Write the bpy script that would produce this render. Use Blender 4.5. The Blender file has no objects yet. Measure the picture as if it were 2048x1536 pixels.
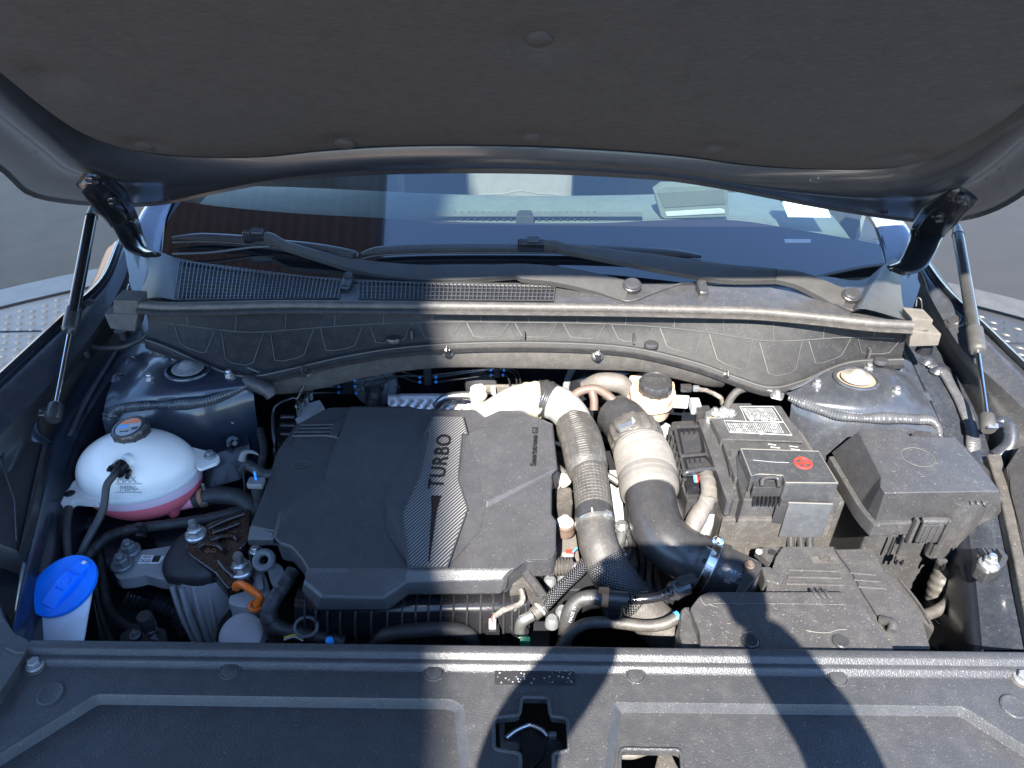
import bpy, bmesh, math, random
from mathutils import Vector as V, Matrix as M
R = math.radians
random.seed(7)
sc = bpy.context.scene
COL = sc.collection
# ---------------------------------------------------------------- camera
FPX, TILT, ROLL, CZ = 1480.0, R(34.5), R(0.66), 1.70
CAM = V((0, 0, CZ))
FW = V((0, math.cos(TILT), -math.sin(TILT)))
U0 = V((0, math.sin(TILT), math.cos(TILT)))
X0 = V((1, 0, 0))
RT = X0*math.cos(ROLL) + U0*math.sin(ROLL)
UP = U0*math.cos(ROLL) - X0*math.sin(ROLL)
cd = bpy.data.cameras.new('camera')
cam = bpy.data.objects.new('camera', cd); COL.objects.link(cam)
cd.sensor_width = 36; cd.lens = 36*FPX/2048; cd.clip_start = 0.02; cd.clip_end = 500
cam.matrix_world = M(((RT.x, UP.x, -FW.x, 0), (RT.y, UP.y, -FW.y, 0), (RT.z, UP.z, -FW.z, CZ), (0, 0, 0, 1)))
sc.camera = cam
def ray(u, v): return RT*((u-1024)/FPX) + UP*((768-v)/FPX) + FW
def P(u, v, z):                     # point at height z seen along a sight line
    d = ray(u, v); return CAM + d*((z-CZ)/d.z)
def PP(u, v, p0, n):                # point on a plane
    d = ray(u, v); return CAM + d*((V(p0)-CAM).dot(n)/d.dot(n))
def PY(u, v, y): d = ray(u, v); return CAM + d*(y/d.y)
def pxs(p): return (V(p)-CAM).dot(FW)/FPX      # metres per picture unit at p
# ---------------------------------------------------------------- sun, sky, exposure
SUN = -ray(1258, 1102).normalized()            # towards the sun, behind the photographer
elev = math.asin(SUN.z); azim = math.atan2(SUN.x, SUN.y)
w = bpy.data.worlds.new('World'); sc.world = w; w.use_nodes = True
nt = w.node_tree; nt.nodes.clear()
sky = nt.nodes.new('ShaderNodeTexSky'); sky.sky_type = 'NISHITA'; sky.sun_disc = False
sky.sun_elevation = elev; sky.sun_rotation = azim; sky.air_density = 1.0; sky.dust_density = 0.05; sky.ozone_density = 6.0
bg = nt.nodes.new('ShaderNodeBackground'); bg.inputs[1].default_value = 0.122
wo = nt.nodes.new('ShaderNodeOutputWorld')
nt.links.new(sky.outputs[0], bg.inputs[0]); nt.links.new(bg.outputs[0], wo.inputs[0])
sd = bpy.data.lights.new('sun', 'SUN'); sd.energy = 5.0; sd.angle = R(0.53); sd.color = (1, 0.94, 0.85)
so = bpy.data.objects.new('sun', sd); COL.objects.link(so)
so.rotation_euler = SUN.to_track_quat('Z', 'Y').to_euler(); so.location = SUN*8
sc.view_settings.view_transform = 'Standard'; sc.view_settings.look = 'None'
sc.view_settings.exposure = 2.38; sc.view_settings.gamma = 1
# ---------------------------------------------------------------- materials
def mat(name, col, rough=.5, metal=0., dust=0., dustcol=(.42, .38, .33), speck=0., bump=0., bscale=900., coat=0., spec=.5,
        var=.10, dscale=12., fibre=None, emis=None):
    m = bpy.data.materials.new(name); m.use_nodes = True
    n = m.node_tree.nodes; L = m.node_tree.links; b = n['Principled BSDF']
    b.inputs['Roughness'].default_value = rough; b.inputs['Metallic'].default_value = metal
    b.inputs['Specular IOR Level'].default_value = spec
    if coat: b.inputs['Coat Weight'].default_value = coat; b.inputs['Coat Roughness'].default_value = .08
    tc = n.new('ShaderNodeTexCoord')
    def noise(scale, detail=3., rgh=.6, sx=None):
        t = n.new('ShaderNodeTexNoise'); t.inputs['Scale'].default_value = scale
        t.inputs['Detail'].default_value = detail; t.inputs['Roughness'].default_value = rgh
        if sx:
            mp = n.new('ShaderNodeMapping'); mp.inputs['Scale'].default_value = sx
            L.new(tc.outputs['Object'], mp.inputs[0]); L.new(mp.outputs[0], t.inputs['Vector'])
        else: L.new(tc.outputs['Object'], t.inputs['Vector'])
        return t.outputs['Fac']
    def ramp(src, a, bb, c0=0., c1=1.):
        r = n.new('ShaderNodeMapRange'); r.inputs['From Min'].default_value = a; r.inputs['From Max'].default_value = bb
        r.inputs['To Min'].default_value = c0; r.inputs['To Max'].default_value = c1
        L.new(src, r.inputs['Value']); return r.outputs[0]
    def mix(fac, a, bcol):
        x = n.new('ShaderNodeMix'); x.data_type = 'RGBA'
        if isinstance(fac, float): x.inputs[0].default_value = fac
        else: L.new(fac, x.inputs[0])
        for i, c in ((6, a), (7, bcol)):
            if isinstance(c, tuple): x.inputs[i].default_value = (*c[:3], 1)
            else: L.new(c, x.inputs[i])
        return x.outputs[2]
    c = (*col, 1)
    lo = tuple(k*(1-var) for k in col); hi = tuple(min(1, k*(1+var)) for k in col)
    out = mix(ramp(noise(dscale*2.3), .3, .7), lo, hi)
    if fibre: out = mix(ramp(noise(1., 4., .7, fibre), .35, .68), out, tuple(min(1, k*1.45+.006) for k in col))
    if dust:
        f = ramp(noise(dscale*4.2, 9., .78), .46, .84, dust*.10, dust*.60)
        out = mix(f, out, dustcol)
        rr = ramp(f, 0, 1, rough, .8); L.new(rr, b.inputs['Roughness'])
    if speck:
        f = ramp(noise(430., 2., .5), .66, .74, 0., speck)
        out = mix(f, out, tuple(min(1, k*.9+.28) for k in dustcol))
        f2 = ramp(noise(75., 5., .75), .71, .79, 0., speck*.4)
        out = mix(f2, out, dustcol)
    L.new(out, b.inputs['Base Color'])
    if bump:
        bp = n.new('ShaderNodeBump'); bp.inputs['Strength'].default_value = bump; bp.inputs['Distance'].default_value = .0012
        L.new(noise(bscale, 2., .5) if not fibre else noise(1., 4., .7, fibre), bp.inputs['Height']); L.new(bp.outputs[0], b.inputs['Normal'])
    return m
DUSTY = (.43, .395, .355)
MT = {}
MT['edgeline'] = mat('painted_highlight_line', (.058, .057, .054), .5)  # paler colour stands in for light caught on the raised lines
MT['wiper'] = mat('wiper_arm_black', (.040, .039, .038), .52, dust=.08, dustcol=DUSTY, spec=.3)
MT['paintr'] = mat('dusty_sunlit_paint', (.024, .027, .034), .32, dust=.22, dustcol=(.30, .29, .28), speck=.14, coat=.35, dscale=15)  # paler copy of the navy paint: dust plus sunlight put into the colour
MT['wallp'] = mat('moulded_wall_plastic', (.010, .010, .011), .55, dust=.10, dustcol=DUSTY, spec=.22, speck=.08, bump=.4, bscale=700)
MT['plastic'] = mat('black_grained_plastic', (.034, .034, .036), .36, dust=.20, dustcol=DUSTY, speck=.22, bump=.55, bscale=620)
MT['panel'] = mat('radiator_cover_plastic', (.032, .033, .036), .36, dust=.12, dustcol=DUSTY, speck=.11, bump=.6, bscale=560)
MT['cover'] = mat('engine_cover_plastic', (.037, .037, .040), .36, dust=.09, dustcol=DUSTY, speck=.14, bump=.5, bscale=700)
MT['dusty'] = mat('dusty_black_plastic', (.042, .039, .036), .5, dust=.35, dustcol=DUSTY, speck=.25, bump=.4, bscale=500, dscale=14)
MT['smooth'] = mat('smooth_black_plastic', (.024, .024, .026), .28, dust=.10, dustcol=DUSTY, speck=.1, bump=.15)
MT['gloss'] = mat('gloss_black_plastic', (.012, .012, .014), .16, speck=.05)
MT['dark'] = mat('dark_recess', (.010, .010, .012), .6)
MT['rubber'] = mat('black_rubber', (.020, .020, .021), .55, dust=.14, dustcol=DUSTY, speck=.1, bump=.2)
MT['rubberd'] = mat('dusty_rubber', (.034, .032, .030), .5, dust=.32, dustcol=DUSTY, speck=.2, bump=.35)
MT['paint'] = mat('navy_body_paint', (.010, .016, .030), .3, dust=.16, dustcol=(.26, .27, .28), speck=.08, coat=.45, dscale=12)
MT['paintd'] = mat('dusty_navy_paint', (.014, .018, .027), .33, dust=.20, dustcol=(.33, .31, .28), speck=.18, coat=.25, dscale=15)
MT['edp'] = mat('dark_primer_paint', (.010, .013, .020), .35, dust=.06, dustcol=(.3, .3, .3), speck=.04, coat=.2)
MT['bonnet'] = mat('bonnet_underside_paint', (.016, .018, .022), .34, dust=.05, dustcol=(.3, .3, .3), speck=.02, coat=.3)
MT['felt'] = mat('insulation_felt', (.040, .037, .036), .9, speck=.03, bump=.35, fibre=(70, 900, 900), spec=.15, dust=.1, dustcol=(.2, .19, .18))
MT['pad'] = mat('bulkhead_felt', (.042, .039, .036), .9, speck=.10, bump=.8, bscale=900, spec=.15, dust=.22, dustcol=DUSTY)
MT['alu'] = mat('cast_aluminium', (.40, .40, .40), .5, metal=.25, dust=.25, dustcol=(.3, .3, .3), speck=.2, bump=.5, bscale=700)
MT['steel'] = mat('zinc_steel', (.55, .55, .54), .32, metal=.9, dust=.2, dustcol=(.45, .4, .33), dscale=60)
MT['chrome'] = mat('bright_steel', (.7, .7, .7), .15, metal=1.)
MT['shield'] = mat('heat_shield_foil', (.66, .66, .67), .36, metal=.8, dust=.2, dustcol=(.5, .48, .44), speck=.1)
MT['whitehot'] = mat('pale_cast_pipe', (.30, .30, .295), .5, metal=.15, dust=.8, dustcol=(.17, .17, .17), speck=.3, bump=.3)
MT['white'] = mat('white_plastic', (.72, .72, .68), .4, dust=.1)
MT['cream'] = mat('cream_translucent_plastic', (.42, .33, .25), .35, dust=1.0, dustcol=(.18, .095, .05), dscale=14)
MT['washer'] = mat('washer_neck_plastic', (.62, .66, .72), .4)
MT['blue'] = mat('blue_cap_plastic', (.002, .20, .88), .38, var=.06)
MT['bluedot'] = mat('blue_mark', (.05, .34, .85), .4)
MT['orange'] = mat('orange_plastic', (.86, .16, .012), .35, var=.05)
MT['red'] = mat('red_print', (.62, .03, .02), .4)
MT['yellow'] = mat('yellow_wire', (.7, .5, .04), .4)
MT['green'] = mat('green_clip', (.02, .25, .12), .4)
MT['print'] = mat('white_print', (.36, .375, .375), .5)
MT['paper'] = mat('white_paper', (.82, .82, .80), .7)
MT['printgrey'] = mat('grey_print', (.30, .31, .33), .5)
MT['rust'] = mat('rusty_black_steel', (.010, .010, .011), .16, dust=.95, dustcol=(.13, .045, .016), dscale=22, coat=.5, bump=.4, bscale=300)
MT['rustclip'] = mat('rusted_clip', (.32, .13, .05), .6, dust=.6, dustcol=(.4, .35, .3), dscale=50)
MT['tape'] = mat('cloth_tape', (.022, .022, .024), .5, dust=.15, dustcol=DUSTY, bump=.5, bscale=180)
MT['taped'] = mat('dusty_cloth_tape', (.085, .076, .068), .65, dust=.35, dustcol=DUSTY, bump=.6, bscale=160)
MT['foamd'] = mat('shade_toned_foam', (.045, .043, .041), .85, bump=.4, bscale=500, dust=.3, dustcol=DUSTY)  # darker foam copy, shade of the left end put into its colour
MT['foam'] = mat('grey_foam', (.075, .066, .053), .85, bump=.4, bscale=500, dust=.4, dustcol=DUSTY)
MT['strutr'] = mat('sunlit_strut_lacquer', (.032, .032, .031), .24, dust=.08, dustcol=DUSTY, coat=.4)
MT['collar'] = mat('sun_toned_collar_rubber', (.034, .033, .032), .5, dust=.15, dustcol=DUSTY, bump=.3)
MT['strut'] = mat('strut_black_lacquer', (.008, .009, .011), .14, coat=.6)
MT['beige'] = mat('beige_cap', (.55, .49, .42), .5)
MT['sealer'] = mat('body_sealer', (.030, .035, .045), .33, dust=.3, dustcol=(.4, .4, .4), speck=.12, coat=.2)
MT['sealerd'] = mat('dusty_body_sealer', (.042, .044, .049), .33, dust=.25, dustcol=(.45, .44, .42), speck=.2)
MT['seat'] = mat('grey_upholstery', (.085, .088, .08), .6)
MT['dash'] = mat('dashboard_trim', (.105, .115, .105), .6, bump=.3)
MT['trim'] = mat('black_window_trim', (.012, .013, .016), .3)
MT['pillar'] = mat('body_colour_pillar', (.16, .19, .25), .25, coat=.6)
MT['mud'] = mat('ceramic_coated_cap', (.085, .092, .10), .6, dust=.5, dustcol=(.4, .38, .35), speck=.2, dscale=30)
MT['sand'] = mat('dusty_steel_recess', (.22, .165, .115), .8)
MT['mudd'] = mat('dusty_cap', (.15, .142, .125), .7, dust=.5, dustcol=(.32, .29, .24), speck=.2, dscale=30)
MT['clear'] = mat('smoked_clear_cover', (.026, .029, .034), .14, dust=.22, dustcol=(.42, .39, .33), dscale=16, speck=.12, coat=.6)
MT['label'] = mat('label_dark', (.022, .022, .024), .35, speck=.1)
MT['skin'] = mat('skin', (.5, .3, .22), .5); MT['cloth'] = mat('jacket_cloth', (.04, .045, .06), .9, bump=.3); MT['jean'] = mat('trouser_cloth', (.03, .04, .07), .9)
MT['hair'] = mat('dark_hair', (.02, .015, .01), .5)
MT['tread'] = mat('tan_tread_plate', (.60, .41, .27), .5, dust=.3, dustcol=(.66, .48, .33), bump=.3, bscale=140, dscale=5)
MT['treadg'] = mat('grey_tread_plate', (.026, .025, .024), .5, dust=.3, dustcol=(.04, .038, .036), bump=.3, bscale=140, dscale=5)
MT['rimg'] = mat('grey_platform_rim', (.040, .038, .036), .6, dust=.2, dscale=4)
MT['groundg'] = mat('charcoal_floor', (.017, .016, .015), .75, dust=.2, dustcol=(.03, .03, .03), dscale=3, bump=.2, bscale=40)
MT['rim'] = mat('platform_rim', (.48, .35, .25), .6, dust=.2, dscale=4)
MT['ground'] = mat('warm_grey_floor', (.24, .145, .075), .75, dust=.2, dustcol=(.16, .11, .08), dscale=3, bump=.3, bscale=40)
MT['roofing'] = mat('corrugated_sheet', (.075, .068, .070), .5, metal=.2, dust=.2, dscale=2)
MT['soffit'] = mat('dark_soffit_board', (.05, .05, .055), .7)

MT['steelblk'] = mat('black_brake_pipe', (.05, .05, .052), .22, metal=.6)
MT['wrap'] = mat('yellowed_heat_wrap', (.42, .37, .25), .7, dust=.6, dustcol=(.62, .56, .44), dscale=60, bump=.5)
MT['brownrub'] = mat('brown_dusty_rubber', (.085, .058, .045), .6, dust=.5, dustcol=(.22, .15, .11), speck=.15)
MT['bellows'] = mat('dusty_grey_bellows', (.105, .098, .090), .65, dust=.4, dustcol=(.30, .27, .235), speck=.2)
MT['clear2'] = mat('dark_clear_flap', (.05, .055, .062), .12, dust=.25, dustcol=(.4, .37, .32), dscale=20, speck=.08, coat=.6)
MT['dustedge'] = mat('pale_worn_edge', (.115, .11, .098), .6)
MT['fusetop'] = mat('fuse_box_lid', (.034, .034, .037), .36, dust=.12, dustcol=DUSTY, speck=.16, bump=.35, bscale=700)
MT['lidp'] = mat('filter_box_plastic', (.036, .035, .036), .38, dust=.18, dustcol=DUSTY, speck=.22, bump=.5, bscale=600)
def nodes_mat(name):
    m = bpy.data.materials.new(name); m.use_nodes = True; m.node_tree.nodes.clear()
    return m, m.node_tree.nodes, m.node_tree.links
def glass_mat(name, tint, ior=1.5, rough=.0):
    m, n, L = nodes_mat(name)
    fr = n.new('ShaderNodeFresnel'); fr.inputs[0].default_value = ior
    tr = n.new('ShaderNodeBsdfTransparent'); tr.inputs[0].default_value = (*tint, 1)
    gl = n.new('ShaderNodeBsdfGlossy'); gl.inputs['Roughness'].default_value = rough; gl.inputs[0].default_value = (1, 1, 1, 1)
    mx = n.new('ShaderNodeMixShader'); o = n.new('ShaderNodeOutputMaterial')
    L.new(fr.outputs[0], mx.inputs[0]); L.new(tr.outputs[0], mx.inputs[1]); L.new(gl.outputs[0], mx.inputs[2]); L.new(mx.outputs[0], o.inputs[0])
    return m
MT['glass'] = glass_mat('windscreen_glass', (.74, .87, .86), 1.95)
MT['frit'] = mat('black_glass_frit', (.008, .008, .010), .02, spec=1.0, var=0, coat=1.)
def milky(name, col, clear, trans=.5):
    m, n, L = nodes_mat(name)
    d = n.new('ShaderNodeBsdfDiffuse'); d.inputs[0].default_value = (*col, 1)
    t = n.new('ShaderNodeBsdfTranslucent'); t.inputs[0].default_value = (*col, 1)
    tp = n.new('ShaderNodeBsdfTransparent'); g = n.new('ShaderNodeBsdfGlossy'); g.inputs['Roughness'].default_value = .22
    fr = n.new('ShaderNodeFresnel'); fr.inputs[0].default_value = 1.45
    tc = n.new('ShaderNodeTexCoord'); no = n.new('ShaderNodeTexNoise'); no.inputs['Scale'].default_value = 60; no.inputs['Detail'].default_value = 5
    L.new(tc.outputs['Object'], no.inputs['Vector'])
    mr = n.new('ShaderNodeMapRange'); mr.inputs['To Min'].default_value = clear*.6; mr.inputs['To Max'].default_value = min(1, clear*1.4)
    L.new(no.outputs['Fac'], mr.inputs['Value'])
    m1 = n.new('ShaderNodeMixShader'); m1.inputs[0].default_value = trans
    m2 = n.new('ShaderNodeMixShader'); m3 = n.new('ShaderNodeMixShader')
    o = n.new('ShaderNodeOutputMaterial')
    L.new(d.outputs[0], m1.inputs[1]); L.new(t.outputs[0], m1.inputs[2])
    L.new(mr.outputs[0], m2.inputs[0]); L.new(m1.outputs[0], m2.inputs[1]); L.new(tp.outputs[0], m2.inputs[2])
    L.new(fr.outputs[0], m3.inputs[0]); L.new(m2.outputs[0], m3.inputs[1]); L.new(g.outputs[0], m3.inputs[2]); L.new(m3.outputs[0], o.inputs[0])
    return m
MT['milk'] = milky('milky_tank_plastic', (.80, .765, .72), .04, .12)
MT['milkclear'] = milky('thin_milky_plastic', (.90, .84, .88), .84, .5)
MT['milkpink'] = milky('pink_tinged_milky_plastic', (.93, .70, .76), .05, .2)
MT['coolant'] = mat('pink_coolant', (1.0, .19, .22), .3, var=.03)
MT['pinkneck'] = mat('pink_tinted_plastic', (.85, .30, .38), .3, var=.05)
def pattern(name, base, hi, scale, rough, two=False, rot=R(45), bump=.6, coords='Object', dust=0.):
    m = bpy.data.materials.new(name); m.use_nodes = True; n = m.node_tree.nodes; L = m.node_tree.links; b = n['Principled BSDF']
    tc = n.new('ShaderNodeTexCoord'); b.inputs['Roughness'].default_value = rough
    outs = []
    for k in ((1, -1) if two else (1,)):
        mp = n.new('ShaderNodeMapping'); mp.inputs['Rotation'].default_value = (0, 0, rot*k); L.new(tc.outputs[coords], mp.inputs[0])
        wv = n.new('ShaderNodeTexWave'); wv.inputs['Scale'].default_value = scale; wv.wave_profile = 'SIN'; L.new(mp.outputs[0], wv.inputs[0]); outs.append(wv.outputs['Fac'])
    f = outs[0]
    if two:
        mm = n.new('ShaderNodeMath'); mm.operation = 'MULTIPLY'; L.new(outs[0], mm.inputs[0]); L.new(outs[1], mm.inputs[1]); f = mm.outputs[0]
    rp = n.new('ShaderNodeMapRange'); rp.inputs['From Min'].default_value = .25; rp.inputs['From Max'].default_value = .7; L.new(f, rp.inputs['Value'])
    x = n.new('ShaderNodeMix'); x.data_type = 'RGBA'; L.new(rp.outputs[0], x.inputs[0]); x.inputs[6].default_value = (*base, 1); x.inputs[7].default_value = (*hi, 1)
    L.new(x.outputs[2], b.inputs['Base Color'])
    bp = n.new('ShaderNodeBump'); bp.inputs['Strength'].default_value = bump; bp.inputs['Distance'].default_value = .0015; L.new(f, bp.inputs['Height']); L.new(bp.outputs[0], b.inputs['Normal'])
    return m
MT['carbon'] = pattern('carbon_weave', (.010, .010, .011), (.19, .185, .18), 75, .36, rot=R(38))
MT['braid'] = pattern('woven_sleeve', (.006, .006, .007), (.15, .15, .16), 95, .45, two=True, coords='UV', bump=1.)
# ---------------------------------------------------------------- object helpers
def setp(o, **k):
    for a, b in k.items():
        if b is not None: o[a] = b
def thing(name, label, cat, loc, group=None):
    o = bpy.data.objects.new(name, None); COL.objects.link(o); o.location = V(loc); o.empty_display_size = .02
    setp(o, label=label, category=cat, group=group); return o
def tag(o, label, cat, group=None): setp(o, label=label, category=cat, group=group); return o
def parent(o, p):
    if p is None: return
    q = p; off = V((0, 0, 0))
    while q is not None: off += q.location; q = q.parent
    o.parent = p
    o.location = o.location - off
def finish(bm, name, m, par=None, smooth=38, bevel=0., seg=2, bang=32):
    if bevel:
        es = [e for e in bm.edges if len(e.link_faces) == 2 and e.calc_face_angle(0) > R(bang)]
        try: bmesh.ops.bevel(bm, geom=es, offset=bevel, segments=seg, profile=.5, affect='EDGES', clamp_overlap=True)
        except Exception: pass
    me = bpy.data.meshes.new(name); bm.normal_update(); bm.to_mesh(me); bm.free()
    me.materials.append(MT[m] if isinstance(m, str) else m)
    if smooth:
        for p in me.polygons: p.use_smooth = True
        me.set_sharp_from_angle(angle=R(smooth))
    o = bpy.data.objects.new(name, me); COL.objects.link(o); parent(o, par)
    if bevel and smooth: md = o.modifiers.new('normals', 'WEIGHTED_NORMAL'); md.keep_sharp = True
    return o
def cr(pts, n):                     # Catmull-Rom resample
    pts = [V(p) for p in pts]
    if len(pts) < 3: return [pts[0].lerp(pts[-1], i/(n-1)) for i in range(n)], [i/(n-1)*(len(pts)-1) for i in range(n)]
    Pn = [pts[0]*2-pts[1]] + pts + [pts[-1]*2-pts[-2]]
    out, ts = [], []
    for i in range(n):
        t = i/(n-1)*(len(pts)-1); k = min(int(t), len(pts)-2); f = t-k
        a, b, c, d = Pn[k:k+4]
        out.append(.5*((2*b)+(c-a)*f+(2*a-5*b+4*c-d)*f*f+(3*b-a-3*c+d)*f**3)); ts.append(t)
    return out, ts
def interp(lst, t):
    if not isinstance(lst, (list, tuple)): return lst
    k = min(int(t), len(lst)-2) if len(lst) > 1 else 0
    return lst[k]+(lst[min(k+1, len(lst)-1)]-lst[k])*(t-k)
def add_tube(bm, pts, r, n=14, ns=None, mod=None, flat=1., cap=True, upv=None, smooth=True):
    m = ns or (max(2, len(pts))*7 if len(pts) > 2 else 2)
    if smooth: c, ts = cr(pts, m)
    else: c = [V(p) for p in pts]; ts = list(range(len(c)))
    uvl = bm.loops.layers.uv.verify()
    rings = []; arc = 0.; nrm = None; vs = []
    for i, p in enumerate(c):
        tg = (c[min(i+1, len(c)-1)]-c[max(i-1, 0)]).normalized()
        if nrm is None:
            h = V(upv) if upv else (V((0, 0, 1)) if abs(tg.z) < .9 else V((0, 1, 0)))
            nrm = (h-tg*h.dot(tg)).normalized()
        else:
            nrm = nrm-tg*nrm.dot(tg); nrm.normalize()
        bn = tg.cross(nrm); rr = interp(r, ts[i])
        if i: arc += (p-c[i-1]).length
        ring = []
        for k in range(n):
            a = 2*math.pi*k/n; q = rr+(mod(arc, a, ts[i]) if mod else 0)
            ring.append(bm.verts.new(p+nrm*(math.cos(a)*q*flat)+bn*(math.sin(a)*q)))
        rings.append(ring); vs.append((arc, rr))
    for i in range(len(rings)-1):
        for k in range(n):
            f = bm.faces.new((rings[i][k], rings[i][(k+1) % n], rings[i+1][(k+1) % n], rings[i+1][k]))
            rr = vs[0][1]
            for l, (a, b) in zip(f.loops, ((k, i), (k+1, i), (k+1, i+1), (k, i+1))): l[uvl].uv = (a/n*2*math.pi*rr, vs[b][0])
    if cap: bm.faces.new(rings[0][::-1]); bm.faces.new(rings[-1])
def tube(name, pts, r, m, par=None, **k):
    bm = bmesh.new(); add_tube(bm, pts, r, **k); return finish(bm, name, m, par)
def frame(ax):
    ax = V(ax).normalized(); h = V((1, 0, 0)) if abs(ax.x) < .9 else V((0, 1, 0))
    e = (h-ax*h.dot(ax)).normalized(); return e, ax.cross(e), ax
def add_lathe(bm, prof, c, ax=(0, 0, 1), n=24, sx=1., sy=1., mod=None):
    e, f, a = frame(ax); c = V(c); rings = []
    for r, z in prof:
        if r <= 1e-6: rings.append([bm.verts.new(c+a*z)])
        else: rings.append([bm.verts.new(c+a*z+(e*(math.cos(t)*sx)+f*(math.sin(t)*sy))*(r+(mod(t, z) if mod else 0))) for t in [2*math.pi*k/n for k in range(n)]])
    for A, B in zip(rings, rings[1:]):
        if len(A) == 1 and len(B) == 1: continue
        for k in range(n):
            if len(A) == 1: bm.faces.new((A[0], B[(k+1) % n], B[k])) if False else bm.faces.new((A[0], B[k], B[(k+1) % n]))
            elif len(B) == 1: bm.faces.new((A[k], B[0], A[(k+1) % n])) if False else bm.faces.new((A[k], A[(k+1) % n], B[0]))
            else: bm.faces.new((A[k], A[(k+1) % n], B[(k+1) % n], B[k]))
    if len(rings[0]) > 1: bm.faces.new(rings[0][::-1])
    if len(rings[-1]) > 1: bm.faces.new(rings[-1])
    bmesh.ops.recalc_face_normals(bm, faces=bm.faces)
def lathe(name, prof, c, m, par=None, ax=(0, 0, 1), n=24, **k):
    bm = bmesh.new(); add_lathe(bm, prof, c, ax, n, **k); return finish(bm, name, m, par, smooth=35)
def add_prism(bm, top, h=None, down=(0, 0, -1), grow=0., bot=None):
    top = [V(p) for p in top]; c = sum(top, V())/len(top)
    if bot is None:
        d = V(down)*h; bot = []
        for p in top:
            q = p-c; q.z = 0; bot.append(p+d+(q.normalized()*grow if q.length > 0 else q))
    a = [bm.verts.new(p) for p in top]; b = [bm.verts.new(p) for p in bot]
    fs = [bm.faces.new(a), bm.faces.new(b[::-1])]
    for i in range(len(a)): fs.append(bm.faces.new((a[i], b[i], b[(i+1) % len(a)], a[(i+1) % len(a)])))
    bmesh.ops.recalc_face_normals(bm, faces=fs)
def prism(name, top, h, m, par=None, bevel=.003, **k):
    bm = bmesh.new(); add_prism(bm, top, h, **k); return finish(bm, name, m, par, bevel=bevel)
def pz(pts, z): return [P(u, v, z) for u, v in pts]
def p3(pts): return [P(*q) for q in pts]
def pprism(name, pts, z, h, m, par=None, **k):       # outline at height z, walls straight down
    return prism(name, pz(pts, z), h, m, par, **k)
def add_loft(bm, rows, close=False):
    vs = [[bm.verts.new(V(p)) for p in r] for r in rows]; fs = []
    for A, B in zip(vs, vs[1:]):
        for k in range(len(A)-(0 if close else 1)):
            j = (k+1) % len(A); fs.append(bm.faces.new((A[k], A[j], B[j], B[k])))
    return fs
def loft(name, rows, m, par=None, smooth=50, n=None, thick=0., refine=None):
    if n: rows = [cr(r, n)[0] for r in rows]
    if refine:
        cols = list(zip(*rows)); cols = [cr(c, refine)[0] for c in cols]; rows = list(zip(*cols))
    bm = bmesh.new(); fs = add_loft(bm, rows)
    bmesh.ops.recalc_face_normals(bm, faces=bm.faces)
    up = sum((f.normal.dot(CAM-f.calc_center_median()) for f in bm.faces))
    if up < 0: bmesh.ops.reverse_faces(bm, faces=bm.faces)
    if thick: bmesh.ops.solidify(bm, geom=bm.faces[:], thickness=thick)
    return finish(bm, name, m, par, smooth=smooth)
def add_box(bm, c, ex, ey, ez):     # centre and three half-vectors
    c = V(c); ex, ey, ez = V(ex), V(ey), V(ez)
    v = [bm.verts.new(c+ex*a+ey*b+ez*d) for d in (-1, 1) for a, b in ((-1, -1), (1, -1), (1, 1), (-1, 1))]
    fs = [bm.faces.new([v[i] for i in q]) for q in ((3, 2, 1, 0), (4, 5, 6, 7), (0, 1, 5, 4), (1, 2, 6, 5), (2, 3, 7, 6), (3, 0, 4, 7))]
    bmesh.ops.recalc_face_normals(bm, faces=fs)
def box(name, c, ex, ey, ez, m, par=None, bevel=.002):
    bm = bmesh.new(); add_box(bm, c, ex, ey, ez); return finish(bm, name, m, par, bevel=bevel)
def text(name, s, o, ux, uy, size, m, par=None, ext=.0008, spacing=1.):
    cu = bpy.data.curves.new('t', 'FONT'); cu.body = s; cu.size = size; cu.extrude = ext; cu.align_x = 'CENTER'; cu.align_y = 'CENTER'; cu.space_character = spacing
    ob = bpy.data.objects.new('t', cu); COL.objects.link(ob); bpy.context.view_layer.update()
    me = bpy.data.meshes.new_from_object(ob); bpy.data.objects.remove(ob)
    ux = V(ux).normalized(); uy = V(uy); uy = (uy-ux*uy.dot(ux)).normalized(); uz = ux.cross(uy)
    me.transform(M(((ux.x, uy.x, uz.x, o[0]), (ux.y, uy.y, uz.y, o[1]), (ux.z, uy.z, uz.z, o[2]), (0, 0, 0, 1))))
    me.materials.clear(); me.materials.append(MT[m]); q = bpy.data.objects.new(name, me); COL.objects.link(q); parent(q, par); return q
_bolts = {}
def bolt(c, par, size=.008, ax=(0, 0, 1), m='steel', stud=1.0, name='bolt'):   # washer, hexagon and threaded end; meshes shared
    key = (round(size, 4), m, stud)
    if key not in _bolts:
        bm = bmesh.new(); s = size
        add_lathe(bm, [(0, -.3*s), (1.55*s, -.3*s), (1.55*s, .1*s), (1.4*s, .28*s), (0, .28*s)], (0, 0, 0), n=20)
        add_lathe(bm, [(0, .25*s), (1.05*s, .25*s), (1.05*s, 1.05*s), (.9*s, 1.2*s), (0, 1.2*s)], (0, 0, 0), n=6)
        if stud: add_lathe(bm, [(0, 1.1*s), (.62*s, 1.1*s), (.62*s, (1.2+stud*.8)*s), (.5*s, (1.2+stud)*s), (.5*s, (1.25+stud)*s), (0, (1.3+stud)*s)], (0, 0, 0), n=14)
        o = finish(bm, name, m, None, smooth=30); _bolts[key] = o.data; bpy.data.objects.remove(o)
    o = bpy.data.objects.new(name, _bolts[key]); COL.objects.link(o)
    o.location = V(c); o.rotation_euler = V(ax).to_track_quat('Z', 'Y').to_euler(); parent(o, par); return o
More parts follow.
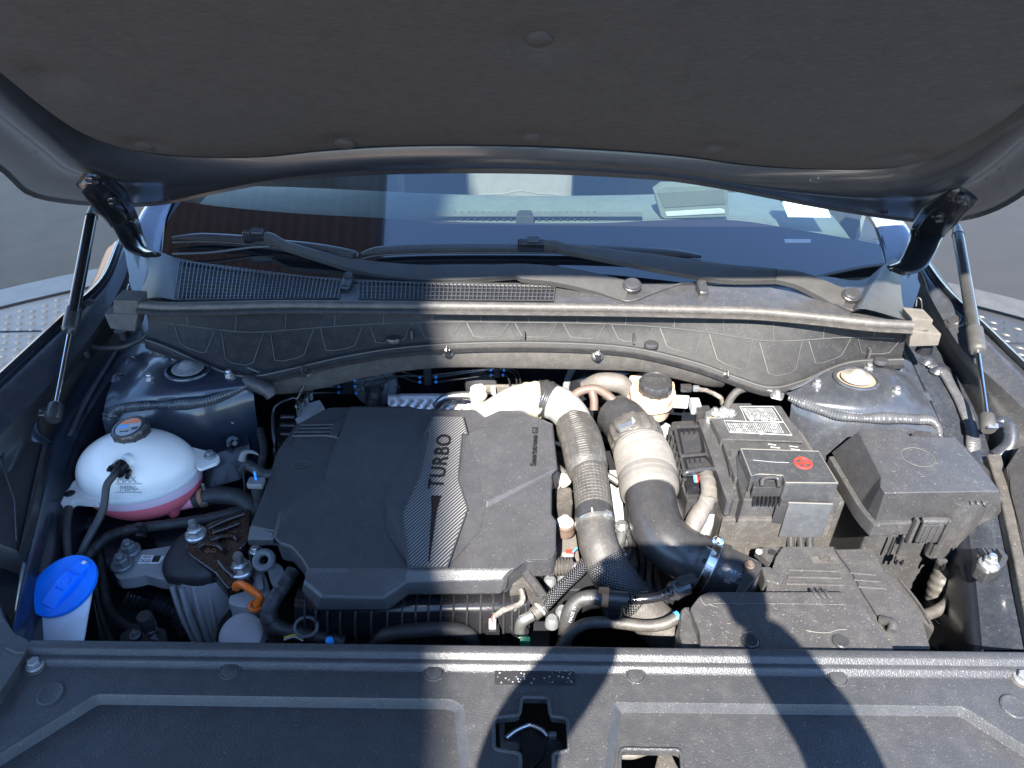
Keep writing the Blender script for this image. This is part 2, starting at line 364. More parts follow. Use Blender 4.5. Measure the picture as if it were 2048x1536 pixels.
def ring(name, c, ax, r, tr, m, par=None, sx=1., sy=1., n=28):
    e, f, a = frame(ax); bm = bmesh.new()
    pts = [V(c)+e*(math.cos(t)*r*sx)+f*(math.sin(t)*r*sy) for t in [2*math.pi*k/n for k in range(n+1)]]
    add_tube(bm, pts, tr, n=8, smooth=False, cap=False); return finish(bm, name, m, par)
def fill(name, loops, m, par=None, h=.01, walls=True, bevel=0):      # plate with holes; walls drop at every loop
    bm = bmesh.new(); es = []; ls = []
    for lp in loops:
        vs = [bm.verts.new(V(p)) for p in lp]; ls.append(vs)
        es += [bm.edges.new((vs[i], vs[(i+1) % len(vs)])) for i in range(len(vs))]
    bmesh.ops.triangle_fill(bm, use_beauty=True, use_dissolve=False, edges=es)
    for f in bm.faces:
        if f.normal.z < 0: f.normal_flip()
    if walls:
        for vs in ls:
            lo = [bm.verts.new(v.co-V((0, 0, h))) for v in vs]
            fs = [bm.faces.new((vs[i], lo[i], lo[(i+1) % len(vs)], vs[(i+1) % len(vs)])) for i in range(len(vs))]
    bmesh.ops.recalc_face_normals(bm, faces=bm.faces)
    if sum(f.normal.z*f.calc_area() for f in bm.faces) < 0: bmesh.ops.reverse_faces(bm, faces=bm.faces)
    return finish(bm, name, m, par, smooth=30)
# ================================================================ setting
def struct(o, **k): o['kind'] = 'structure'; setp(o, **k); return o
for x0, x1, m_ in ((-150, 0, 'ground'), (0, 150, 'groundg')):  # left slab paler and warmer, right darker: colours also offset canopy shade and sun
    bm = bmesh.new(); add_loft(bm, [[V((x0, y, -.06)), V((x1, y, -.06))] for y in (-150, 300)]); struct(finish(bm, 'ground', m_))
# round platform the car stands on: rim, gap and raised tread marks
RC, RR = V((0, -.07, 0)), 3.93
def disc(name, r0, r1, z, m, a0, n=80):
    bm = bmesh.new(); rows = []
    for r in (r0, r1): rows.append([RC+V((math.cos(a0+math.pi*k/n)*r, math.sin(a0+math.pi*k/n)*r, z)) for k in range(n+1)])
    rows.append([p-V((0, 0, .05)) for p in rows[1]])
    add_loft(bm, rows); bmesh.ops.recalc_face_normals(bm, faces=bm.faces); return finish(bm, name, m)
for a0, m1, m2 in ((math.pi/2, 'tread', 'rim'), (-math.pi/2, 'treadg', 'rimg')): struct(disc('platform_floor', .05, RR, 0, m1, a0)); struct(disc('platform_rim', RR+.008, RR+.20, .012, m2, a0))  # tan and grey halves, tones likewise evened against the shade and sun there
bms = (bmesh.new(), bmesh.new())
for ix in range(-75, 76):
    for iy in range(4, 72):
        x = ix*.056+(.028 if iy % 2 else 0); y = iy*.056
        if abs(x) < 1.0 or (x*x+(y+.07)**2) > (RR-.05)**2 or y < 1.2: continue
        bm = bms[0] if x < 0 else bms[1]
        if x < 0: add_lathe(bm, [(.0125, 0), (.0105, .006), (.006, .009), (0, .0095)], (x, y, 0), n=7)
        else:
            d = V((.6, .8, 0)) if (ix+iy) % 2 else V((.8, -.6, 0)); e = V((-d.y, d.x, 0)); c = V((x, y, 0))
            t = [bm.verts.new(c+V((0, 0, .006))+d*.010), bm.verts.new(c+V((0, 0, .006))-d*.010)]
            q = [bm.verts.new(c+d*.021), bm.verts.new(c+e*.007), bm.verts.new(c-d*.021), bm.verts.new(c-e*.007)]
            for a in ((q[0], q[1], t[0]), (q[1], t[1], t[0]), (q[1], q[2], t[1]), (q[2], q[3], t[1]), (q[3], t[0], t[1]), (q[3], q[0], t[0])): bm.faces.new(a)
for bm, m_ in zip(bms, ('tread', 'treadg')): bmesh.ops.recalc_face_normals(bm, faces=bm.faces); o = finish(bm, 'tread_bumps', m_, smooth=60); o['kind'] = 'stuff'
bm = bmesh.new()
for s in (-1, 1):
    for y0, y1 in ((2.92, 2.80), (1.9, 1.85)): add_box(bm, V((s*1.9, (y0+y1)/2, .001)), V((s*1.0, (y1-y0)/2, 0)), V((0, .006, 0)), V((0, 0, .0012)))
struct(finish(bm, 'platform_joint', 'dark'))
# canopy whose edge throws the long shade over the left half
HCAN = 5.4
def toward(p, z): p = V(p); return p+SUN*((z-p.z)/SUN.z)
EA, EB = toward(P(818, 1420, .92), HCAN), toward(P(842, 640, 1.03), HCAN)
ed = (EB-EA).normalized(); el = V((-ed.y, ed.x, 0))
if el.x > 0: el = -el
E0 = EA-ed*3.2; LEN = 13.5
can = thing('canopy', 'corrugated canopy over the left half of the car, seen mirrored in the windscreen', 'canopy', E0)
bm = bmesh.new(); rows = []
for k in range(0, 32*8+1):
    rows.append([E0+el*(k*.13/8)+ed*t+V((0, 0, .018*math.cos(2*math.pi*k/8))) for t in (0, LEN)])
add_loft(bm, rows); bmesh.ops.solidify(bm, geom=bm.faces[:], thickness=.004); finish(bm, 'corrugated_sheet', 'roofing', can)
box('edge_beam', E0+el*.02+ed*LEN/2+V((0, 0, .07)), el*.03, ed*LEN/2, V((0, 0, .05)), 'soffit', can)
for t in (.4, LEN-.4): box('post', E0+el*4.0+ed*t-V((0, 0, HCAN/2)), V((.06, 0, 0)), V((0, .06, 0)), V((0, 0, HCAN/2-.02)), 'soffit', can)
# ================================================================ bonnet (open)
HA = R(41); H0 = V((0, 1.24, 1.276)); HD = V((0, -math.cos(HA), math.sin(HA))); HN = V((0, -math.sin(HA), -math.cos(HA)))
def PH(u, v, off=0.): return PP(u, v, H0+HN*off, HN)
def hl(x, s, off=0.): return H0+X0*x+HD*s+HN*off
bon = thing('bonnet', 'open dark bonnet seen from underneath with a felt lining', 'car bonnet', hl(0, 0))
lin = [(-60, 20), (0, 88), (60, 162), (140, 240), (200, 280), (290, 305), (400, 314), (520, 313), (650, 300), (800, 291), (1000, 290), (1200, 298), (1370, 312),
       (1500, 330), (1650, 339), (1780, 336), (1850, 320), (1910, 292), (1980, 243), (2048, 186), (2110, 125)]
rear = [(-330, 110), (-250, 170), (-180, 225), (0, 346), (70, 402), (200, 420), (320, 418), (430, 396), (570, 371), (760, 356), (1024, 353), (1250, 362), (1400, 378), (1640, 424), (1800, 449),
        (1880, 452), (1960, 440), (2048, 395), (2220, 250), (2300, 180), (2390, 100)]
NC = 90
def side(pts, off, s_end, dx):      # a picture polyline carried on along the sides to the front of the bonnet
    c = [PH(u, v, off) for u, v in pts]
    l = hl((c[0].x-dx), s_end, off); r = hl((c[-1].x+dx), s_end, off)
    return [c[0].lerp(l, t) for t in (1, .8, .6, .4, .2)] + cr(c, NC)[0] + [c[-1].lerp(r, t) for t in (.2, .4, .6, .8, 1)]
inn, out = side(lin, 0, 1.0, -.10), side(rear, 0, 1.0, -.02)
prof = [(-.03, .004), (.0, -.006), (.05, .004), (.14, .016), (.24, .019), (.33, .015), (.42, .003), (.55, -.006), (.72, -.008), (.88, -.010), (1.0, -.014), (1.0, -.022)]
rows = [[a.lerp(b, t)+HN*o for a, b in zip(inn, out)] for t, o in prof]
loft('inner_panel', rows, 'bonnet', bon, refine=34)
front = [[inn[0].lerp(inn[-1], k/30), hl(inn[0].lerp(inn[-1], k/30).x*1.02, 1.06, -.01), hl(inn[0].lerp(inn[-1], k/30).x*1.03, 1.10, -.03)] for k in range(31)]
loft('front_edge', list(zip(*front)), 'bonnet', bon)
# folded rim and outer skin
rim = [[p+HN*-.016 for p in out], [p+(p-hl(0, .5)).normalized()*.012+HN*-.010 for p in out], [p+(p-hl(0, .5)).normalized()*.017+HN*-.020 for p in out], [p+(p-hl(0, .5)).normalized()*.010+HN*-.03 for p in out]]
loft('hem_flange', rim, 'bonnet', bon)
skin = [[p+(p-hl(0, .5)).normalized()*.010+HN*-.03 for p in out]]
bm = bmesh.new(); mid = len(out)//2; rows = []
for t in (0, .25, .5, .75, 1): rows.append([skin[0][i].lerp(hl(skin[0][i].x*.98, 1.10, -.03), t)+HN*(-.03*math.sin(math.pi*t)) for i in range(len(out))])
loft('outer_skin', rows, 'paint', bon)
# felt lining: a quilted sheet with dimples where the clips sit
clips = [(1078, 77), (1066, 276), (100, 152), (290, 292), (690, 287), (1430, 300), (1815, 316), (2030, 192), (545, 60), (1620, 60)]
cpos = [PH(u, v, .012) for u, v in clips[:8]]
ncol = 150; b1 = cr(inn, ncol)[0]; rows = []
for j in range(64):
    t = (j/63)**1.5; row = []
    for i, p in enumerate(b1):
        top = hl(p.x*.93, 1.0); q = p.lerp(top, t); o = .016*(1-math.exp(-t*1.0/.05)) if t > 0 else .0
        e = min(i, ncol-1-i)/ncol; o *= 1-math.exp(-e/.012) if e > 0 else 0
        for c in cpos[:]:
            d2 = (q-c).length_squared; o -= .010*math.exp(-d2/(.026**2))
        row.append(q+HN*o)
    rows.append(row)
lo = loft('insulation_lining', rows, 'felt', bon, smooth=80)
for (u, v) in clips[:8]:
    bm = bmesh.new(); add_lathe(bm, [(0, .003), (.0135, .003), (.0155, .0015), (.016, -.003), (.012, -.006)], PH(u, v, .010 if v < 100 else .0035), HN, n=24); finish(bm, 'lining_clip', 'felt', bon)
# small marks pressed in the side flange, holes and paint chips
for u, v in ((72, 304), (105, 300), (106, 328), (146, 328), (1975, 360), (2000, 330), (2010, 372), (2045, 345), (1490+512, 340)):
    ring('weld_dimple', PH(u, v, -.004), HN, .0022, .0004, 'bonnet', bon, sx=1.6)
for u, v in ((335, 397), (1769, 425)): lathe('drain_hole', [(0, 0), (.0055, 0), (.0065, .001), (.0065, -.002)], PH(u, v, -.0075), 'dark', bon, ax=HN, n=18)
def lin1(pts, u):
    for (a, b), (c, d) in zip(pts, pts[1:]):
        if a <= u <= c: return b+(d-b)*(u-a)/(c-a)
    return pts[0][1]
def off_at(u, v):                   # height of the pressed panel between lining and rear edge
    a, b = lin1(lin, u), lin1(rear, u); t = max(0, min(1, (v-a)/(b-a)))
    for (t0, o0), (t1, o1) in zip(prof, prof[1:]):
        if t0 <= t <= t1 and t1 > t0: return o0+(o1-o0)*(t-t0)/(t1-t0)
    return 0
bm = bmesh.new(); rd = random.Random(3)
for cu, cv, su, sv, k in ((470, 350, 45, 6, 26), (1430, 345, 30, 10, 40), (1060, 325, 120, 14, 16), (1428, 330, 5, 8, 9)):
    for _ in range(k):
        uu, vv = rd.gauss(cu, su), rd.gauss(cv, sv); c = PH(uu, vv, .0); c = c+HN*(off_at(uu, vv)-.0213); s = rd.uniform(.0003, .0011)
        a = rd.uniform(0, 6); t = [c+HN*.022+X0*(math.cos(a+d)*s*rd.uniform(.5, 1.6))+HD*(math.sin(a+d)*s) for d in (0, 2, 4)]
        bm.faces.new([bm.verts.new(p) for p in t])
finish(bm, 'paint_chip', 'printgrey', bon, smooth=0)['kind'] = 'stuff'
# ---------------------------------------------------------------- hinges and gas struts
def zone(pts, offs): return [PH(u, v, o) for (u, v), o in zip(pts, offs)]
def hinge(cl, rl, holes, hr, label):
    pts = [PH(u, v, o) if o is not None else PY(u, v, y) for u, v, o, y in cl]
    arm = tube('hinge', pts, [r*1.2*pxs(pts[0]) for r in rl], 'gloss', bon, n=20, ns=70, flat=.30, upv=FW, mod=lambda a, q, t: -.004*max(0, math.cos(q))**6 if .3 < t else 0)
    arm['label'] = label
    e0 = [p-FW*.004 for p in pts]
    for s in (-1, 1): tube('stiffening_rib', [p-FW*.0045+RT*(s*r*pxs(p)*.72) for p, r in zip(pts[1:], rl[1:])], .0028, 'gloss', arm, n=8)
    for u, v in holes: bolt(PH(u, v, .036), arm, .0072, HN, 'strut', 0)
    ring('hole_rim', PH(hr[0], hr[1], .030), HN, .0045, .0009, 'gloss', arm)
hinge([(166, 352, .022, 0), (190, 368, .028, 0), (222, 402, .028, 0), (246, 436, .024, 0), (260, 468, None, 1.33), (276, 498, None, 1.28), (302, 510, None, 1.25)], [20, 27, 33, 29, 25, 23, 20], ((184, 360), (226, 400)), (206, 416), 'shaded bonnet hinge arm at the left')
hinge([(1936, 386, .022, 0), (1915, 402, .028, 0), (1880, 430, .028, 0), (1856, 462, .022, 0), (1842, 498, None, 1.31), (1822, 530, None, 1.26), (1792, 541, None, 1.24)], [20, 26, 33, 30, 26, 24, 20], ((1924, 397), (1878, 434)), (1899, 450), 'bonnet hinge arm at the right')
def strut(top, mid, foot, label, lit):
    A, B, C = top, mid, foot; ax = (C-A).normalized()
    t = thing('gas_strut', label, 'gas strut', C, 'bonnet gas struts')
    L = (B-A).length
    tube('cylinder', [A, B], .0108, 'strutr' if lit else 'strut', t, n=24)  # lit strut takes paler copies, sunlight put into lacquer and collar colour
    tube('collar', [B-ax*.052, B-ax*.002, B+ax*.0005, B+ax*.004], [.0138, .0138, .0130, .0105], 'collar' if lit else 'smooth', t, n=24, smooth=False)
    tube('rod', [B, C], .0042, 'chrome', t, n=16)
    e, f, a = frame(ax)
    tube('end_socket', [C-ax*.028, C-ax*.026, C-ax*.001, C+ax*.002], [.0105, .012, .012, .010], 'collar' if lit else 'smooth', t, n=20, smooth=False)
    sx = V((1 if lit else -1, 0, 0))
    box('retaining_clip', C-ax*.008-FW*.0115, a*.005, V((.0085, 0, 0)), FW*.002, 'steel' if lit else 'smooth', t, bevel=.0008)
    tube('ball_stud', [C-ax*.012, C-ax*.008+sx*.022], .005, 'gloss', t, n=12)
    tube('upper_socket', [A-ax*.030, A-ax*.006, A+ax*.001], [.007, .0105, .0118], 'smooth', t, n=18, smooth=False)
    return t
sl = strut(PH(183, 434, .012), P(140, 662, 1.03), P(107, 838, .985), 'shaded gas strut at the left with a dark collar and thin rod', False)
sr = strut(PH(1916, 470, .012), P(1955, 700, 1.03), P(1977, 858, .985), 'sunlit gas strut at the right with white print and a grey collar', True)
# white print on the sunlit strut
A, B = PH(1916, 470, .012), P(1955, 700, 1.03); ax = (B-A).normalized(); nn = (CAM-A).normalized(); sd_ = ax.cross(nn).normalized()
for tt, s, z in ((.24, 'HOOD', .012), (.52, 'DO NOT OPEN', .009), (.58, 'HIGH PRESSURE', .007)):
    pass
def strut_text(s, t, size, lat):
    c = A.lerp(B, t)+nn*.0108*math.cos(lat)-sd_*(-.0108*math.sin(lat)); n2 = (nn*math.cos(lat)+sd_*math.sin(lat))
    text('print', s, c+n2*.0003, ax, n2.cross(ax), size, 'print', sr, .0002)
strut_text('HOOD', .25, .009, .55); strut_text('K3 C5 1 2', .42, .0055, .5); strut_text('ACHTUNG WARNING', .60, .0075, .35); strut_text('GAS PRESSURE', .62, .006, .75)
ring('print_ring', A.lerp(B, .8)+nn*.0108, nn, .0042, .0004, 'print', sr)
# ================================================================ windscreen, cabin behind it
WS = math.tan(R(16))
def wz(x, y): return 1.07+(y-(1.30+.08*(x/.65)**2))*WS
def PWs(u, v, off=0.):
    d = ray(u, v); a, b = .5, 3.0
    f = lambda s: (CAM+d*s).z-off-wz((CAM+d*s).x, (CAM+d*s).y)
    for _ in range(50):
        m = (a+b)/2
        if f(m) > 0: a = m
        else: b = m
    return CAM+d*a
ws = thing('windscreen', 'car windscreen under the bonnet edge with a black printed border', 'windscreen', PWs(1024, 500))
def gridpx(top, bot, nx, ny, fn):
    a = cr([V((u, v, 0)) for u, v in top], nx)[0]; b = cr([V((u, v, 0)) for u, v in bot], nx)[0]
    return [[fn(*(p.lerp(q, j/(ny-1))).xy) for p, q in zip(a, b)] for j in range(ny)]
fl = [(335, 398), (441, 413), (600, 427), (768, 436), (900, 443), (1024, 446), (1200, 446), (1302, 441), (1400, 439), (1486, 442), (1600, 460), (1721, 481), (1760, 488)]
bl = [(322, 525), (440, 545), (600, 558), (800, 570), (900, 572), (1024, 574), (1200, 574), (1302, 572), (1400, 570), (1486, 568), (1600, 562), (1700, 556), (1775, 550)]
tl = [(385, 330), (470, 320), (620, 300), (768, 290), (900, 286), (1024, 284), (1180, 286), (1290, 290), (1400, 296), (1480, 302), (1580, 320), (1680, 345), (1715, 352)]
loft('glass', gridpx(tl, fl, 40, 14, PWs), 'glass', ws, smooth=80)
loft('printed_border', gridpx(fl, bl, 40, 10, lambda u, v: PWs(u, v, .0002)), 'frit', ws, smooth=80)
for s, a in ((0, [(385, 330), (335, 398), (322, 525)]), (1, [(1715, 352), (1760, 488), (1775, 550)])):
    i = [PWs(u, v, .001) for u, v in a]; d = V((-.022 if s == 0 else .022, 0, .0))
    loft('side_moulding', [cr(i, 12)[0], [p+d*.35+V((0, 0, .004)) for p in cr(i, 12)[0]], [p+d for p in cr(i, 12)[0]], [p+d*1.8-V((0, 0, .01)) for p in cr(i, 12)[0]]], 'trim', ws)
# dotted fade along the printed border
bm = bmesh.new()
top = cr([V((u, v, 0)) for u, v in fl], 300)[0]
for i, p in enumerate(top):
    for j in range(3):
        c = PWs(p.x+(j % 2)*2.5, p.y-3.2-j*3.6, .0004); r = .0011-.0003*j; e, f, a = X0, V((0, math.cos(R(16)), math.sin(R(16)))), None
        bm.faces.new([bm.verts.new(c+e*(r*math.cos(t))+f*(r*math.sin(t))) for t in [2*math.pi*k/6 for k in range(6)]])
o = finish(bm, 'dot_fade', 'frit', ws, smooth=0); o['kind'] = 'stuff'
pts = [PWs(1568, 478, .001), PWs(1622, 478, .001), PWs(1622, 485, .001), PWs(1570, 485, .001)]
prism('number_window', pts, .0008, 'printgrey', ws, bevel=0)
# cabin
dash = thing('dashboard', 'pale dashboard top seen through the windscreen', 'dashboard', V((0, 1.7, 1.04)))
rows = []
for y, z in ((1.28, 1.02), (1.45, 1.05), (1.62, 1.06), (1.74, 1.055), (1.80, 1.03), (1.83, .97), (1.84, .6)):
    rows.append([V((x, y+.10*(x/.7)**2, z-.02*(x/.7)**4)) for x in [k*.07-.77 for k in range(23)]])
loft('dash_top', rows, 'dash', dash, refine=24)
DZ = 1.066
prism('sensor_housing', [P(u, v, DZ+.012) for u, v in ((1031, 432), (1069, 432), (1063, 419), (1037, 419))], .02, 'smooth', dash, bevel=.004)
bm = bmesh.new()
for k in range(-10, 11):
    c = P(1050+k*14.2, 438-abs(k)*.05, DZ); add_box(bm, c+V((0, .02, .0)), V((.0022, 0, 0)), V((0, .02, 0)), V((0, 0, .002)))
o = finish(bm, 'vent_fin', 'smooth', dash); o['kind'] = 'stuff'
loft('speaker_bar', [[P(u, v, DZ+.008) for u in (860, 1000, 1150, 1285)] for v in (433, 424)], 'seat', dash)
q = [(1308, 384), (1325, 372), (1445, 370), (1455, 374), (1458, 428), (1450, 434), (1330, 438), (1322, 434)]
prism('display_bezel', [PY(u, v, 1.60) for u, v in q], .03, 'dash', dash, down=(0, 1, 0), bevel=.002)
prism('display_panel', [PY(u, v, 1.598) for u, v in ((1316, 385), (1448, 378), (1452, 408), (1328, 416))], .004, 'seat', dash, down=(0, 1, 0), bevel=.001)
prism('display_strip', [PY(u, v, 1.597) for u, v in ((1330, 424), (1440, 417), (1450, 420), (1450, 427), (1333, 433))], .003, 'printgrey', dash, down=(0, 1, 0), bevel=.001)
cab = thing('cabin_shell', 'dim car cabin behind the windscreen glass', 'car cabin', V((0, 2.4, .3)))
def seat(u0, u1, y, label, m):
    c = PY((u0+u1)/2, 395, y); hw = (u1-u0)/2*pxs(c); bm = bmesh.new()
    add_box(bm, c+V((0, .06, -.22)), V((hw, 0, 0)), V((0, .07, .02)), V((0, .05, .36))); add_box(bm, c+V((0, .12, .25)), V((hw*.55, 0, 0)), V((0, .05, 0)), V((0, 0, .085))); add_box(bm, c+V((0, -.22, -.52)), V((hw, 0, 0)), V((0, .25, 0)), V((0, 0, .08)))
    o = finish(bm, 'seat', m, cab, bevel=.035); o['label'] = label
    tube('seam', [PY(a, b, y-.015) for a, b in ((u0+12, 403), (u0+30, 390), (u0+75, 388), ((u0+u1)/2, 382), (u1-75, 387), (u1-30, 391), (u1-10, 402))], .003, m, o, n=6)
seat(930, 1150, 2.25, 'light seat behind the middle of the windscreen', 'seat')
seat(655, 800, 2.3, 'seat half hidden behind the mirrored canopy', 'seat')
loft('cabin_floor', [[V((-.85, y, .35)), V((.85, y, .35))] for y in (1.8, 4.2)], 'dash', cab)
loft('rear_wall', [[V((-.85, 4.2, z)), V((.85, 4.2, z))] for z in (.35, 1.6)], 'dash', cab)
loft('roof', [[V((x, y, 1.66-.05*abs(x)**2)) for x in (-.62, -.3, 0, .3, .62)] for y in (2.35, 3.2, 4.2)], 'paint', cab, thick=.02)
for s in (-1, 1): loft('door_side', [[V((s*.86, y, z)) for y in (1.75, 2.6, 4.2)] for z in (.35, 1.02)], 'dash', cab, thick=.01)
pp = thing('paper_sheet', 'white paper with black print standing behind the glass at the right', 'paper sheet', PWs(1612, 430, -.03))
pc = [(1556, 382), (1640, 382), (1662, 434), (1576, 433)]
pn = [PWs(u, v, -.025) for u, v in pc]
prism('sheet', pn, .001, 'paper', pp, bevel=0)
tu = pn[1]-pn[0]; tv = pn[0]-pn[3]
text('lettering', 'PC25', PWs(1600, 397, -.0245)+V((0, 0, .001)), tu, tv, .048, 'label', pp, .0006)
# pillars and body beside the glass
bod = thing('windscreen_surround', 'blue painted pillars on both sides of the windscreen', 'car pillars', V((0, 1.4, 1.1)))
for s, a, b in ((0, [(300, 505), (302, 470), (330, 415), (395, 330)], [(318, 522), (322, 480), (345, 405), (410, 322)]), (1, [(1800, 520), (1785, 470), (1745, 425), (1690, 350)], [(1775, 545), (1764, 480), (1735, 425), (1680, 350)])):
    pa = [PWs(u, v, .012) for u, v in a]; pb = [PWs(u, v, .004) for u, v in b]; sg = -1 if s == 0 else 1
    loft('windscreen_pillar', [[p+V((sg*.10, .12, -.10)) for p in pa], [p+V((sg*.05, .03, .0)) for p in pa], pa, pb], 'pillar', bod, n=10, refine=12)
# ================================================================ cowl, seal, bulkhead
cow = thing('cowl_panel', 'black plastic cowl panel with slotted grilles below the windscreen', 'cowl panel', P(1024, 590, 1.07))
cb = [(303, 506), (360, 517), (430, 530), (520, 543), (640, 554), (800, 562), (1024, 566), (1200, 568), (1400, 566), (1560, 556), (1650, 553), (1720, 560), (1790, 528)]
cf = [(275, 610), (340, 609), (430, 606), (520, 606), (640, 606), (800, 609), (1024, 613), (1200, 616), (1400, 620), (1560, 625), (1650, 630), (1720, 637), (1810, 648)]
back = cr([PWs(u, v, .002) for u, v in cb], 70)[0]; frontc = cr([P(u, v, 1.062) for u, v in cf], 70)[0]
NB = lambda t: .012*math.sin(math.pi*t)
def PC(u, v, off=0.):               # point on the cowl surface by bilinear search
    d = ray(u, v); best = None
    i0 = 0
    for i in range(len(back)-1):
        n = (frontc[i+1]-frontc[i]).cross(back[i]-frontc[i])
        if n.z < 0: n = -n
        n.normalize(); q = CAM+d*((frontc[i]-CAM).dot(n)/d.dot(n))
        if frontc[i].x <= q.x <= frontc[i+1].x or (i == 0 and q.x < frontc[0].x) or (i == len(back)-2 and q.x > frontc[i].x): return q+V((0, -.28, .96))*off
    return q
loft('cowl_sheet', [frontc, [f.lerp(b, .5) for f, b in zip(frontc, back)], back], 'plastic', cow)
# riser behind the grilles: low step that carries the wiper arms
def grille(q, nx, ny):
    def at(a, b, off): 
        t = V((q[0][0], q[0][1])).lerp(V((q[1][0], q[1][1])), a); bb = V((q[3][0], q[3][1])).lerp(V((q[2][0], q[2][1])), a)
        p = t.lerp(bb, b); return PC(p.x, p.y, off)
    bm = bmesh.new(); add_loft(bm, [[at(i/20, j, .0015) for i in range(21)] for j in (-.06, 1.02)])
    bmesh.ops.recalc_face_normals(bm, faces=bm.faces); finish(bm, 'grille_recess', 'dark', cow)  # flat dark plate painted in place of the shaded depth behind the bars
    bm = bmesh.new(); hw = (at(1, .5, 0)-at(0, .5, 0)).length/nx*.12
    for i in range(nx+1):
        a, b = at(i/nx, -.05, .0065), at(i/nx, 1.0, .0065); d = (b-a)
        add_box(bm, (a+b)/2-V((0, 0, .0006)), V((hw, 0, 0)), d/2, V((0, 0, .0008)))
    for j in range(1, ny+1):
        for i in range(10):
            a, b = at(i/10, j/ny, .006), at((i+1)/10, j/ny, .006); add_box(bm, (a+b)/2-V((0, 0, .0006)), (b-a)/2*1.02, V((0, .0007, 0)), V((0, 0, .0006)))
    # arched tops of the slots
    for i in range(nx):
        a, b = at(i/nx, .07, .0058), at((i+1)/nx, .07, .0058); t = at((i+.5)/nx, -.09, .0058); a2, b2 = at(i/nx, -.09, .0058), at((i+1)/nx, -.09, .0058); m1 = at((i+.25)/nx, -.035, .0058); m2 = at((i+.75)/nx, -.035, .0058)
        for s in ((a, a2, t, m1), (b, m2, t, b2)): bm.faces.new([bm.verts.new(p) for p in s])
    finish(bm, 'grille', 'plastic', cow, smooth=0)
grille([(360, 531), (684, 568), (677, 600), (350, 604)], 41, 9)
grille([(719, 569), (1110, 576), (1106, 605), (718, 602)], 46, 4)
# nozzle housings and the wiper spindle hollows
for u, v in ((696, 572), (1403, 582)):
    c = PC(u, v, 0); e = V((.0085, 0, 0))
    bm = bmesh.new(); add_prism(bm, [c+V((-.009, -.022, .010)), c+V((.009, -.022, .010)), c+V((.010, .012, .016)), c+V((-.010, .012, .016))], .02, grow=.002); finish(bm, 'washer_jet', 'smooth', cow, bevel=.005)
    bm = bmesh.new(); add_lathe(bm, [(0, .004), (.008, .003), (.0095, 0), (.0095, -.006)], c+V((0, .010, .016)), V((0, -.4, 1)), n=18); finish(bm, 'jet_nozzle', 'smooth', cow)
tube('edge_lip', [PC(u, v, .003) for u, v in ((360, 524), (470, 544), (600, 557), (683, 563), (720, 565), (900, 571), (1108, 575), (1165, 576), (1225, 596), (1262, 604), (1300, 590), (1360, 570), (1400, 568), (1560, 568), (1580, 570), (1660, 605), (1700, 622), (1720, 618), (1735, 580), (1760, 545))], .0022, 'plastic', cow, n=8, ns=160)
# raised right cheek of the cowl next to the glass
ck = [(1712, 624), (1735, 570), (1752, 545), (1790, 525), (1800, 560), (1812, 648), (1760, 642)]
loft('cheek', [[PC(u, v, .002) for u, v in ((1700, 628), (1722, 590), (1742, 552))], [PC(u, v, .02) for u, v in ((1720, 634), (1745, 585), (1775, 533))], [PC(u, v, .01) for u, v in ((1806, 648), (1798, 590), (1797, 530))]], 'plastic', cow, n=8, refine=9)
loft('cheek', [[PC(u, v, .002) for u, v in ((360, 604), (358, 560), (366, 524))], [PC(u, v, .012) for u, v in ((320, 604), (330, 560), (330, 515))], [PC(u, v, .006) for u, v in ((272, 608), (296, 560), (300, 508))]], 'plastic', cow, n=8, refine=9)
# bulb seal
seal = thing('bonnet_seal', 'long rubber bulb seal along the front of the cowl', 'rubber seal', P(1024, 615, 1.06))
sp = [(272, 606), (330, 611), (430, 610), (560, 607), (760, 608), (1024, 611), (1200, 613), (1400, 617), (1520, 621), (1640, 632), (1740, 643), (1825, 648)]
bulb = [P(u, v+3, 1.074) for u, v in sp]
def sm(par, n): return tuple(par)
tube('bulb', bulb, .0085, 'rubberd', seal, n=16, ns=120)
loft('lip', [[P(u, v+9, 1.068) for u, v in sp], [P(u, v+11, 1.072) for u, v in sp], [P(u, v+20, 1.070) for u, v in sp], [P(u, v+21, 1.05) for u, v in sp]], 'rubberd', seal, n=100, refine=9)
def foam(a, b, z, label, m):
    yy = P(a[0][0], a[0][1], z).y-.015; q = [PY(u, v, yy) for u, v in a]; t = thing('foam_block', label, 'foam block', q[0], 'foam end blocks')
    prism('upper_step', q, .040, m, t, bevel=.0025, down=(0, 1, 0)); prism('lower_step', [PY(u, v, yy-.002) for u, v in b], .038, m, t, bevel=.0025, down=(0, 1, 0))
    c = PY(sum(u for u, v in b)/4, max(v for u, v in b), yy+.02); lathe('mounting_foot', [(0, .004), (.012, .004), (.014, -.010), (0, -.010)], c, 'gloss', t)
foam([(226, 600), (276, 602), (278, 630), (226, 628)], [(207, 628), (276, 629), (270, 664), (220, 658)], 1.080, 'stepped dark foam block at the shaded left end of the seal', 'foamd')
foam([(1824, 636), (1868, 640), (1860, 662), (1822, 664)], [(1822, 662), (1884, 668), (1877, 692), (1818, 694)], 1.080, 'stepped tan foam block at the sunlit right end of the seal', 'foam')
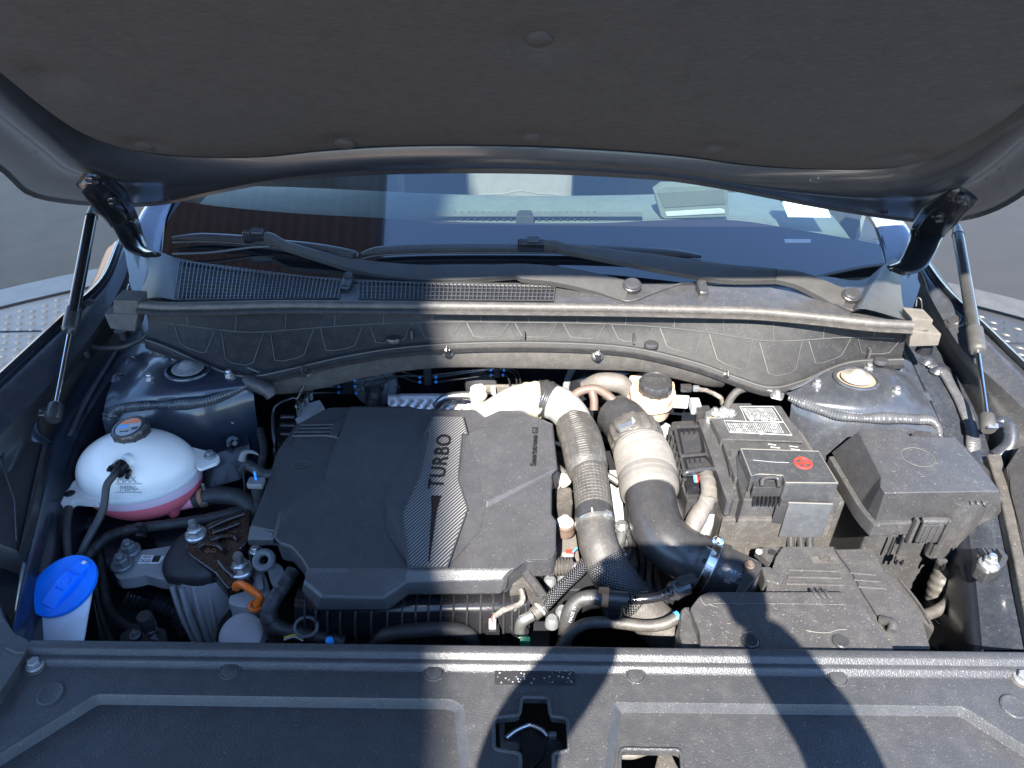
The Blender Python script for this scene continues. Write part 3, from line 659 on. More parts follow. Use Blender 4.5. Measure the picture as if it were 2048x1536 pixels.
# front wall of the cowl: moulded panel under the seal
blk = thing('cowl_front_wall', 'moulded grey plastic wall below the seal with fine panel lines', 'bulkhead panel', P(1024, 660, 1.0))
tr = [(282, 632), (345, 634), (460, 634), (600, 632), (760, 632), (900, 634), (1024, 636), (1200, 638), (1400, 642), (1520, 648), (1640, 656), (1740, 664), (1826, 668)]
lr = [(300, 690), (345, 700), (455, 745), (530, 752), (640, 722), (760, 698), (880, 686), (1024, 682), (1180, 687), (1330, 707), (1470, 752), (1545, 775), (1610, 760)]
lr = [(296, 676), (345, 694), (440, 736), (505, 749), (590, 733), (680, 712), (780, 695), (880, 686), (1000, 682), (1150, 684), (1270, 694), (1390, 722), (1480, 755), (1540, 771), (1600, 758), (1690, 722), (1780, 716), (1826, 716)]
N = 110
tops = cr([P(u, v-6, 1.058) for u, v in tr], N)[0]
def zl(u): return .985
ZW = lambda v: 1.015-(v-682)*.00045
lows = cr([P(u, v, ZW(v)) for u, v in lr], N)[0]
# resample so that columns line up by x
def byx(line, x):
    for a, b in zip(line, line[1:]):
        if a.x <= x <= b.x: return a.lerp(b, (x-a.x)/max(1e-6, b.x-a.x))
    return line[0] if x < line[0].x else line[-1]
xs = [max(tops[0].x, lows[0].x)+k/(N-1)*(min(tops[-1].x, lows[-1].x)-max(tops[0].x, lows[0].x)) for k in range(N)]
T_ = [byx(tops, x) for x in xs]; L_ = [byx(lows, x) for x in xs]
def wall(t, k, off=0.): 
    a, b = T_[k], L_[k]; p = a.lerp(b, t); p.y += .005*math.sin(math.pi*min(1, t*1.05)); p.z += -.0
    return p+V((0, -off*.8, off*.6))
rows = [[wall(t, k) for k in range(N)] for t in (0, .15, .35, .55, .75, .9, 1)]
loft('moulded_wall', rows, 'wallp', blk, smooth=60)
loft('lower_ledge', [L_, [p+V((0, -.005, .004)) for p in L_], [p+V((0, -.010, .002)) for p in L_], [p+V((0, -.012, -.003)) for p in L_], [p+V((0, -.017, -.005)) for p in L_], [p+V((0, -.017, -.012)) for p in L_]], 'wallp', blk, smooth=50)
tube('ledge_bead', [p+V((0, -.009, .002)) for p in L_], .0014, 'edgeline', blk, n=8, smooth=False)
bm = bmesh.new()                                             # fine moulded panel lines
add_tube(bm, [wall(.33, k, .0008) for k in range(2, N-2)], .0010, n=6, smooth=False)
for k in list(range(6, N-4, 7)):
    w2 = 2 if k < N/2 else -2
    add_tube(bm, [wall(t, k, .0008) for t in (.02, .2, .33)], .0007, n=5)
    s = 1 if k < N/2 else -1
    q = [wall(.36, k-2, .0008), wall(.82, k-1, .0008), wall(.86, k, .0008), wall(.86, min(N-1, k+2), .0008), wall(.82, min(N-1, k+3), .0008), wall(.36, min(N-1, k+4), .0008)]
    add_tube(bm, q, .0007, n=5, smooth=False)
finish(bm, 'panel_line', 'edgeline', blk)
for u, v in ((824, 668), (1048, 672), (1268, 677), (1737, 706)):
    c = P(u, v, ZW(v)+.008); box('rib', c, V((.002, 0, 0)), V((0, .006, 0)), V((0, 0, .009)), 'plastic', blk, bevel=.001)
for u, v in ((787, 679), (1302, 689), (1760, 722)): lathe('plug', [(0, .004), (.011, .0035), (.013, 0), (.013, -.004)], P(u, v, ZW(v)+.004)-FW*.004, 'smooth', blk, sx=1, sy=.8)
# felt pad on the bulkhead with its clips
pad = thing('bulkhead_pad', 'curved grey felt pad hanging below the cowl wall with black clips', 'insulation pad', P(1024, 712, .95))
pt = [(543, 768), (556, 752), (600, 738), (680, 718), (760, 705), (880, 695), (1024, 692), (1180, 697), (1290, 710), (1370, 728), (1425, 748), (1448, 764)]
pb = [(552, 786), (590, 784), (650, 774), (740, 752), (850, 736), (940, 733), (1024, 735), (1180, 738), (1280, 742), (1350, 756), (1410, 770), (1440, 772)]
a = cr([P(u, v, 1.004-(v-692)*.00045) for u, v in pt], 60)[0]; b = cr([P(u, v, .965-(v-735)*.0005) for u, v in pb], 60)[0]
loft('felt', [[p+V((0, .02, -.002)) for p in a], [p+V((0, -.004, 0)) for p in a], [p.lerp(q, .15)+V((0, -.010, .004)) for p, q in zip(a, b)], [p.lerp(q, .5)+V((0, -.011, .004)) for p, q in zip(a, b)], [p.lerp(q, .88)+V((0, -.007, 0)) for p, q in zip(a, b)], b, [q+V((0, .03, -.004)) for q in b]], 'pad', pad, smooth=70, refine=20)
for u, v in ((616, 742), (897, 703), (1193, 710), (1444, 750)):
    c = P(u, v, .995-(v-703)*.00045)-FW*.016; ax_ = V((0, -.75, .66))
    bm = bmesh.new(); add_lathe(bm, [(0, -.002), (.0115, -.002), (.0115, 0), (.0085, .0015), (.0055, .002), (.0050, .013), (0, .013)], c-ax_*.002, ax_, n=20)
    add_box(bm, c+ax_*.012, V((.0012, 0, 0)), ax_*.012, V((0, .004, .004))); add_box(bm, c+ax_*.010+V((0, -.003, -.006)), V((.004, 0, 0)), V((0, .003, 0)), V((0, -.002, .006)))
    finish(bm, 'pad_clip', 'smooth', pad, bevel=.0006)
# dark bulkhead and bay floor: one tub
tub = thing('engine_bay_tub', 'deep dark engine bay walls and floor under the components', 'engine bay', V((0, .8, .4)))
loft('bulkhead', [[P(u, v, ZW(v))+V((0, .02, -.006)) for u, v in lr], [P(u, v, ZW(v))+V((0, .06, -.03)) for u, v in lr], [V((P(u, v, ZW(v)).x, 1.24, .85)) for u, v in lr], [V((P(u, v, ZW(v)).x, 1.20, .45)) for u, v in lr]], 'edp', tub, n=60)
loft('bay_floor', [[V((x, y, .45)) for x in (-.9, 0, .9)] for y in (.30, 1.3)], 'dark', tub)
loft('front_wall', [[V((x, .53, z)) for x in (-.72, 0, .72)] for z in (.45, .905)], 'dark', tub)
# ================================================================ wipers
def wiper(name, blade, arm, conn, cap, label, sunny):
    t = thing('windscreen_wiper', label, 'wiper', PC(cap[0], cap[1], 0), 'windscreen wipers')
    bp = [PWs(u, v, .016) for u, v in blade]; n_ = len(bp)
    tube('blade', bp, [.004]+[.0100]*(n_-2)+[.004], 'smooth', t, n=10, flat=.8, ns=50)
    tube('rubber_edge', [p-V((0, .004, .008)) for p in bp], .0025, 'rubber', t, n=8, ns=40)
    cc = cr([V((u, v, h)) for u, v, h in arm], 40)[0]
    dep = lambda q: (q-CAM).dot(FW)
    d0, d1 = dep(PWs(cc[0].x, cc[0].y, .034)), dep(PC(cc[-1].x, cc[-1].y, .016)); an = V((0, -.34, .94))
    rows = [[], [], [], [], []]
    for i, p in enumerate(cc):
        d = (cc[min(i+1, 39)]-cc[max(i-1, 0)]); d.z = 0; d.normalize(); n_2 = V((d.y, -d.x, 0))
        if n_2.y > 0: n_2 = -n_2
        c0 = CAM+ray(p.x, p.y)*(d0+(d1-d0)*i/39); E_ = lambda k: PP(p.x+n_2.x*p.z*k, p.y+n_2.y*p.z*k, c0, an)
        up, dn, ri = E_(1), E_(-1), E_(.35)+an*.003
        for r, q in zip(rows, (up-an*.010, up, ri, dn, dn-an*.011)): r.append(q)
    bm = bmesh.new(); add_loft(bm, rows, close=False); lo_ = [r[0] for r in rows]; hi_ = [r[-1] for r in rows]
    for e_ in (lo_, hi_): bm.faces.new([bm.verts.new(q) for q in e_])
    bmesh.ops.recalc_face_normals(bm, faces=bm.faces)
    if sum(f.normal.dot(CAM-f.calc_center_median()) for f in bm.faces) < 0: bmesh.ops.reverse_faces(bm, faces=bm.faces)
    finish(bm, 'arm', 'wiper', t, smooth=28)
    c = PWs(conn[0], conn[1], .026)
    box('connector', c, V((.026, 0, 0)), V((0, .008, .004)), V((0, -.004, .010)), 'gloss', t, bevel=.004)
    box('connector_latch', c+V((.004, -.002, .012)), V((.012, 0, 0)), V((0, .006, .003)), V((0, -.001, .004)), 'smooth', t, bevel=.002)
    if sunny: 
        for d in (-.022, -.017, -.012): box('latch_rib', c+V((d, -.008, .006)), V((.001, 0, 0)), V((0, .002, 0)), V((0, 0, .007)), 'smooth', t, bevel=0)
    q = PC(cap[0], cap[1], .017)
    lathe('pivot_cap', [(0, .006), (.011, .0055), (.0135, .003), (.014, 0), (.0155, -.001), (.0155, -.014)], q, 'smooth', t, ax=V((0, -.45, 1)), n=26, sx=1.15)
wiper('a', [(345, 476), (400, 474), (480, 478), (560, 487), (640, 496), (705, 508), (711, 511)], [(528, 470, 7), (545, 473, 7), (560, 483, 8), (582, 492, 7), (660, 515, 9), (720, 530, 12), (800, 541, 14), (870, 545, 15), (950, 544, 14), (1036, 539, 12), (1044, 542, 15), (1110, 548, 16), (1190, 564, 18), (1256, 582, 20)], (513, 474), (1262, 582),
      'left wiper lying in shade with its arm reaching the sunlit middle of the cowl', True)
wiper('b', [(722, 508), (760, 501), (850, 497), (1000, 496), (1120, 497), (1250, 501), (1350, 507), (1402, 513)], [(1080, 484, 5), (1112, 487, 6), (1130, 495, 8), (1150, 497, 8), (1250, 513, 12), (1350, 529, 15), (1450, 544, 16), (1548, 548, 12), (1556, 549, 11), (1600, 557, 14), (1650, 579, 17), (1692, 600, 19)], (1062, 491), (1697, 601),
      'right wiper with its black connector in the middle of the windscreen', True)
tube('spare', [PWs(u, v, .012) for u, v in ((345, 508), (420, 505), (500, 495), (540, 493))], .003, 'smooth', bpy.data.objects['windscreen_wiper'], n=8).name = 'rubber_strip'
# ================================================================ inner wings, strut towers, fenders
def rows3(*ls, n=24): return [cr([P(*q) for q in l], n)[0] for l in ls]
def fender(label, rows, cl, sg):
    t = thing('front_fender', label, 'fender', P(*rows[0][1]), 'front fenders')
    R_ = rows3(*rows)
    o = R_[0]
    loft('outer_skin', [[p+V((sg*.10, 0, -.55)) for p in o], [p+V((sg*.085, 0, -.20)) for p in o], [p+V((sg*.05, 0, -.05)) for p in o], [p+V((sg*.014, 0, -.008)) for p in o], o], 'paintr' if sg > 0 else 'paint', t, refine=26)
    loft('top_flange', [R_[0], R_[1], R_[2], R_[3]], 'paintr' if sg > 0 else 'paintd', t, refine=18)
    loft('inner_wall', [R_[3], [p.lerp(q, .3)+V((0, 0, -.004)) for p, q in zip(R_[3], R_[4])], R_[4], [p+V((0, 0, -.25)) for p in R_[4]]], 'smooth' if sg < 0 else 'plastic', t, refine=14)
    for u, v, z in cl: lathe('push_clip', [(0, .003), (.010, .0025), (.012, 0), (.016, -.001), (.018, -.005)], P(u, v, z), 'smooth', t, ax=V((-sg*.55, -.1, 1)))
    return t
fA = fender('dark blue fender along the left edge of the engine bay', [
    [(238, 480, 1.052), (206, 553, 1.045), (142, 615, 1.038), (0, 746, 1.03), (-220, 950, 1.015)],
    [(243, 487, 1.043), (212, 560, 1.030), (152, 622, 1.022), (12, 757, 1.014), (-205, 960, 1.0)],
    [(248, 497, 1.047), (220, 563, 1.034), (164, 626, 1.027), (24, 764, 1.019), (-190, 968, 1.004)],
    [(256, 540, 1.032), (232, 592, 1.020), (190, 662, 1.010), (108, 760, 1.0), (-80, 950, .985)],
    [(262, 575, .99), (248, 640, .965), (168, 735, .945), (90, 858, .935), (-10, 1110, .90)]], [(185, 609, 1.026)], -1)
fB = fender('dark fender along the right edge of the engine bay, its flange in sunlight', [
    [(1838, 500, 1.052), (1890, 572, 1.045), (1964, 643, 1.038), (2060, 735, 1.03), (2280, 945, 1.015)],
    [(1833, 507, 1.043), (1884, 580, 1.030), (1955, 650, 1.022), (2050, 744, 1.014), (2268, 952, 1.0)],
    [(1828, 515, 1.047), (1877, 583, 1.034), (1944, 654, 1.027), (2040, 752, 1.019), (2255, 962, 1.004)],
    [(1836, 545, 1.032), (1878, 625, 1.020), (1930, 705, 1.008), (2030, 800, .998), (2190, 960, .985)],
    [(1838, 580, .99), (1862, 660, .965), (1912, 745, .945), (1972, 850, .935), (2080, 1110, .90)]], [(1908, 641, 1.026)], 1)
def inner_wing(label, rail, tower, face, cap, studs, bead, sg, mt, cm, bm_):
    t = thing('inner_wing', label, 'inner wing', P(*cap), 'inner wings with strut towers')
    rl = rows3(*rail)
    loft('rail', rl, 'paintd' if sg > 0 else mt, t, refine=16)
    ins = rl[-1]
    loft('side_wall', [ins, [p+V((-sg*.012, 0, -.03)) for p in ins], [p+V((-sg*.016, 0, -.15)) for p in ins], [p+V((-sg*.03, -.02, -.5)) for p in ins]], 'edp', t, refine=20)  # near-black primer on both walls stands in for their deep shade
    tw = [cr([P(*q) for q in l], 26)[0] for l in tower]
    # strut tower: top plate, rolled edge and falling front face
    e = tw[-1]
    f = [[p+V((0, -.006, -.005)) for p in e], [p+V((0, -.012, -.020)) for p in e], [p+V((0, -.020, -.06)) for p in e], [p+V((0, -.028, -.14)) for p in e], [p+V((0, -.03, -.5)) for p in e]]
    c = P(*cap); allr = tw+f
    tp = []
    for r in cr_rows(tw, 22): 
        row = []
        for p in r:
            d = math.hypot(p.x-c.x, (p.y-c.y)*1.0); q = p.copy(); q.z += .010*max(0, 1-(d/.115)**4)-.004
            row.append(q)
        tp.append(row)
    so = loft('strut_tower', tp+f, mt, t, smooth=60)
    k = .0355
    ring('bearing_rim', c+V((0, 0, .009)), (0, 0, 1), k, .0035, mt, t, sy=.92, n=40)
    lathe('bearing_recess', [(0, .0075), (k-.001, .0075), (k-.001, .004)], c, 'dark' if sg < 0 else 'sand', t)
    lathe('strut_cap', [(0, .024), (.005, .0235), (.009, .0215), (.0135, .016), (.018, .0130), (.0245, .0115), (.0265, .0105), (.0270, .009), (.024, .007), (.024, .006)], c+V((0, 0, .003)), cm, t, sy=.92, n=30)
    for u, v, z in studs: bolt(P(u, v, z), t, .0078, (0, 0, 1), 'steel', .9, 'stud_nut')
    bp = [P(*q) for q in bead]
    tube('seam_sealer', bp, [.006]+[.0095]*(len(bp)-2)+[.008], 'sealer' if sg < 0 else 'sealerd', t, n=14, ns=260, mod=lambda a, q, tt: .0007*math.sin(a*2*math.pi/.0042)+.0012*math.sin(a*47)+.0008*math.sin(a*91), flat=.8)
    return t
def cr_rows(rows, n):
    cols = [cr(list(c), n)[0] for c in zip(*rows)]; return [list(r) for r in zip(*cols)]
wl = inner_wing('dark blue inner wing and strut tower in shade behind the coolant tank',
    [[(258, 600, .975), (225, 660, .957), (160, 755, .945), (95, 880, .935), (70, 1000, .925), (40, 1150, .915), (20, 1290, .91)],
     [(268, 640, .968), (238, 690, .960), (175, 770, .950), (115, 880, .937), (86, 1000, .927), (52, 1150, .915), (20, 1290, .91)],
     [(285, 665, .965), (258, 712, .958), (200, 790, .945), (150, 880, .922), (116, 1000, .905), (76, 1150, .895), (44, 1290, .89)]],
    [[(250, 690, .975), (300, 683, .985), (400, 700, .985), (470, 735, .983), (518, 752, .982)],
     [(232, 735, .972), (300, 735, .986), (385, 735, .986), (460, 752, .984), (515, 760, .980)],
     [(212, 790, .966), (300, 785, .984), (390, 780, .984), (460, 775, .980), (512, 768, .976)],
     [(206, 818, .958), (300, 812, .968), (390, 806, .968), (455, 792, .968), (508, 775, .968)]], None,
    (379, 748, .985), [(302, 764, .985), (353, 722, .986), (460, 756, .984)],
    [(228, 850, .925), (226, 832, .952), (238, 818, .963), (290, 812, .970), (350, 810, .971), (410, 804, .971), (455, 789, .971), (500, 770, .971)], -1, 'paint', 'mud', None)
wr = inner_wing('dusty inner wing and strut tower in sunlight behind the fuse box',
    [[(1836, 620, .975), (1880, 700, .955), (1930, 782, .945), (1966, 860, .937), (2000, 980, .928), (2050, 1150, .915), (2085, 1300, .91)],
     [(1828, 650, .970), (1862, 715, .962), (1905, 790, .952), (1940, 870, .938), (1965, 980, .928), (2005, 1150, .915), (2035, 1300, .91)],
     [(1812, 690, .968), (1835, 745, .958), (1862, 800, .945), (1895, 890, .922), (1925, 1000, .905), (1950, 1150, .895), (1965, 1300, .89)]],
    [[(1574, 782, .982), (1620, 765, .984), (1690, 735, .985), (1770, 715, .984), (1822, 716, .976)],
     [(1578, 788, .980), (1630, 780, .984), (1710, 763, .986), (1790, 760, .984), (1845, 768, .972)],
     [(1580, 793, .977), (1635, 805, .981), (1720, 810, .984), (1800, 808, .982), (1870, 818, .966)],
     [(1582, 797, .970), (1640, 824, .968), (1724, 838, .968), (1810, 838, .966), (1882, 846, .958)]], None,
    (1710, 766, .985), [(1632, 775, .984), (1735, 743, .986), (1790, 790, .984)],
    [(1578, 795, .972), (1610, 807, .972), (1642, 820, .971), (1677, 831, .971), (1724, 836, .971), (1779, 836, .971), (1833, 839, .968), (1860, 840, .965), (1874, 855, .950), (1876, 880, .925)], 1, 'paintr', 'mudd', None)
tube('seam_sealer', [P(1856, 731, .966), P(1884, 742, .964), P(1906, 778, .958), P(1928, 817, .951), P(1942, 856, .944), P(1947, 887, .938), P(1944, 912, .925)], [.005, .009, .010, .010, .011, .012, .009], 'sealerd', wr, n=14, ns=220, flat=.6, mod=lambda a, q, tt: .0006*math.sin(a*2*math.pi/.004)+.001*math.sin(a*60))
tube('seam_sealer', [P(238, 692, .966), P(205, 745, .957), P(172, 800, .949), P(140, 870, .938)], [.003, .005, .005, .004], 'sealer', wl, n=10, ns=60, flat=.6)
# pressed dimples and torn flange edge on the towers
for w_, l, m in ((wl, ((262, 722, .972), (236, 755, .968), (250, 838, .93)), 'paint'), (wr, ((1800, 738, .976), (1848, 790, .962), (1878, 740, .965), (1858, 722, .966)), 'paintd')):
    for q in l: lathe('pressed_dimple', [(0, .008), (.004, .007), (.009, .002), (.013, -.003)], P(*q), m, w_, n=16, sx=1.3)
tube('flange_edge', [P(u, v, .992) for u, v in ((290, 688), (300, 672), (312, 678), (316, 696), (330, 690), (346, 700), (350, 684), (372, 694), (430, 706), (470, 724), (520, 744))], .0028, 'sealerd', wl, n=8, ns=80, flat=.6)
for k in range(5): lathe('spot_weld', [(0, .0006), (.0030, .0010), (.0042, .0014), (.0052, 0)], P(300+k*42, 846-abs(k-2)*3, .925)+V((0, -.004, 0)), 'paint', wl, V((0, -1, .25)), n=14)
tube('flange_edge', [P(u, v, .992) for u, v in ((1582, 778), (1610, 766), (1650, 742), (1690, 728), (1740, 716), (1784, 720), (1800, 728))], .003, 'sealerd', wr, n=8, ns=60, flat=.6)
tube('pin', [P(1738, 728, .985), P(1740, 710, 1.0)], .0016, 'steel', wr, n=8)
for w_, pts in ((wl, ((250, 600), (258, 585))), (wr, ((1832, 612), (1842, 616)))):
    tube('wire_hook', [P(pts[0][0], pts[0][1], 1.0), P(pts[0][0]+3, pts[0][1]-16, 1.02), P(pts[1][0], pts[1][1]-16, 1.02), P(pts[1][0]+2, pts[1][1], 1.0)], .0014, 'steel', w_, n=8)
pprism('rear_apron', [(236, 470), (345, 470), (345, 640), (300, 690), (212, 690)], .93, .05, 'edp', wl, bevel=.004); pprism('lower_apron', [(-120, 980), (62, 980), (62, 1320), (-160, 1320)], .87, .05, 'edp', wl, bevel=.004); pprism('rear_apron', [(1750, 480), (1852, 480), (1885, 690), (1800, 700), (1760, 640)], .93, .05, 'edp', wr, bevel=.004)
# brackets that carry the gas struts
for w_, c, s, m in ((wl, (100, 842), -1, 'paint'), (wr, (1984, 862), 1, 'paintd')):
    q = P(c[0], c[1], .962); X = V((s, 0, 0))
    tube('strut_bracket', [q+X*.002+V((0, -.03, -.03)), q+X*.020+V((0, -.022, -.012)), q+X*.026+V((0, -.002, .006)), q+X*.020+V((0, .012, .010)), q+X*.004+V((0, .006, .004))], [.013, .012, .011, .010, .006], m, w_, n=16, flat=.8)
    lathe('bracket_foot', [(0, .012), (.012, .010), (.020, .003), (.024, -.004)], q+V((0, -.034, -.036)), m, w_)
# plastic trim strips next to the fenders
tl_ = thing('fender_trim', 'black plastic trim plate at the left edge above the blue washer cap', 'trim panel', P(30, 980, .96), 'inner fender trims')
prism('plate', p3([(-90, 850, .985), (60, 862, .952), (88, 868, .945), (60, 1000, .938), (46, 1058, .934), (36, 1104, .930), (-40, 1075, .95), (-160, 1040, .975)]), .06, 'smooth', tl_, bevel=.004)
tube('moulded_crease', p3([(36, 856, .966), (7, 904, .969), (5, 928, .968), (30, 1000, .950), (34, 1080, .936)]), .0016, 'smooth', tl_, n=8, smooth=False)
prism('edge_strip', p3([(88, 872, .952), (60, 1000, .946), (47, 1060, .941), (37, 1106, .937), (40, 1104, .936), (54, 1060, .940), (70, 1000, .944), (94, 890, .95)]), .03, 'smooth', tl_, bevel=.0015)
tr_ = thing('fender_trim', 'dusty plastic trim strip at the right edge beside the fuse box', 'trim panel', P(2012, 960, .95), 'inner fender trims')
prism('strip', p3([(1974, 908, .950), (2003, 906, .955), (2022, 985, .948), (2052, 1120, .938), (2090, 1300, .93), (2062, 1300, .925), (2026, 1110, .935), (2000, 990, .944)]), .05, 'dusty', tr_, bevel=.003)
prism('side_plate', p3([(2040, 890, .985), (2012, 935, .962), (2022, 985, .95), (2052, 1120, .94), (2090, 1290, .93), (2160, 1290, .94), (2160, 880, 1.0)]), .05, 'smooth', tr_, bevel=.003)
# ================================================================ radiator cover
rc = thing('radiator_cover', 'wide black plastic cover over the radiator along the bottom edge', 'radiator cover', P(1024, 1400, .925))
be = [(62, 1279), (400, 1283), (800, 1288), (1200, 1293), (1600, 1298), (2048, 1303), (2200, 1305)]
b0 = cr([P(u, v, .932) for u, v in be], 60)[0]
prof = [(.004, -.05), (.001, -.004), (0, -.001), (-.002, 0), (-.0095, .0), (-.0125, -.001), (-.0155, -.006), (-.0175, -.0065), (-.0215, -.0055), (-.024, -.007), (-.027, -.0115), (-.030, -.012)]
loft('edge_beads', [[p+V((0, a, b)) for p in b0] for a, b in prof], 'panel', rc, smooth=70)
ZP = .932-.012
def q2(pts, z=ZP): return [P(u, v, z) for u, v in pts]
front_v = 1800
outl = [p+V((0, -.030, -.012)) for p in b0[::3]]+[b0[-1]+V((0, -.030, -.012))]
outl += [P(2300, 1500, ZP), P(2300, front_v, ZP), P(-250, front_v, ZP), P(-180, 1560, ZP), P(4, 1396, ZP)]
def rnd(pts, r, n=4):               # rounded corners of a picture outline
    out = []
    for i, p in enumerate(pts):
        a, b, c = V((*pts[i-1], 0)), V((*p, 0)), V((*pts[(i+1) % len(pts)], 0))
        d1, d2 = a-b, c-b; k = min(r, d1.length*.45, d2.length*.45); s, e = b+d1.normalized()*k, b+d2.normalized()*k
        for t in [j/n for j in range(n+1)]: q = s.lerp(b, t).lerp(b.lerp(e, t), t); out.append((q.x, q.y))
    return out
def shrink(pts, d):
    n = len(pts); c = V((sum(p[0] for p in pts)/n, sum(p[1] for p in pts)/n)); out = []
    area = sum(pts[i][0]*pts[(i+1) % n][1]-pts[(i+1) % n][0]*pts[i][1] for i in range(n)); s = 1 if area > 0 else -1
    for i in range(n):
        a, b, e = V(pts[i-1]), V(pts[i]), V(pts[(i+1) % n]); u = (b-a); w_ = (e-b)
        if u.length < 1e-6 or w_.length < 1e-6: out.append(pts[i]); continue
        u.normalize(); w_.normalize(); n1 = V((-u.y, u.x))*s; n2 = V((-w_.y, w_.x))*s; m = n1+n2
        m = m/max(.35, m.length_squared)*2; m = m*.5 if False else m
        k = d/max(.5, (1+n1.dot(n2))/2)**.5
        mm = (n1+n2).normalized()*k; out.append((b.x+mm.x, b.y+mm.y))
    return out
pkl = rnd([(-160, 1700), (-60, 1545), (192, 1388), (905, 1398), (928, 1412), (958, 1700)], 14)
pkr = rnd([(1190, 1700), (1224, 1404), (1926, 1412), (2150, 1555), (2230, 1700)], 14)
latch = rnd([(1043, 1394), (1097, 1395), (1101, 1432), (1135, 1436), (1139, 1501), (1106, 1507), (1110, 1640), (1038, 1640), (1041, 1507), (988, 1498), (987, 1436), (1039, 1430)], 8)
fill('top_plate', [outl, q2(pkl), q2(pkr), q2(latch)], 'panel', rc, h=.012)
hole = rnd([(1240, 1498), (1362, 1500), (1372, 1640), (1236, 1640)], 12)
for nm, pk, hl_ in (('pocket', pkl, None), ('pocket', pkr, hole)):
    i1, i2 = shrink(pk, 4), shrink(pk, 18); i3 = shrink(pk, 21)
    bm = bmesh.new(); add_loft(bm, [q2(pk, ZP), q2(i1, ZP-.002), q2(i2, ZP-.0105), q2(i3, ZP-.012)], close=True); bmesh.ops.recalc_face_normals(bm, faces=bm.faces)
    if sum(f.normal.z for f in bm.faces) < 0: bmesh.ops.reverse_faces(bm, faces=bm.faces)
    finish(bm, 'pocket_edge', 'panel', rc, smooth=80)
    fill('pocket_floor', [q2(i3, ZP-.012)]+([q2(hl_, ZP-.012)] if hl_ else []), 'panel', rc, h=.012)
# rolled lips around the openings
for lp, z in ((latch, ZP), (hole, ZP-.012)):
    p = q2(lp, z+.0005); tube('opening_lip', p+[p[0]], .0022, 'panel', rc, n=8, smooth=False, cap=False)
loft('front_skirt', [[P(u, front_v, ZP) for u in (-250, 500, 1024, 1600, 2300)], [P(u, front_v, ZP)+V((0, -.04, -.03)) for u in (-250, 500, 1024, 1600, 2300)], [P(u, front_v, ZP)+V((0, -.06, -.30)) for u in (-250, 500, 1024, 1600, 2300)], [P(u, front_v, ZP)+V((0, -.03, -.62)) for u in (-250, 500, 1024, 1600, 2300)]], 'panel', rc)
def pin(u, v, r, kind):
    c = P(u, v, ZP); n = V((0, -.06, 1))
    if kind == 'pin':
        o = lathe('push_pin', [(0, .0035), (r*.6, .0034), (r*.86, .0028), (r*.92, .001), (r*.92, -.001)], c, 'panel', rc, ax=n, n=26)
        ring('pin_collar', c+V((0, 0, .001)), n, r*1.02, r*.07, 'plastic', rc)
    elif kind == 'bolt':
        lathe('bolt_seat', [(0, .001), (r*1.2, .001), (r*1.25, -.001)], c, 'dusty', rc, n=26); bolt(c+V((0, 0, .003)), rc, r*.62, n, 'mudb', 0)
    else:
        lathe('flat_plug', [(0, .0012), (r*.3, .0005), (r*.9, .0022), (r, .0015), (r*1.04, -.001)], c, 'panel', rc, ax=n, n=30)
MT['mudb'] = mat('dull_bolt', (.20, .21, .22), .45, metal=.5, dust=.4, dustcol=(.3, .3, .3), dscale=40)
pin(72, 1332, .0105, 'bolt'); pin(102, 1388, .0145, 'plug')
for u, v in ((460, 1341), (868, 1345), (1271, 1350), (1675, 1355)): pin(u, v, .0112, 'pin')
pin(2042, 1358, .0105, 'bolt'); pin(2027, 1414, .0145, 'plug')
dc = [P(u, v, ZP+.0008) for u, v in rnd([(990, 1323), (1147, 1325), (1151, 1371), (989, 1369)], 5)]
de = prism('warning_decal', dc, .0006, 'label', rc, bevel=0)
bm = bmesh.new(); rd = random.Random(5)
for _ in range(60):
    c = P(rd.uniform(995, 1145), rd.uniform(1328, 1366), ZP+.0012); r = rd.uniform(.0003, .0012)
    bm.faces.new([bm.verts.new(c+V((math.cos(t)*r, math.sin(t)*r, 0))) for t in [k*math.pi/3 for k in range(6)]])
finish(bm, 'paint_speckle', 'printgrey', rc, smooth=0)['kind'] = 'stuff'
ring('decal_circle', P(1131, 1337, ZP+.0012), (0, 0, 1), .003, .0003, 'printgrey', rc)
# corner trim at the left
ct = thing('corner_trim', 'black plastic corner trim at the bottom left, split from the radiator cover', 'trim panel', P(0, 1330, .92))
prism('plate', [P(u, v, .932) for u, v in rnd([(-160, 1140), (-8, 1190), (8, 1235), (30, 1268), (57, 1279), (57, 1297), (-2, 1391), (-190, 1560), (-300, 1560)], 6)], .05, 'panel', ct, bevel=.006)
tube('seam_bead', [P(u, v, .931) for u, v in ((12, 1296), (35, 1305), (52, 1306))], .0025, 'panel', ct, n=8)
# bonnet catch in the opening
lk = thing('bonnet_catch', 'black bonnet catch seen through the cross-shaped opening', 'bonnet catch', P(1065, 1490, .86))
prism('base_plate', [P(u, v, .885) for u, v in ((1000, 1470), (1040, 1450), (1062, 1446), (1090, 1456), (1125, 1480), (1138, 1510), (1138, 1620), (1030, 1620), (1010, 1520))], .03, 'smooth', lk, bevel=.004)
tube('striker_hook', [P(u, v, .893) for u, v in ((1012, 1476), (1030, 1462), (1052, 1452), (1062, 1451), (1084, 1460), (1096, 1472))], .003, 'steel', lk, n=10)
prism('pawl', [P(u, v, .897) for u, v in ((1042, 1462), (1062, 1456), (1080, 1470), (1096, 1474), (1092, 1500), (1082, 1520), (1060, 1540), (1044, 1540))], .01, 'gloss', lk, bevel=.002)
prism('side_bracket', [P(u, v, .89) for u, v in ((998, 1444), (1009, 1444), (1010, 1480), (1040, 1486), (1040, 1500), (1000, 1496))], .004, 'dusty', lk, bevel=.001)
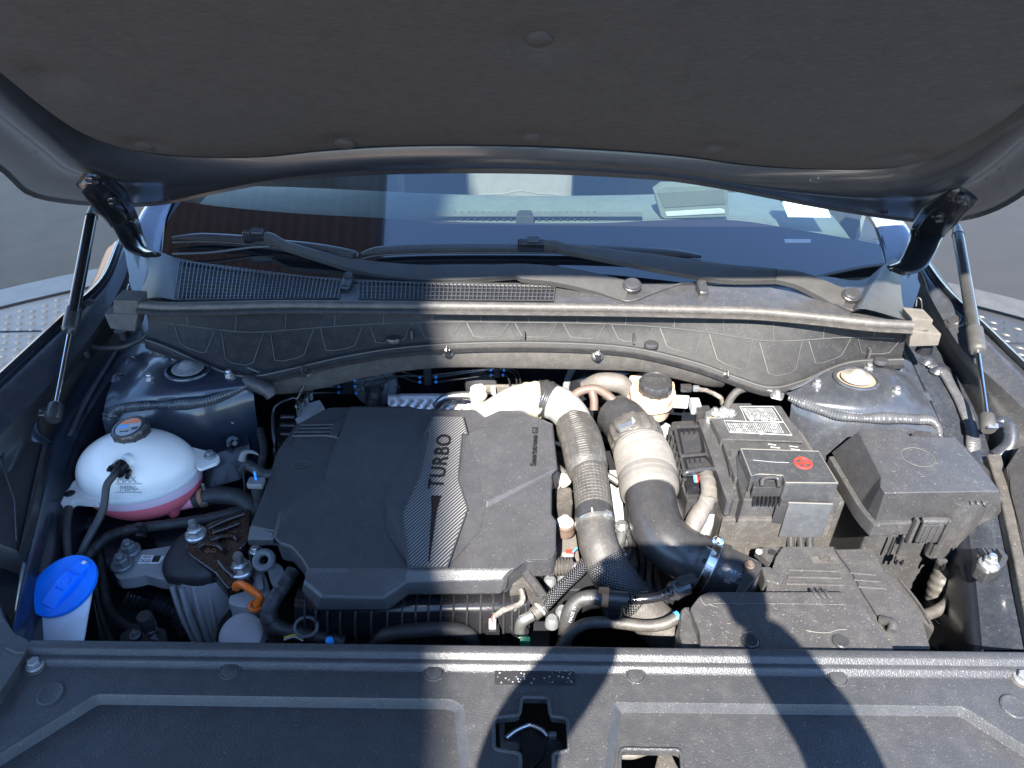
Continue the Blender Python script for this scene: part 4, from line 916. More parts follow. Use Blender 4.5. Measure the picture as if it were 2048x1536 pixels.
prism('sensor_plug', [P(u, v, .893) for u, v in ((1096, 1462), (1113, 1462), (1114, 1472), (1098, 1473))], .012, 'mudb', lk, bevel=.001)
bb = thing('headlamp_bracket', 'grey bracket seen through the square opening at the bottom right of centre', 'bracket', P(1310, 1520, .85))
prism('plate', [P(u, v, .875) for u, v in ((1318, 1502), (1340, 1502), (1370, 1560), (1370, 1640), (1300, 1640), (1308, 1540))], .02, 'dusty', bb, bevel=.002)
tube('hose', [P(u, v, .86) for u, v in ((1225, 1506), (1262, 1508), (1290, 1500), (1312, 1492))], .006, 'taped', bb)
# ================================================================ engine cover
EB_ = .078; EN = V((0, -EB_, 1)).normalized(); EO = V((0, 1.0, .952))
def PE(u, v, off=0.): return PP(u, v, EO+EN*off, EN)
ec = thing('engine_cover', 'large black plastic engine cover with a carbon look insert and raised lettering', 'engine cover', PE(830, 980, 0))
def poly2off(pts, ds):              # outward offset of a picture polygon, one distance per edge
    n = len(pts); ar = sum(pts[i][0]*pts[(i+1) % n][1]-pts[(i+1) % n][0]*pts[i][1] for i in range(n)); s = -1 if ar > 0 else 1
    out = []
    for i in range(n):
        a, b, c = V(pts[i-1]), V(pts[i]), V(pts[(i+1) % n]); u = (b-a).normalized(); w_ = (c-b).normalized()
        n1, n2 = V((-u.y, u.x))*s, V((-w_.y, w_.x))*s; d1, d2 = ds[i-1], ds[i]; cr_ = u.x*w_.y-u.y*w_.x
        if abs(cr_) < .12: out.append(tuple(b+n1*((d1+d2)/2))); continue
        p1 = a+n1*d1; p2 = b+n2*d2; t = ((p2.x-p1.x)*w_.y-(p2.y-p1.y)*w_.x)/cr_; q = p1+u*t
        if (q-b).length > 3*max(d1, d2, 1): q = b+(n1*d1+n2*d2)*.7
        out.append(tuple(q))
    return out
def raised(name, pts, off0, off1, ds, m='cover', bevel=.0012):
    if not isinstance(ds, (list, tuple)): ds = [ds]*len(pts)
    bot = [PE(u, v, off0) for u, v in poly2off(pts, ds)]
    bm = bmesh.new(); add_prism(bm, [PE(u, v, off1) for u, v in pts], bot=bot); return finish(bm, name, m, ec, smooth=0, bevel=bevel, seg=1, bang=12)
LOW = -.010
base = [(500, 1050), (519, 1008), (553, 904), (577, 868), (589, 851), (646, 819), (660, 814), (700, 813), (815, 813), (844, 819), (985, 820), (1044, 821), (1107, 847), (1117, 941), (1105, 949), (1104, 1028), (1112, 1039), (1113, 1099), (1109, 1114), (1098, 1120),
        (1054, 1122), (1042, 1130), (1012, 1154), (1000, 1150), (614, 1140), (603, 1120), (580, 1093), (558, 1088), (548, 1062)]
prism('base_shell', [PE(u, v, LOW) for u, v in base], .034, 'cover', ec, bevel=.003)
prism('corner_flap', [PE(500, 1050, LOW), PE(549, 1056, LOW), PE(547, 1080, -.022), PE(494, 1080, -.024)], .012, 'cover', ec, bevel=.002)
M_ = [(702, 814), (678, 876), (652, 957), (556, 1052), (549, 1076), (560, 1086), (582, 1092), (606, 1120), (616, 1138), (1026, 1138), (1042, 1129), (1054, 1121), (1097, 1119), (1107, 1113), (1111, 1098), (1110, 1040), (1102, 1029), (1103, 949), (1115, 940), (1105, 849), (1043, 822), (985, 821), (845, 820), (816, 814)]
raised('main_deck', M_, LOW-.001, 0, [2, 4, 22, 6]+[1.5]*(len(M_)-4), bevel=.0014)
# falling front edge with its step
rows = [[PE(616, 1137, 0), PE(700, 1137, 0), PE(770, 1137, 0), PE(815, 1137, 0), PE(1026, 1137, 0), PE(1042, 1129, 0)],
        [PE(611, 1146, -.003), PE(700, 1143, -.001), PE(770, 1143, -.001), PE(815, 1142, -.001), PE(1018, 1142, -.001), PE(1036, 1134, -.002)],
        [P(610, 1160, .917), P(646, 1190, .914), P(766, 1194, .914), P(812, 1164, .917), P(1004, 1160, .916), P(1014, 1156, .916)],
        [P(607, 1166, .914), P(642, 1196, .911), P(769, 1199, .911), P(814, 1168, .913), P(1006, 1165, .913), P(1015, 1162, .912)],
        [P(604, 1182, .899), P(636, 1219, .893), P(776, 1220, .893), P(816, 1189, .896), P(1000, 1187, .897), P(1012, 1178, .898)],
        [P(603, 1184, .880), P(636, 1222, .872), P(776, 1222, .872), P(816, 1190, .872), P(1000, 1190, .872), P(1012, 1182, .872)]]
bm = bmesh.new(); add_loft(bm, rows); bmesh.ops.recalc_face_normals(bm, faces=bm.faces)
if sum(f.normal.z for f in bm.faces) < 0: bmesh.ops.reverse_faces(bm, faces=bm.faces)
es = [e for e in bm.edges if len(e.link_faces) == 2]
bmesh.ops.bevel(bm, geom=es, offset=.0022, segments=2, profile=.5, affect='EDGES', clamp_overlap=True)
finish(bm, 'front_lip', 'cover', ec, smooth=22).modifiers.new('normals', 'WEIGHTED_NORMAL').keep_sharp = True
raised('right_deck', [(937, 865), (1044, 824), (1104, 850), (1114, 938), (1102, 943), (974, 1003)], -.001, .005, [2, 2, 2, 2, 13, 6])
raised('left_deck', [(697, 830), (684, 834), (664, 850), (660, 872), (676, 872)], LOW, LOW+.004, [1, 4, 3, 2, 1])
# flanks of the centre spine and the carbon look insert
INS = [(866, 834), (926, 834), (935, 868), (924, 868), (916, 958), (935, 1018), (894, 1134), (818, 1134), (804, 1026), (840, 949), (857, 866), (849, 868)]
bm = bmesh.new()
for pl in ([(857, 866, .008), (848, 868, .001), (768, 1000, .001), (804, 1026, .007), (840, 949, .008)], [(768, 1000, .001), (772, 1060, .001), (818, 1134, .004), (804, 1026, .007)],
           [(924, 868, .008), (937, 866, .003), (972, 1012, .001), (935, 1018, .007), (916, 958, .008)], [(935, 1018, .007), (972, 1012, .001), (960, 1060, .001), (896, 1134, .003)]):
    f = bm.faces.new([bm.verts.new(PE(u, v, o)) for u, v, o in pl]); f.normal_update()
    if f.normal.z < 0: f.normal_flip()
finish(bm, 'spine_flank', 'cover', ec, smooth=0)
raised('carbon_insert', INS, .002, .0085, 2, 'carbon', .0012)
bm = bmesh.new(); p = [PE(u, v, .0088) for u, v in INS]; add_tube(bm, p+[p[0]], .0012, n=8, smooth=False, cap=False); finish(bm, 'insert_edge', 'cover', ec)
ux = (PE(893, 875, .009)-PE(877, 970, .009)); uy = PE(860, 920, .009)-PE(900, 927, .009)
def upright(s, c, size, m, par, off, ux, uy, ext=.0012, sp=1.): return text(s[0], s[1], PE(c[0], c[1], off), ux, uy, size, m, par, ext, sp)
upright(('turbo_letters', 'TURBO'), (882, 921), .0335, 'gloss', ec, .0095, ux, uy, .0018, 1.12)
raised('needle', [(862, 991), (883, 991), (874, 1020), (859, 1124), (856, 1124), (863, 1020)], .0075, .0098, .4, 'gloss', .0004)
ux2 = (PE(1072, 850, .006)-PE(1067, 935, .006)); uy2 = PE(1050, 893, .006)-PE(1090, 895, .006)
upright(('raised_letters', 'Smartstream G1'), (1069, 892), .0135, 'gloss', ec, .0060, ux2, uy2, .0016, 1.0)
for k in range(4):
    v = 850+k*7.2; x = -k*5
    tube('chevron_rib', [PE(590+x, v+16, LOW+.001), PE(600+x, v, LOW+.002), PE(664+x*.7, v-1, LOW+.002), PE(686+x*.6, v+4, LOW+.001)], .0023, 'cover', ec, n=8, smooth=False)
ring('oil_symbol', PE(604, 931, LOW+.0006), EN, .0118, .0006, 'edgeline', ec, sx=1.05, sy=1.)
tube('oil_symbol_can', [PE(u, v, LOW+.001) for u, v in ((597, 930), (600, 934), (609, 934), (612, 930), (620, 927))], .0006, 'edgeline', ec, n=6, smooth=False)
tube('oil_symbol_can', [PE(u, v, LOW+.001) for u, v in ((601, 928), (608, 928), (608, 932))], .0006, 'edgeline', ec, n=6, smooth=False)
raised('corner_facet', [(1112, 1042), (1110, 1098), (1080, 1108), (1062, 1112)], -.001, -.0005, 1, 'cover')
tube('seam_groove', [PE(u, v, .0056) for u, v in ((938, 864), (990, 845), (1043, 825))], .0006, 'cover', ec, n=6)
# ================================================================ engine below the cover
en = thing('engine_block', 'engine block and ribbed black intake manifold under the engine cover', 'engine', PE(820, 1100, -.1))
prism('block', [PE(u, v, -.045) for u, v in ((560, 1000), (620, 850), (1090, 850), (1090, 1120), (1000, 1150), (640, 1150))], .35, 'dark', en, bevel=.01)
mt_ = [(590, 1196), (680, 1206), (800, 1208), (900, 1206), (1000, 1204), (1060, 1196)]
a = [P(u, v, .868) for u, v in mt_]; a = cr(a, 40)[0]
loft('manifold', [[p+V((0, .03, -.004)) for p in a], a, [p+V((0, -.014, -.014)) for p in a], [p+V((0, -.022, -.034)) for p in a], [p+V((0, -.020, -.055)) for p in a], [p+V((0, 0, -.12)) for p in a]], 'gloss', en, refine=16)
for k in range(2, 39, 2):
    p = a[k]; bm = bmesh.new(); add_tube(bm, [p+V((0, .02, .001)), p+V((0, -.004, -.003)), p+V((0, -.017, -.013)), p+V((0, -.026, -.034)), p+V((0, -.024, -.052))], .0016, n=6, flat=1.8); finish(bm, 'manifold_rib', 'smooth', en)
tube('manifold_flange', [P(u, v, .815) for u, v in ((600, 1232), (700, 1241), (800, 1246), (900, 1245), (1000, 1240), (1060, 1230))], .006, 'smooth', en, n=10, flat=.5)
tube('manifold_bead', [P(u, v, .862) for u, v in ((805, 1203), (870, 1203), (940, 1206), (980, 1216))], .004, 'smooth', en, n=10)
prism('front_block', [P(u, v, .80) for u, v in ((660, 1240), (1100, 1240), (1100, 1300), (660, 1300))], .3, 'dark', en, bevel=.004)
hs = thing('coolant_hose', 'thick black hose arching behind the radiator cover below the engine cover', 'hose', P(850, 1275, .84))
tube('hose', [P(745, 1292, .80), P(772, 1270, .835), P(839, 1261, .85), P(900, 1259, .85), P(938, 1270, .835), P(952, 1296, .80)], .0105, 'rubber', hs, n=18)
# ================================================================ left side of the bay
wp = thing('wheel_arch_liner', 'dark matt inner panel under the coolant tank', 'inner panel', P(230, 1150, .75))
loft('panel', rows3([(120, 1010, .84), (200, 990, .82), (320, 1000, .80), (500, 1000, .78)], [(130, 1120, .80), (200, 1110, .79), (300, 1100, .77), (480, 1100, .74)], [(140, 1200, .76), (200, 1200, .74), (290, 1210, .70), (470, 1210, .66)], [(150, 1300, .70), (210, 1300, .68), (290, 1300, .64), (460, 1300, .60)]), 'edp', wp, refine=20)
lathe('grommet', [(0, .001), (.004, .001), (.005, .004), (.010, .004), (.014, 0), (.014, -.004)], P(182, 1045, .83), 'smooth', wp)
tube('edge_hose', [P(137, 1015, .90), P(133, 1060, .89), P(136, 1110, .87), P(140, 1160, .85)], .006, 'rubber', wp)
tube('edge_hose', [P(124, 880, .925), P(104, 960, .915), P(90, 1040, .905), P(84, 1100, .89), P(84, 1180, .86)], .008, 'paint', wp)
prism('wheel_arch_bracket', [P(u, v, .80) for u, v in ((268, 1080), (292, 1062), (306, 1075), (306, 1100), (330, 1130), (300, 1120), (262, 1110))], .03, 'edp', wp, bevel=.005)
prism('mount_base', [P(u, v, .79) for u, v in ((206, 1150), (226, 1140), (300, 1165), (290, 1180), (270, 1170), (226, 1165))], .03, 'edp', wp, bevel=.006)
# coolant expansion tank
TC = P(278, 943, .905); TA = V((-.075, -.03, 1)).normalized()
tk = thing('coolant_tank', 'round milky coolant tank with pink coolant and a black cap', 'coolant tank', TC-V((0, 0, .08)))
RX = 121*pxs(TC); SY = .72
def dome(r, h, n, up=True): return [(r*math.cos(t), (1 if up else -1)*h*math.sin(t)) for t in [k*math.pi/2/n for k in range(n+1)]]
pr = [(x, z) for x, z in dome(RX*.985, .072, 14)]
lathe('upper_shell', [(RX*1.0, -.004)]+pr, TC, 'milk', tk, TA, 48, sy=SY)
lathe('seam_flange', [(RX*.97, -.006), (RX*1.0, -.005), (RX*1.012, -.002), (RX*1.012, .001), (RX*1.006, .003), (RX*.98, .004)], TC, 'milk', tk, TA, 48, sy=SY)
lw = [(RX*.985*max(0, math.cos(t))**.55, -.066*math.sin(t)) for t in [k*math.pi/2/14 for k in range(15)]]
lathe('lower_shell', [(x*1.004, z-.006) for x, z in lw if z > -.019], TC, 'milkpink', tk, TA, 48, sy=SY)
liq = [(x, z-.006) for x, z in lw]
lathe('coolant', [(0, liq[0][1])]+liq, TC, 'coolant', tk, TA, 48, sy=SY)
CC = P(258, 856, .985); CA = V((-.14, -.10, 1)).normalized(); cs = .0272
lathe('filler_neck', [(.019, -.040), (.0195, -.016), (.0205, -.010), (.0205, -.004), (.018, .001)], CC-CA*.008, 'pinkneck', tk, CA)
lathe('neck_collar', [(.034, -.040), (.030, -.030), (.024, -.024), (.021, -.022), (.0, -.020)], CC-CA*.008, 'milk', tk, CA, 36)
lathe('cap', [(cs*.95, -.016), (cs, -.014), (cs, -.001), (cs*.93, .003), (cs*.80, .0035), (cs*.78, .002), (0, .002)], CC, 'smooth', tk, CA, 72, mod=lambda t, z: .0014*(1 if math.sin(t*11) > .75 else 0) if z < 0 else 0)
lathe('cap_label', [(0, .0026), (cs*.74, .0026), (cs*.74, .002)], CC, 'printgrey', tk, CA, 36)
e, f, a = frame(CA)
def cap_patch(pts, m, z=.0029): prism('label_print', [CC+e*(x*cs)+f*(y*cs)+CA*z for x, y in pts], .0002, m, tk, bevel=0)
cap_patch([(math.cos(t)*.72, math.sin(t)*.72) for t in [R(25+k*13) for k in range(11)]], 'orange')
cap_patch([(-.45, -.5), (.25, -.5), (.25, -.25), (-.45, -.25)], 'print'); cap_patch([(-.36, -.44), (.18, -.44), (.18, -.31), (-.36, -.31)], 'label', .0031)
cap_patch([(0, .0), (.66, .05), (.62, .22), (.1, .2)], 'print'); cap_patch([(-.6, .0), (-.1, .0), (-.1, .16), (-.6, .16)], 'bluedot'); cap_patch([(.28, -.3), (.6, -.26), (.64, -.05), (.3, -.08)], 'label')
text('label_print', 'HOT', CC+f*(cs*.50)+CA*.0031, e, f, .010, 'print', tk, .0001)
text('label_print', '1.1', CC-e*(cs*.1)-f*(cs*.375)+CA*.0033, e, f, .005, 'print', tk, .0001)
def ear(pts, z, h): return prism('mounting_ear', [P(u, v, z) for u, v in pts], h, 'milk', tk, bevel=.003)
ear(rnd([(380, 893), (416, 902), (436, 909), (440, 917), (434, 925), (398, 938), (390, 930)], 6), .925, .006)
ear(rnd([(160, 955), (146, 962), (138, 978), (120, 990), (118, 1002), (126, 1014), (136, 1012), (148, 1000), (196, 1004), (196, 985)], 6), .90, .012)
bolt(P(420, 910, .929), tk, .006, (0, 0, 1), 'mudb', 0)
lathe('ear_bush', [(0, .001), (.006, .001), (.008, -.001)], P(139, 986, .902), 'dark', tk)
def ell(u, v):                      # point on the upper dome
    d = ray(u, v); e, f, a = frame(TA); best = None; s0 = None
    for k in range(2000):
        s = .7+k*.0004; q = CAM+d*s-TC; x, y, z = q.dot(e)/RX, q.dot(f)/(RX*SY), q.dot(a)/.072
        if x*x+y*y+max(0, z)**2 < 1.0: return CAM+d*(s-.0004)
    return PY(u, v, TC.y)
def dome_text(s, u, v, size):
    c = ell(u, v); a1, a2 = ell(u+14, v), ell(u, v-8); ux = a1-c; uy = a2-c; n = ux.cross(uy).normalized()
    text('level_mark', s, c+n*.0012, ux, uy, size, 'print', tk, .0010)
dome_text('MAX', 254, 960, .0125); dome_text('MIN-', 258, 977, .0125)
for v in (968, 985): tube('level_line', [ell(u, v)+V((0, -.0006, .0006)) for u in (232, 250, 268, 284)], .0006, 'print', tk, n=6)
c = ell(252, 921); lathe('moulded_boss', [(0, .006), (.006, .005), (.010, .002), (.013, -.004)], c, 'milk', tk, V((0, -.6, .8)))
nz = ell(247, 934); vh = thing('vent_hose', 'thin black hose running from the front of the coolant tank down to the washer cap', 'hose', nz)
h0 = nz+V((-.004, -.012, .004))
tube('hose', [h0, ell(240, 950)-FW*.020, ell(232, 968)-FW*.026, P(205, 1022, .925), P(172, 1085, .90), P(146, 1138, .87)], .0054, 'rubber', vh, n=14)
tube('nozzle', [nz+V((.004, .012, 0)), nz+V((0, -.002, .003))], .0095, 'milk', tk, n=16)
tube('clip_collar', [nz+V((0, -.001, .003)), nz+V((-.003, -.014, .004))], .0125, 'gloss', vh, n=16)
for dx, dz in ((-.013, .004), (.013, -.003), (.010, -.010), (-.010, -.009), (0, .012)): box('clip_tab', nz+V((dx, -.012, dz+.003)), V((.003, 0, 0)), V((0, .005, 0)), V((0, 0, .0025)), 'gloss', vh, bevel=.0008)
tube('outlet_spout', [P(360, 1006, .855), P(398, 998, .86)], .0125, 'pinkneck', tk, n=16)
lathe('drain_boss', [(0, -.004), (.008, -.003), (.010, .004), (.010, .02)], P(348, 1026, .845), 'coolant', tk)
ch = thing('coolant_hose', 'fat black hose with a rusty spring clip beside the coolant tank', 'hose', P(440, 992, .87))
tube('hose', [P(392, 999, .862), P(412, 994, .868), P(440, 990, .872), P(478, 996, .872), P(506, 1016, .865), P(520, 1040, .85)], .0145, 'rubber', ch, n=20)
cp = P(407, 995, .867); cd_ = (P(420, 992, .868)-P(396, 999, .862)).normalized()
tube('spring_clip', [cp-cd_*.0035, cp+cd_*.0035], .0158, 'rustclip', ch, n=20)
box('clip_tang', P(407, 974, .89), V((.003, 0, 0)), V((0, .002, 0)), V((0, 0, .007)), 'steel', ch); box('clip_tang', P(409, 1008, .868), V((.006, 0, 0)), V((0, .002, -.001)), V((0, 0, .004)), 'steel', ch)
# washer filler
wf = thing('washer_filler', 'washer fluid filler neck with a bright blue cap', 'washer filler', P(120, 1270, .80))
WC = P(127, 1171, .895); WA = V((-.12, -.24, .96)).normalized(); wr_ = 67*pxs(WC)
e_, f_, a_ = frame(WA); NB_ = P(118, 1310, .845); bm = bmesh.new()
add_loft(bm, [[c+(e_*math.cos(t)+f_*math.sin(t))*r for t in [2*math.pi*k/36 for k in range(36)]] for c, r in [(WC-WA*.004, wr_*.86)]+[((WC-WA*.006).lerp(NB_, q), wr_*(.86-.17*q)) for q in (.08, .3, .5, .75, 1, 1.3)]], close=True); bmesh.ops.recalc_face_normals(bm, faces=bm.faces); finish(bm, 'neck', 'washer', wf)
lathe('cap', [(wr_*.86, -.006), (wr_*.98, -.004), (wr_, -.001), (wr_*.985, .002), (wr_*.80, .0045), (wr_*.5, .003), (0, .002)], WC, 'blue', wf, WA, 40)
e1 = PP(168, 1128, WC+WA*.004, WA); e2 = PP(96, 1212, WC+WA*.004, WA); dd = (e1-e2).normalized(); sd2 = WA.cross(dd)
hw = 16*pxs(WC)
def WPt(t, s, z): return e2+dd*t*(e1-e2).length+sd2*s*hw+WA*z
bm = bmesh.new(); add_prism(bm, [WPt(-.02, -1.05, .003), WPt(-.02, 1.05, .003), WPt(.5, 1.0, .006), WPt(1.02, .95, .003), WPt(1.05, .95, .003), WPt(1.05, .30, .003), WPt(.99, .28, .003), WPt(.99, -.25, .003), WPt(1.05, -.28, .003), WPt(1.05, -.95, .003), WPt(.5, -1.0, .006)], .010, down=-WA); finish(bm, 'cap_tab', 'blue', wf, bevel=.0015)
tube('washer_symbol', [WPt(.50, x, .0066) for x in (-.7, -.4, .1, .5)], .0005, 'blue', wf, n=6)
tube('washer_symbol', [WPt(.50+y, x, .0068) for x, y in ((-.7, 0), (-.5, .09), (0, .13), (.45, .08), (.5, 0), (.1, -.06), (-.7, 0))], .0006, 'blue', wf, n=6, smooth=False)
for x in (-.35, -.1, .15, .4): tube('washer_symbol', [WPt(.66, x, .0066), WPt(.70, x, .0066)], .0005, 'blue', wf, n=6)
text('washer_symbol', 'WASHER ONLY', WPt(.74, 0, .0062), sd2*-1, dd, .0055, 'blue', wf, .0005)
text('washer_symbol', 'FLUID', WPt(.36, 0, .0062), sd2*-1, dd, .0055, 'blue', wf, .0005)
box('hinge_pin', WPt(1.02, 0, .001), sd2*.004, dd*.003, WA*.002, 'white', wf)
tube('side_sensor', [P(46, 1180, .885), P(64, 1200, .870), P(84, 1222, .850)], [.007, .006, .008], 'mudb', wf, n=12)
# engine mount
em = thing('engine_mount', 'cast aluminium engine mount with a black rubber dome and a white label', 'engine mount', P(380, 1200, .78))
prism('mount_arm', [P(u, v, .835) for u, v in rnd([(226, 1144), (229, 1128), (246, 1112), (268, 1102), (300, 1098), (345, 1091), (352, 1110), (345, 1160), (318, 1158), (290, 1150), (262, 1156), (236, 1158)], 6)], .022, 'alu', em, bevel=.004)
col = [(346, 1160), (372, 1170), (400, 1172), (428, 1166), (462, 1155)]
ct_ = [P(u, v, .835) for u, v in col]
loft('mount_column', [ct_, [p+V((.004+.010*(i-2)*-.3, -.012, -.05)) for i, p in enumerate(ct_)], [p+V((.006-.006*(i-2), -.02, -.12)) for i, p in enumerate(ct_)], [p+V((.006-.006*(i-2), -.02, -.25)) for i, p in enumerate(ct_)]], 'alu', em, n=24, refine=14)
for k, t in enumerate((0, .18, .40, .62)):
    p = ct_[0].lerp(ct_[-1], t)+V((0, -.008 if 0 < t < .6 else -.003, 0)); s = (t-.5)*-.03
    tube('column_rib', [p+V((0, -.004, -.004)), p+V((s*.4+.004, -.020, -.05)), p+V((s+.006, -.028, -.12)), p+V((s+.006, -.03, -.2))], [.004, .005, .005, .005], 'alu', em, n=8, flat=1.3)
dm = [P(u, v, .842) for u, v in rnd([(322, 1140), (328, 1120), (345, 1090), (356, 1077), (380, 1062), (420, 1062), (440, 1090), (430, 1144), (428, 1153), (404, 1161), (360, 1161), (330, 1156)], 8)]
dc_ = sum(dm, V())/len(dm)
loft('rubber_dome', [[p+V((0, 0, -.012)) for p in dm+[dm[0]]], dm+[dm[0]], [p.lerp(dc_, .06)+V((0, 0, .006)) for p in dm+[dm[0]]], [p.lerp(dc_, .22)+V((0, .002, .012)) for p in dm+[dm[0]]], [p.lerp(dc_, .55)+V((0, .003, .018)) for p in dm+[dm[0]]], [p.lerp(dc_, .999)+V((0, .003, .02)) for p in dm+[dm[0]]]], 'rubber', em, smooth=80)
for q in ((259, 1100, .842), (244, 1128, .842)): bolt(P(*q), em, .0105, (0, 0, 1), 'mudb', .6)
lb = [P(u, v, .8365) for u, v in ((284, 1109), (330, 1112), (319, 1127), (275, 1127))]
prism('part_label', lb, .0006, 'paper', em, bevel=0)
lx, ly = lb[1]-lb[0], lb[0]-lb[3]
text('label_print', '2650', lb[3].lerp(lb[2], .28)+ly*.27+V((0, 0, .0004)), lx, ly, .0085, 'label', em, .0001); text('label_print', '0J21R', lb[3].lerp(lb[2], .3)+ly*.70+V((0, 0, .0004)), lx, ly, .005, 'label', em, .0001)
bm = bmesh.new()
for k in range(14): add_box(bm, lb[3].lerp(lb[2], .60+k*.024)+ly*.5+V((0, 0, .0003)), lx*.006*(1+k % 2), ly*.36, V((0, 0, .0001)))
finish(bm, 'bar_code', 'label', em, smooth=0)
# rusty black bracket
rb = thing('mount_bracket', 'rusty black steel bracket bolted over the engine mount', 'bracket', P(440, 1100, .86))
rp = [P(*q) for q in ((369, 1096, .868), (377, 1080, .870), (388, 1068, .872), (418, 1044, .876), (460, 1028, .880), (500, 1016, .884), (500, 1078, .874), (480, 1098, .868), (494, 1118, .862), (503, 1142, .856), (498, 1158, .852), (470, 1172, .846), (456, 1180, .842), (444, 1166, .848), (430, 1147, .854), (380, 1112, .864))]
prism('plate', rp, .026, 'rust', rb, bevel=.004, grow=.002)
for l in (((416, 1056), (440, 1044), (466, 1034), (490, 1026)), ((424, 1064), (450, 1056), (478, 1045)), ((422, 1079), (440, 1072), (468, 1071), (476, 1078)), ((396, 1093), (410, 1086), (436, 1089), (448, 1098)), ((440, 1120), (452, 1136), (470, 1150))):
    tube('pressed_rib', [P(u, v, .868+(1120-v)*.00017) for u, v in l], .0042, 'rust', rb, n=10, flat=.7)
for x in (415, 427): ring('stamped_circle', P(x, 1101, .868), (0, 0, 1), .0032, .0005, 'rustclip', rb)
bolt(P(392, 1068, .874), rb, .0105, (0, 0, 1), 'steel', 1.3); bolt(P(483, 1138, .860), rb, .0115, (0, 0, 1), 'steel', 1.5)
# engine end parts
ee = thing('timing_case', 'pale cast aluminium end of the engine between the mount and the engine cover', 'engine casing', P(510, 1170, .80))
prism('casting', [P(u, v, .835) for u, v in rnd([(492, 1122), (512, 1118), (528, 1142), (536, 1160), (542, 1186), (524, 1206), (506, 1216), (478, 1214), (456, 1208), (458, 1190), (490, 1180)], 6)], .12, 'alu', ee, bevel=.006)
prism('casting_boss', [P(u, v, .845) for u, v in rnd([(510, 1150), (524, 1148), (528, 1176), (514, 1180)], 5)], .02, 'alu', ee, bevel=.003)
prism('cam_sensor', [P(u, v, .875) for u, v in rnd([(494, 1100), (518, 1092), (534, 1098), (530, 1116), (500, 1120)], 4)], .02, 'gloss', ee, bevel=.002)
bolt(P(512, 1100, .88), ee, .006, (0, 0, 1), 'steel', 0)
lathe('alternator_face', [(0, .004), (.024, .003), (.030, .0), (.033, -.006), (.033, -.05)], P(482, 1268, .815), 'alu', ee, V((0, -.35, .94)), 40, sx=1.0)
prism('belt_cover', [P(u, v, .80) for u, v in rnd([(430, 1270), (440, 1240), (462, 1215), (500, 1212), (530, 1225), (536, 1300), (430, 1300)], 8)], .06, 'gloss', ee, bevel=.006)
ey = thing('lifting_eye', 'dark round lifting eye beside the orange dipstick', 'lifting eye', P(528, 1120, .88))
ring('eye', P(528, 1120, .885), V((0, -.5, .85)), .0115, .0055, 'mud', ey, n=30)
prism('tail', [P(u, v, .878) for u, v in rnd([(534, 1136), (552, 1124), (566, 1134), (570, 1160), (552, 1176), (540, 1160)], 5)], .008, 'mud', ey, bevel=.002)
dp = thing('dipstick', 'orange oil dipstick handle', 'dipstick', P(505, 1195, .85))
D0 = [P(472, 1178, .852), P(474, 1170, .860), P(486, 1170, .866), P(504, 1181, .866), P(518, 1192, .860), P(518, 1202, .852), P(512, 1210, .845)]
tube('handle', D0, [.0055, .0065, .0072, .0072, .0068, .0062, .006], 'orange', dp, n=14, ns=50, flat=.75)
ring('collar', P(512, 1211, .842), (0, 0, 1), .0085, .003, 'orange', dp)
text('lettering', 'ON', P(498, 1176, .8725), V((1, -.5, -.3)), V((.3, .8, .4)), .007, 'orange', dp, .0006)
ac = thing('service_port', 'silver refrigerant service port with a black cap behind the radiator cover', 'service port', P(296, 1265, .82))
AP = P(294, 1246, .845)
lathe('cap', [(0, .018), (.009, .0175), (.0105, .015), (.0108, -.008), (.0098, -.009)], AP, 'smooth', ac, V((.05, -.1, 1)))
lathe('fitting', [(0, -.008), (.0098, -.009), (.0098, -.014), (.0085, -.015), (.0098, -.017), (.0098, -.022), (.008, -.023), (.008, -.06)], AP, 'chrome', ac, V((.05, -.1, 1)))
prism('bracket', [P(u, v, .815) for u, v in rnd([(240, 1268), (262, 1256), (330, 1256), (336, 1300), (240, 1300)], 5)], .01, 'edp', ac, bevel=.003); bolt(P(270, 1270, .82), ac, .005, (0, 0, 1), 'mudb', .5)
# taped looms
def loom(label, pts, r, m='tape', pitch=.016):
    t = thing('wiring_loom', label, 'wiring loom', P(*pts[len(pts)//2]))
    p = [P(*q) for q in pts]
    tube('taped_bundle', p, r, m, t, n=14, ns=max(60, len(p)*22), mod=lambda a, q, tt: .0009*((a/pitch+q/6.283) % 1)+.0004*math.sin(a*210+q*3)); return t
l1 = loom('black taped wiring loom sweeping below the coolant tank', [(500, 1014, .86), (462, 1026, .865), (406, 1039, .862), (328, 1050, .858), (266, 1058, .855), (219, 1073, .85), (190, 1096, .842), (170, 1122, .83)], .0078)
box('loom_clip', P(284, 1055, .868), V((.005, 0, 0)), V((0, .004, 0)), V((0, -.004, .012)), 'smooth', l1); box('loom_clip', P(283, 1070, .855), V((.006, 0, 0)), V((0, .004, 0)), V((0, -.004, .006)), 'smooth', l1)
l2 = loom('thick taped wiring loom bending round the left front corner of the engine cover', [(586, 1140, .875), (572, 1165, .87), (548, 1200, .862), (537, 1228, .85), (548, 1252, .838), (584, 1264, .83), (640, 1274, .825), (690, 1284, .82)], [.0095, .0105, .011, .0115, .011, .0095, .008, .008])
for o, m in ((0, 'yellow'), (4, 'print'), (-4, 'smooth')): tube('wire', [P(568, 1276+o, .835), P(588, 1270+o, .838), P(606, 1278+o, .832)], .0012, m, l2, n=6)
ring('loom_ring', P(612, 1254, .845), V((0, -.5, .85)), .013, .0022, 'mud', l2, sx=1.2); lathe('blue_plug', [(0, .003), (.005, .002), (.006, -.004)], P(659, 1281, .84), 'bluedot', l2)
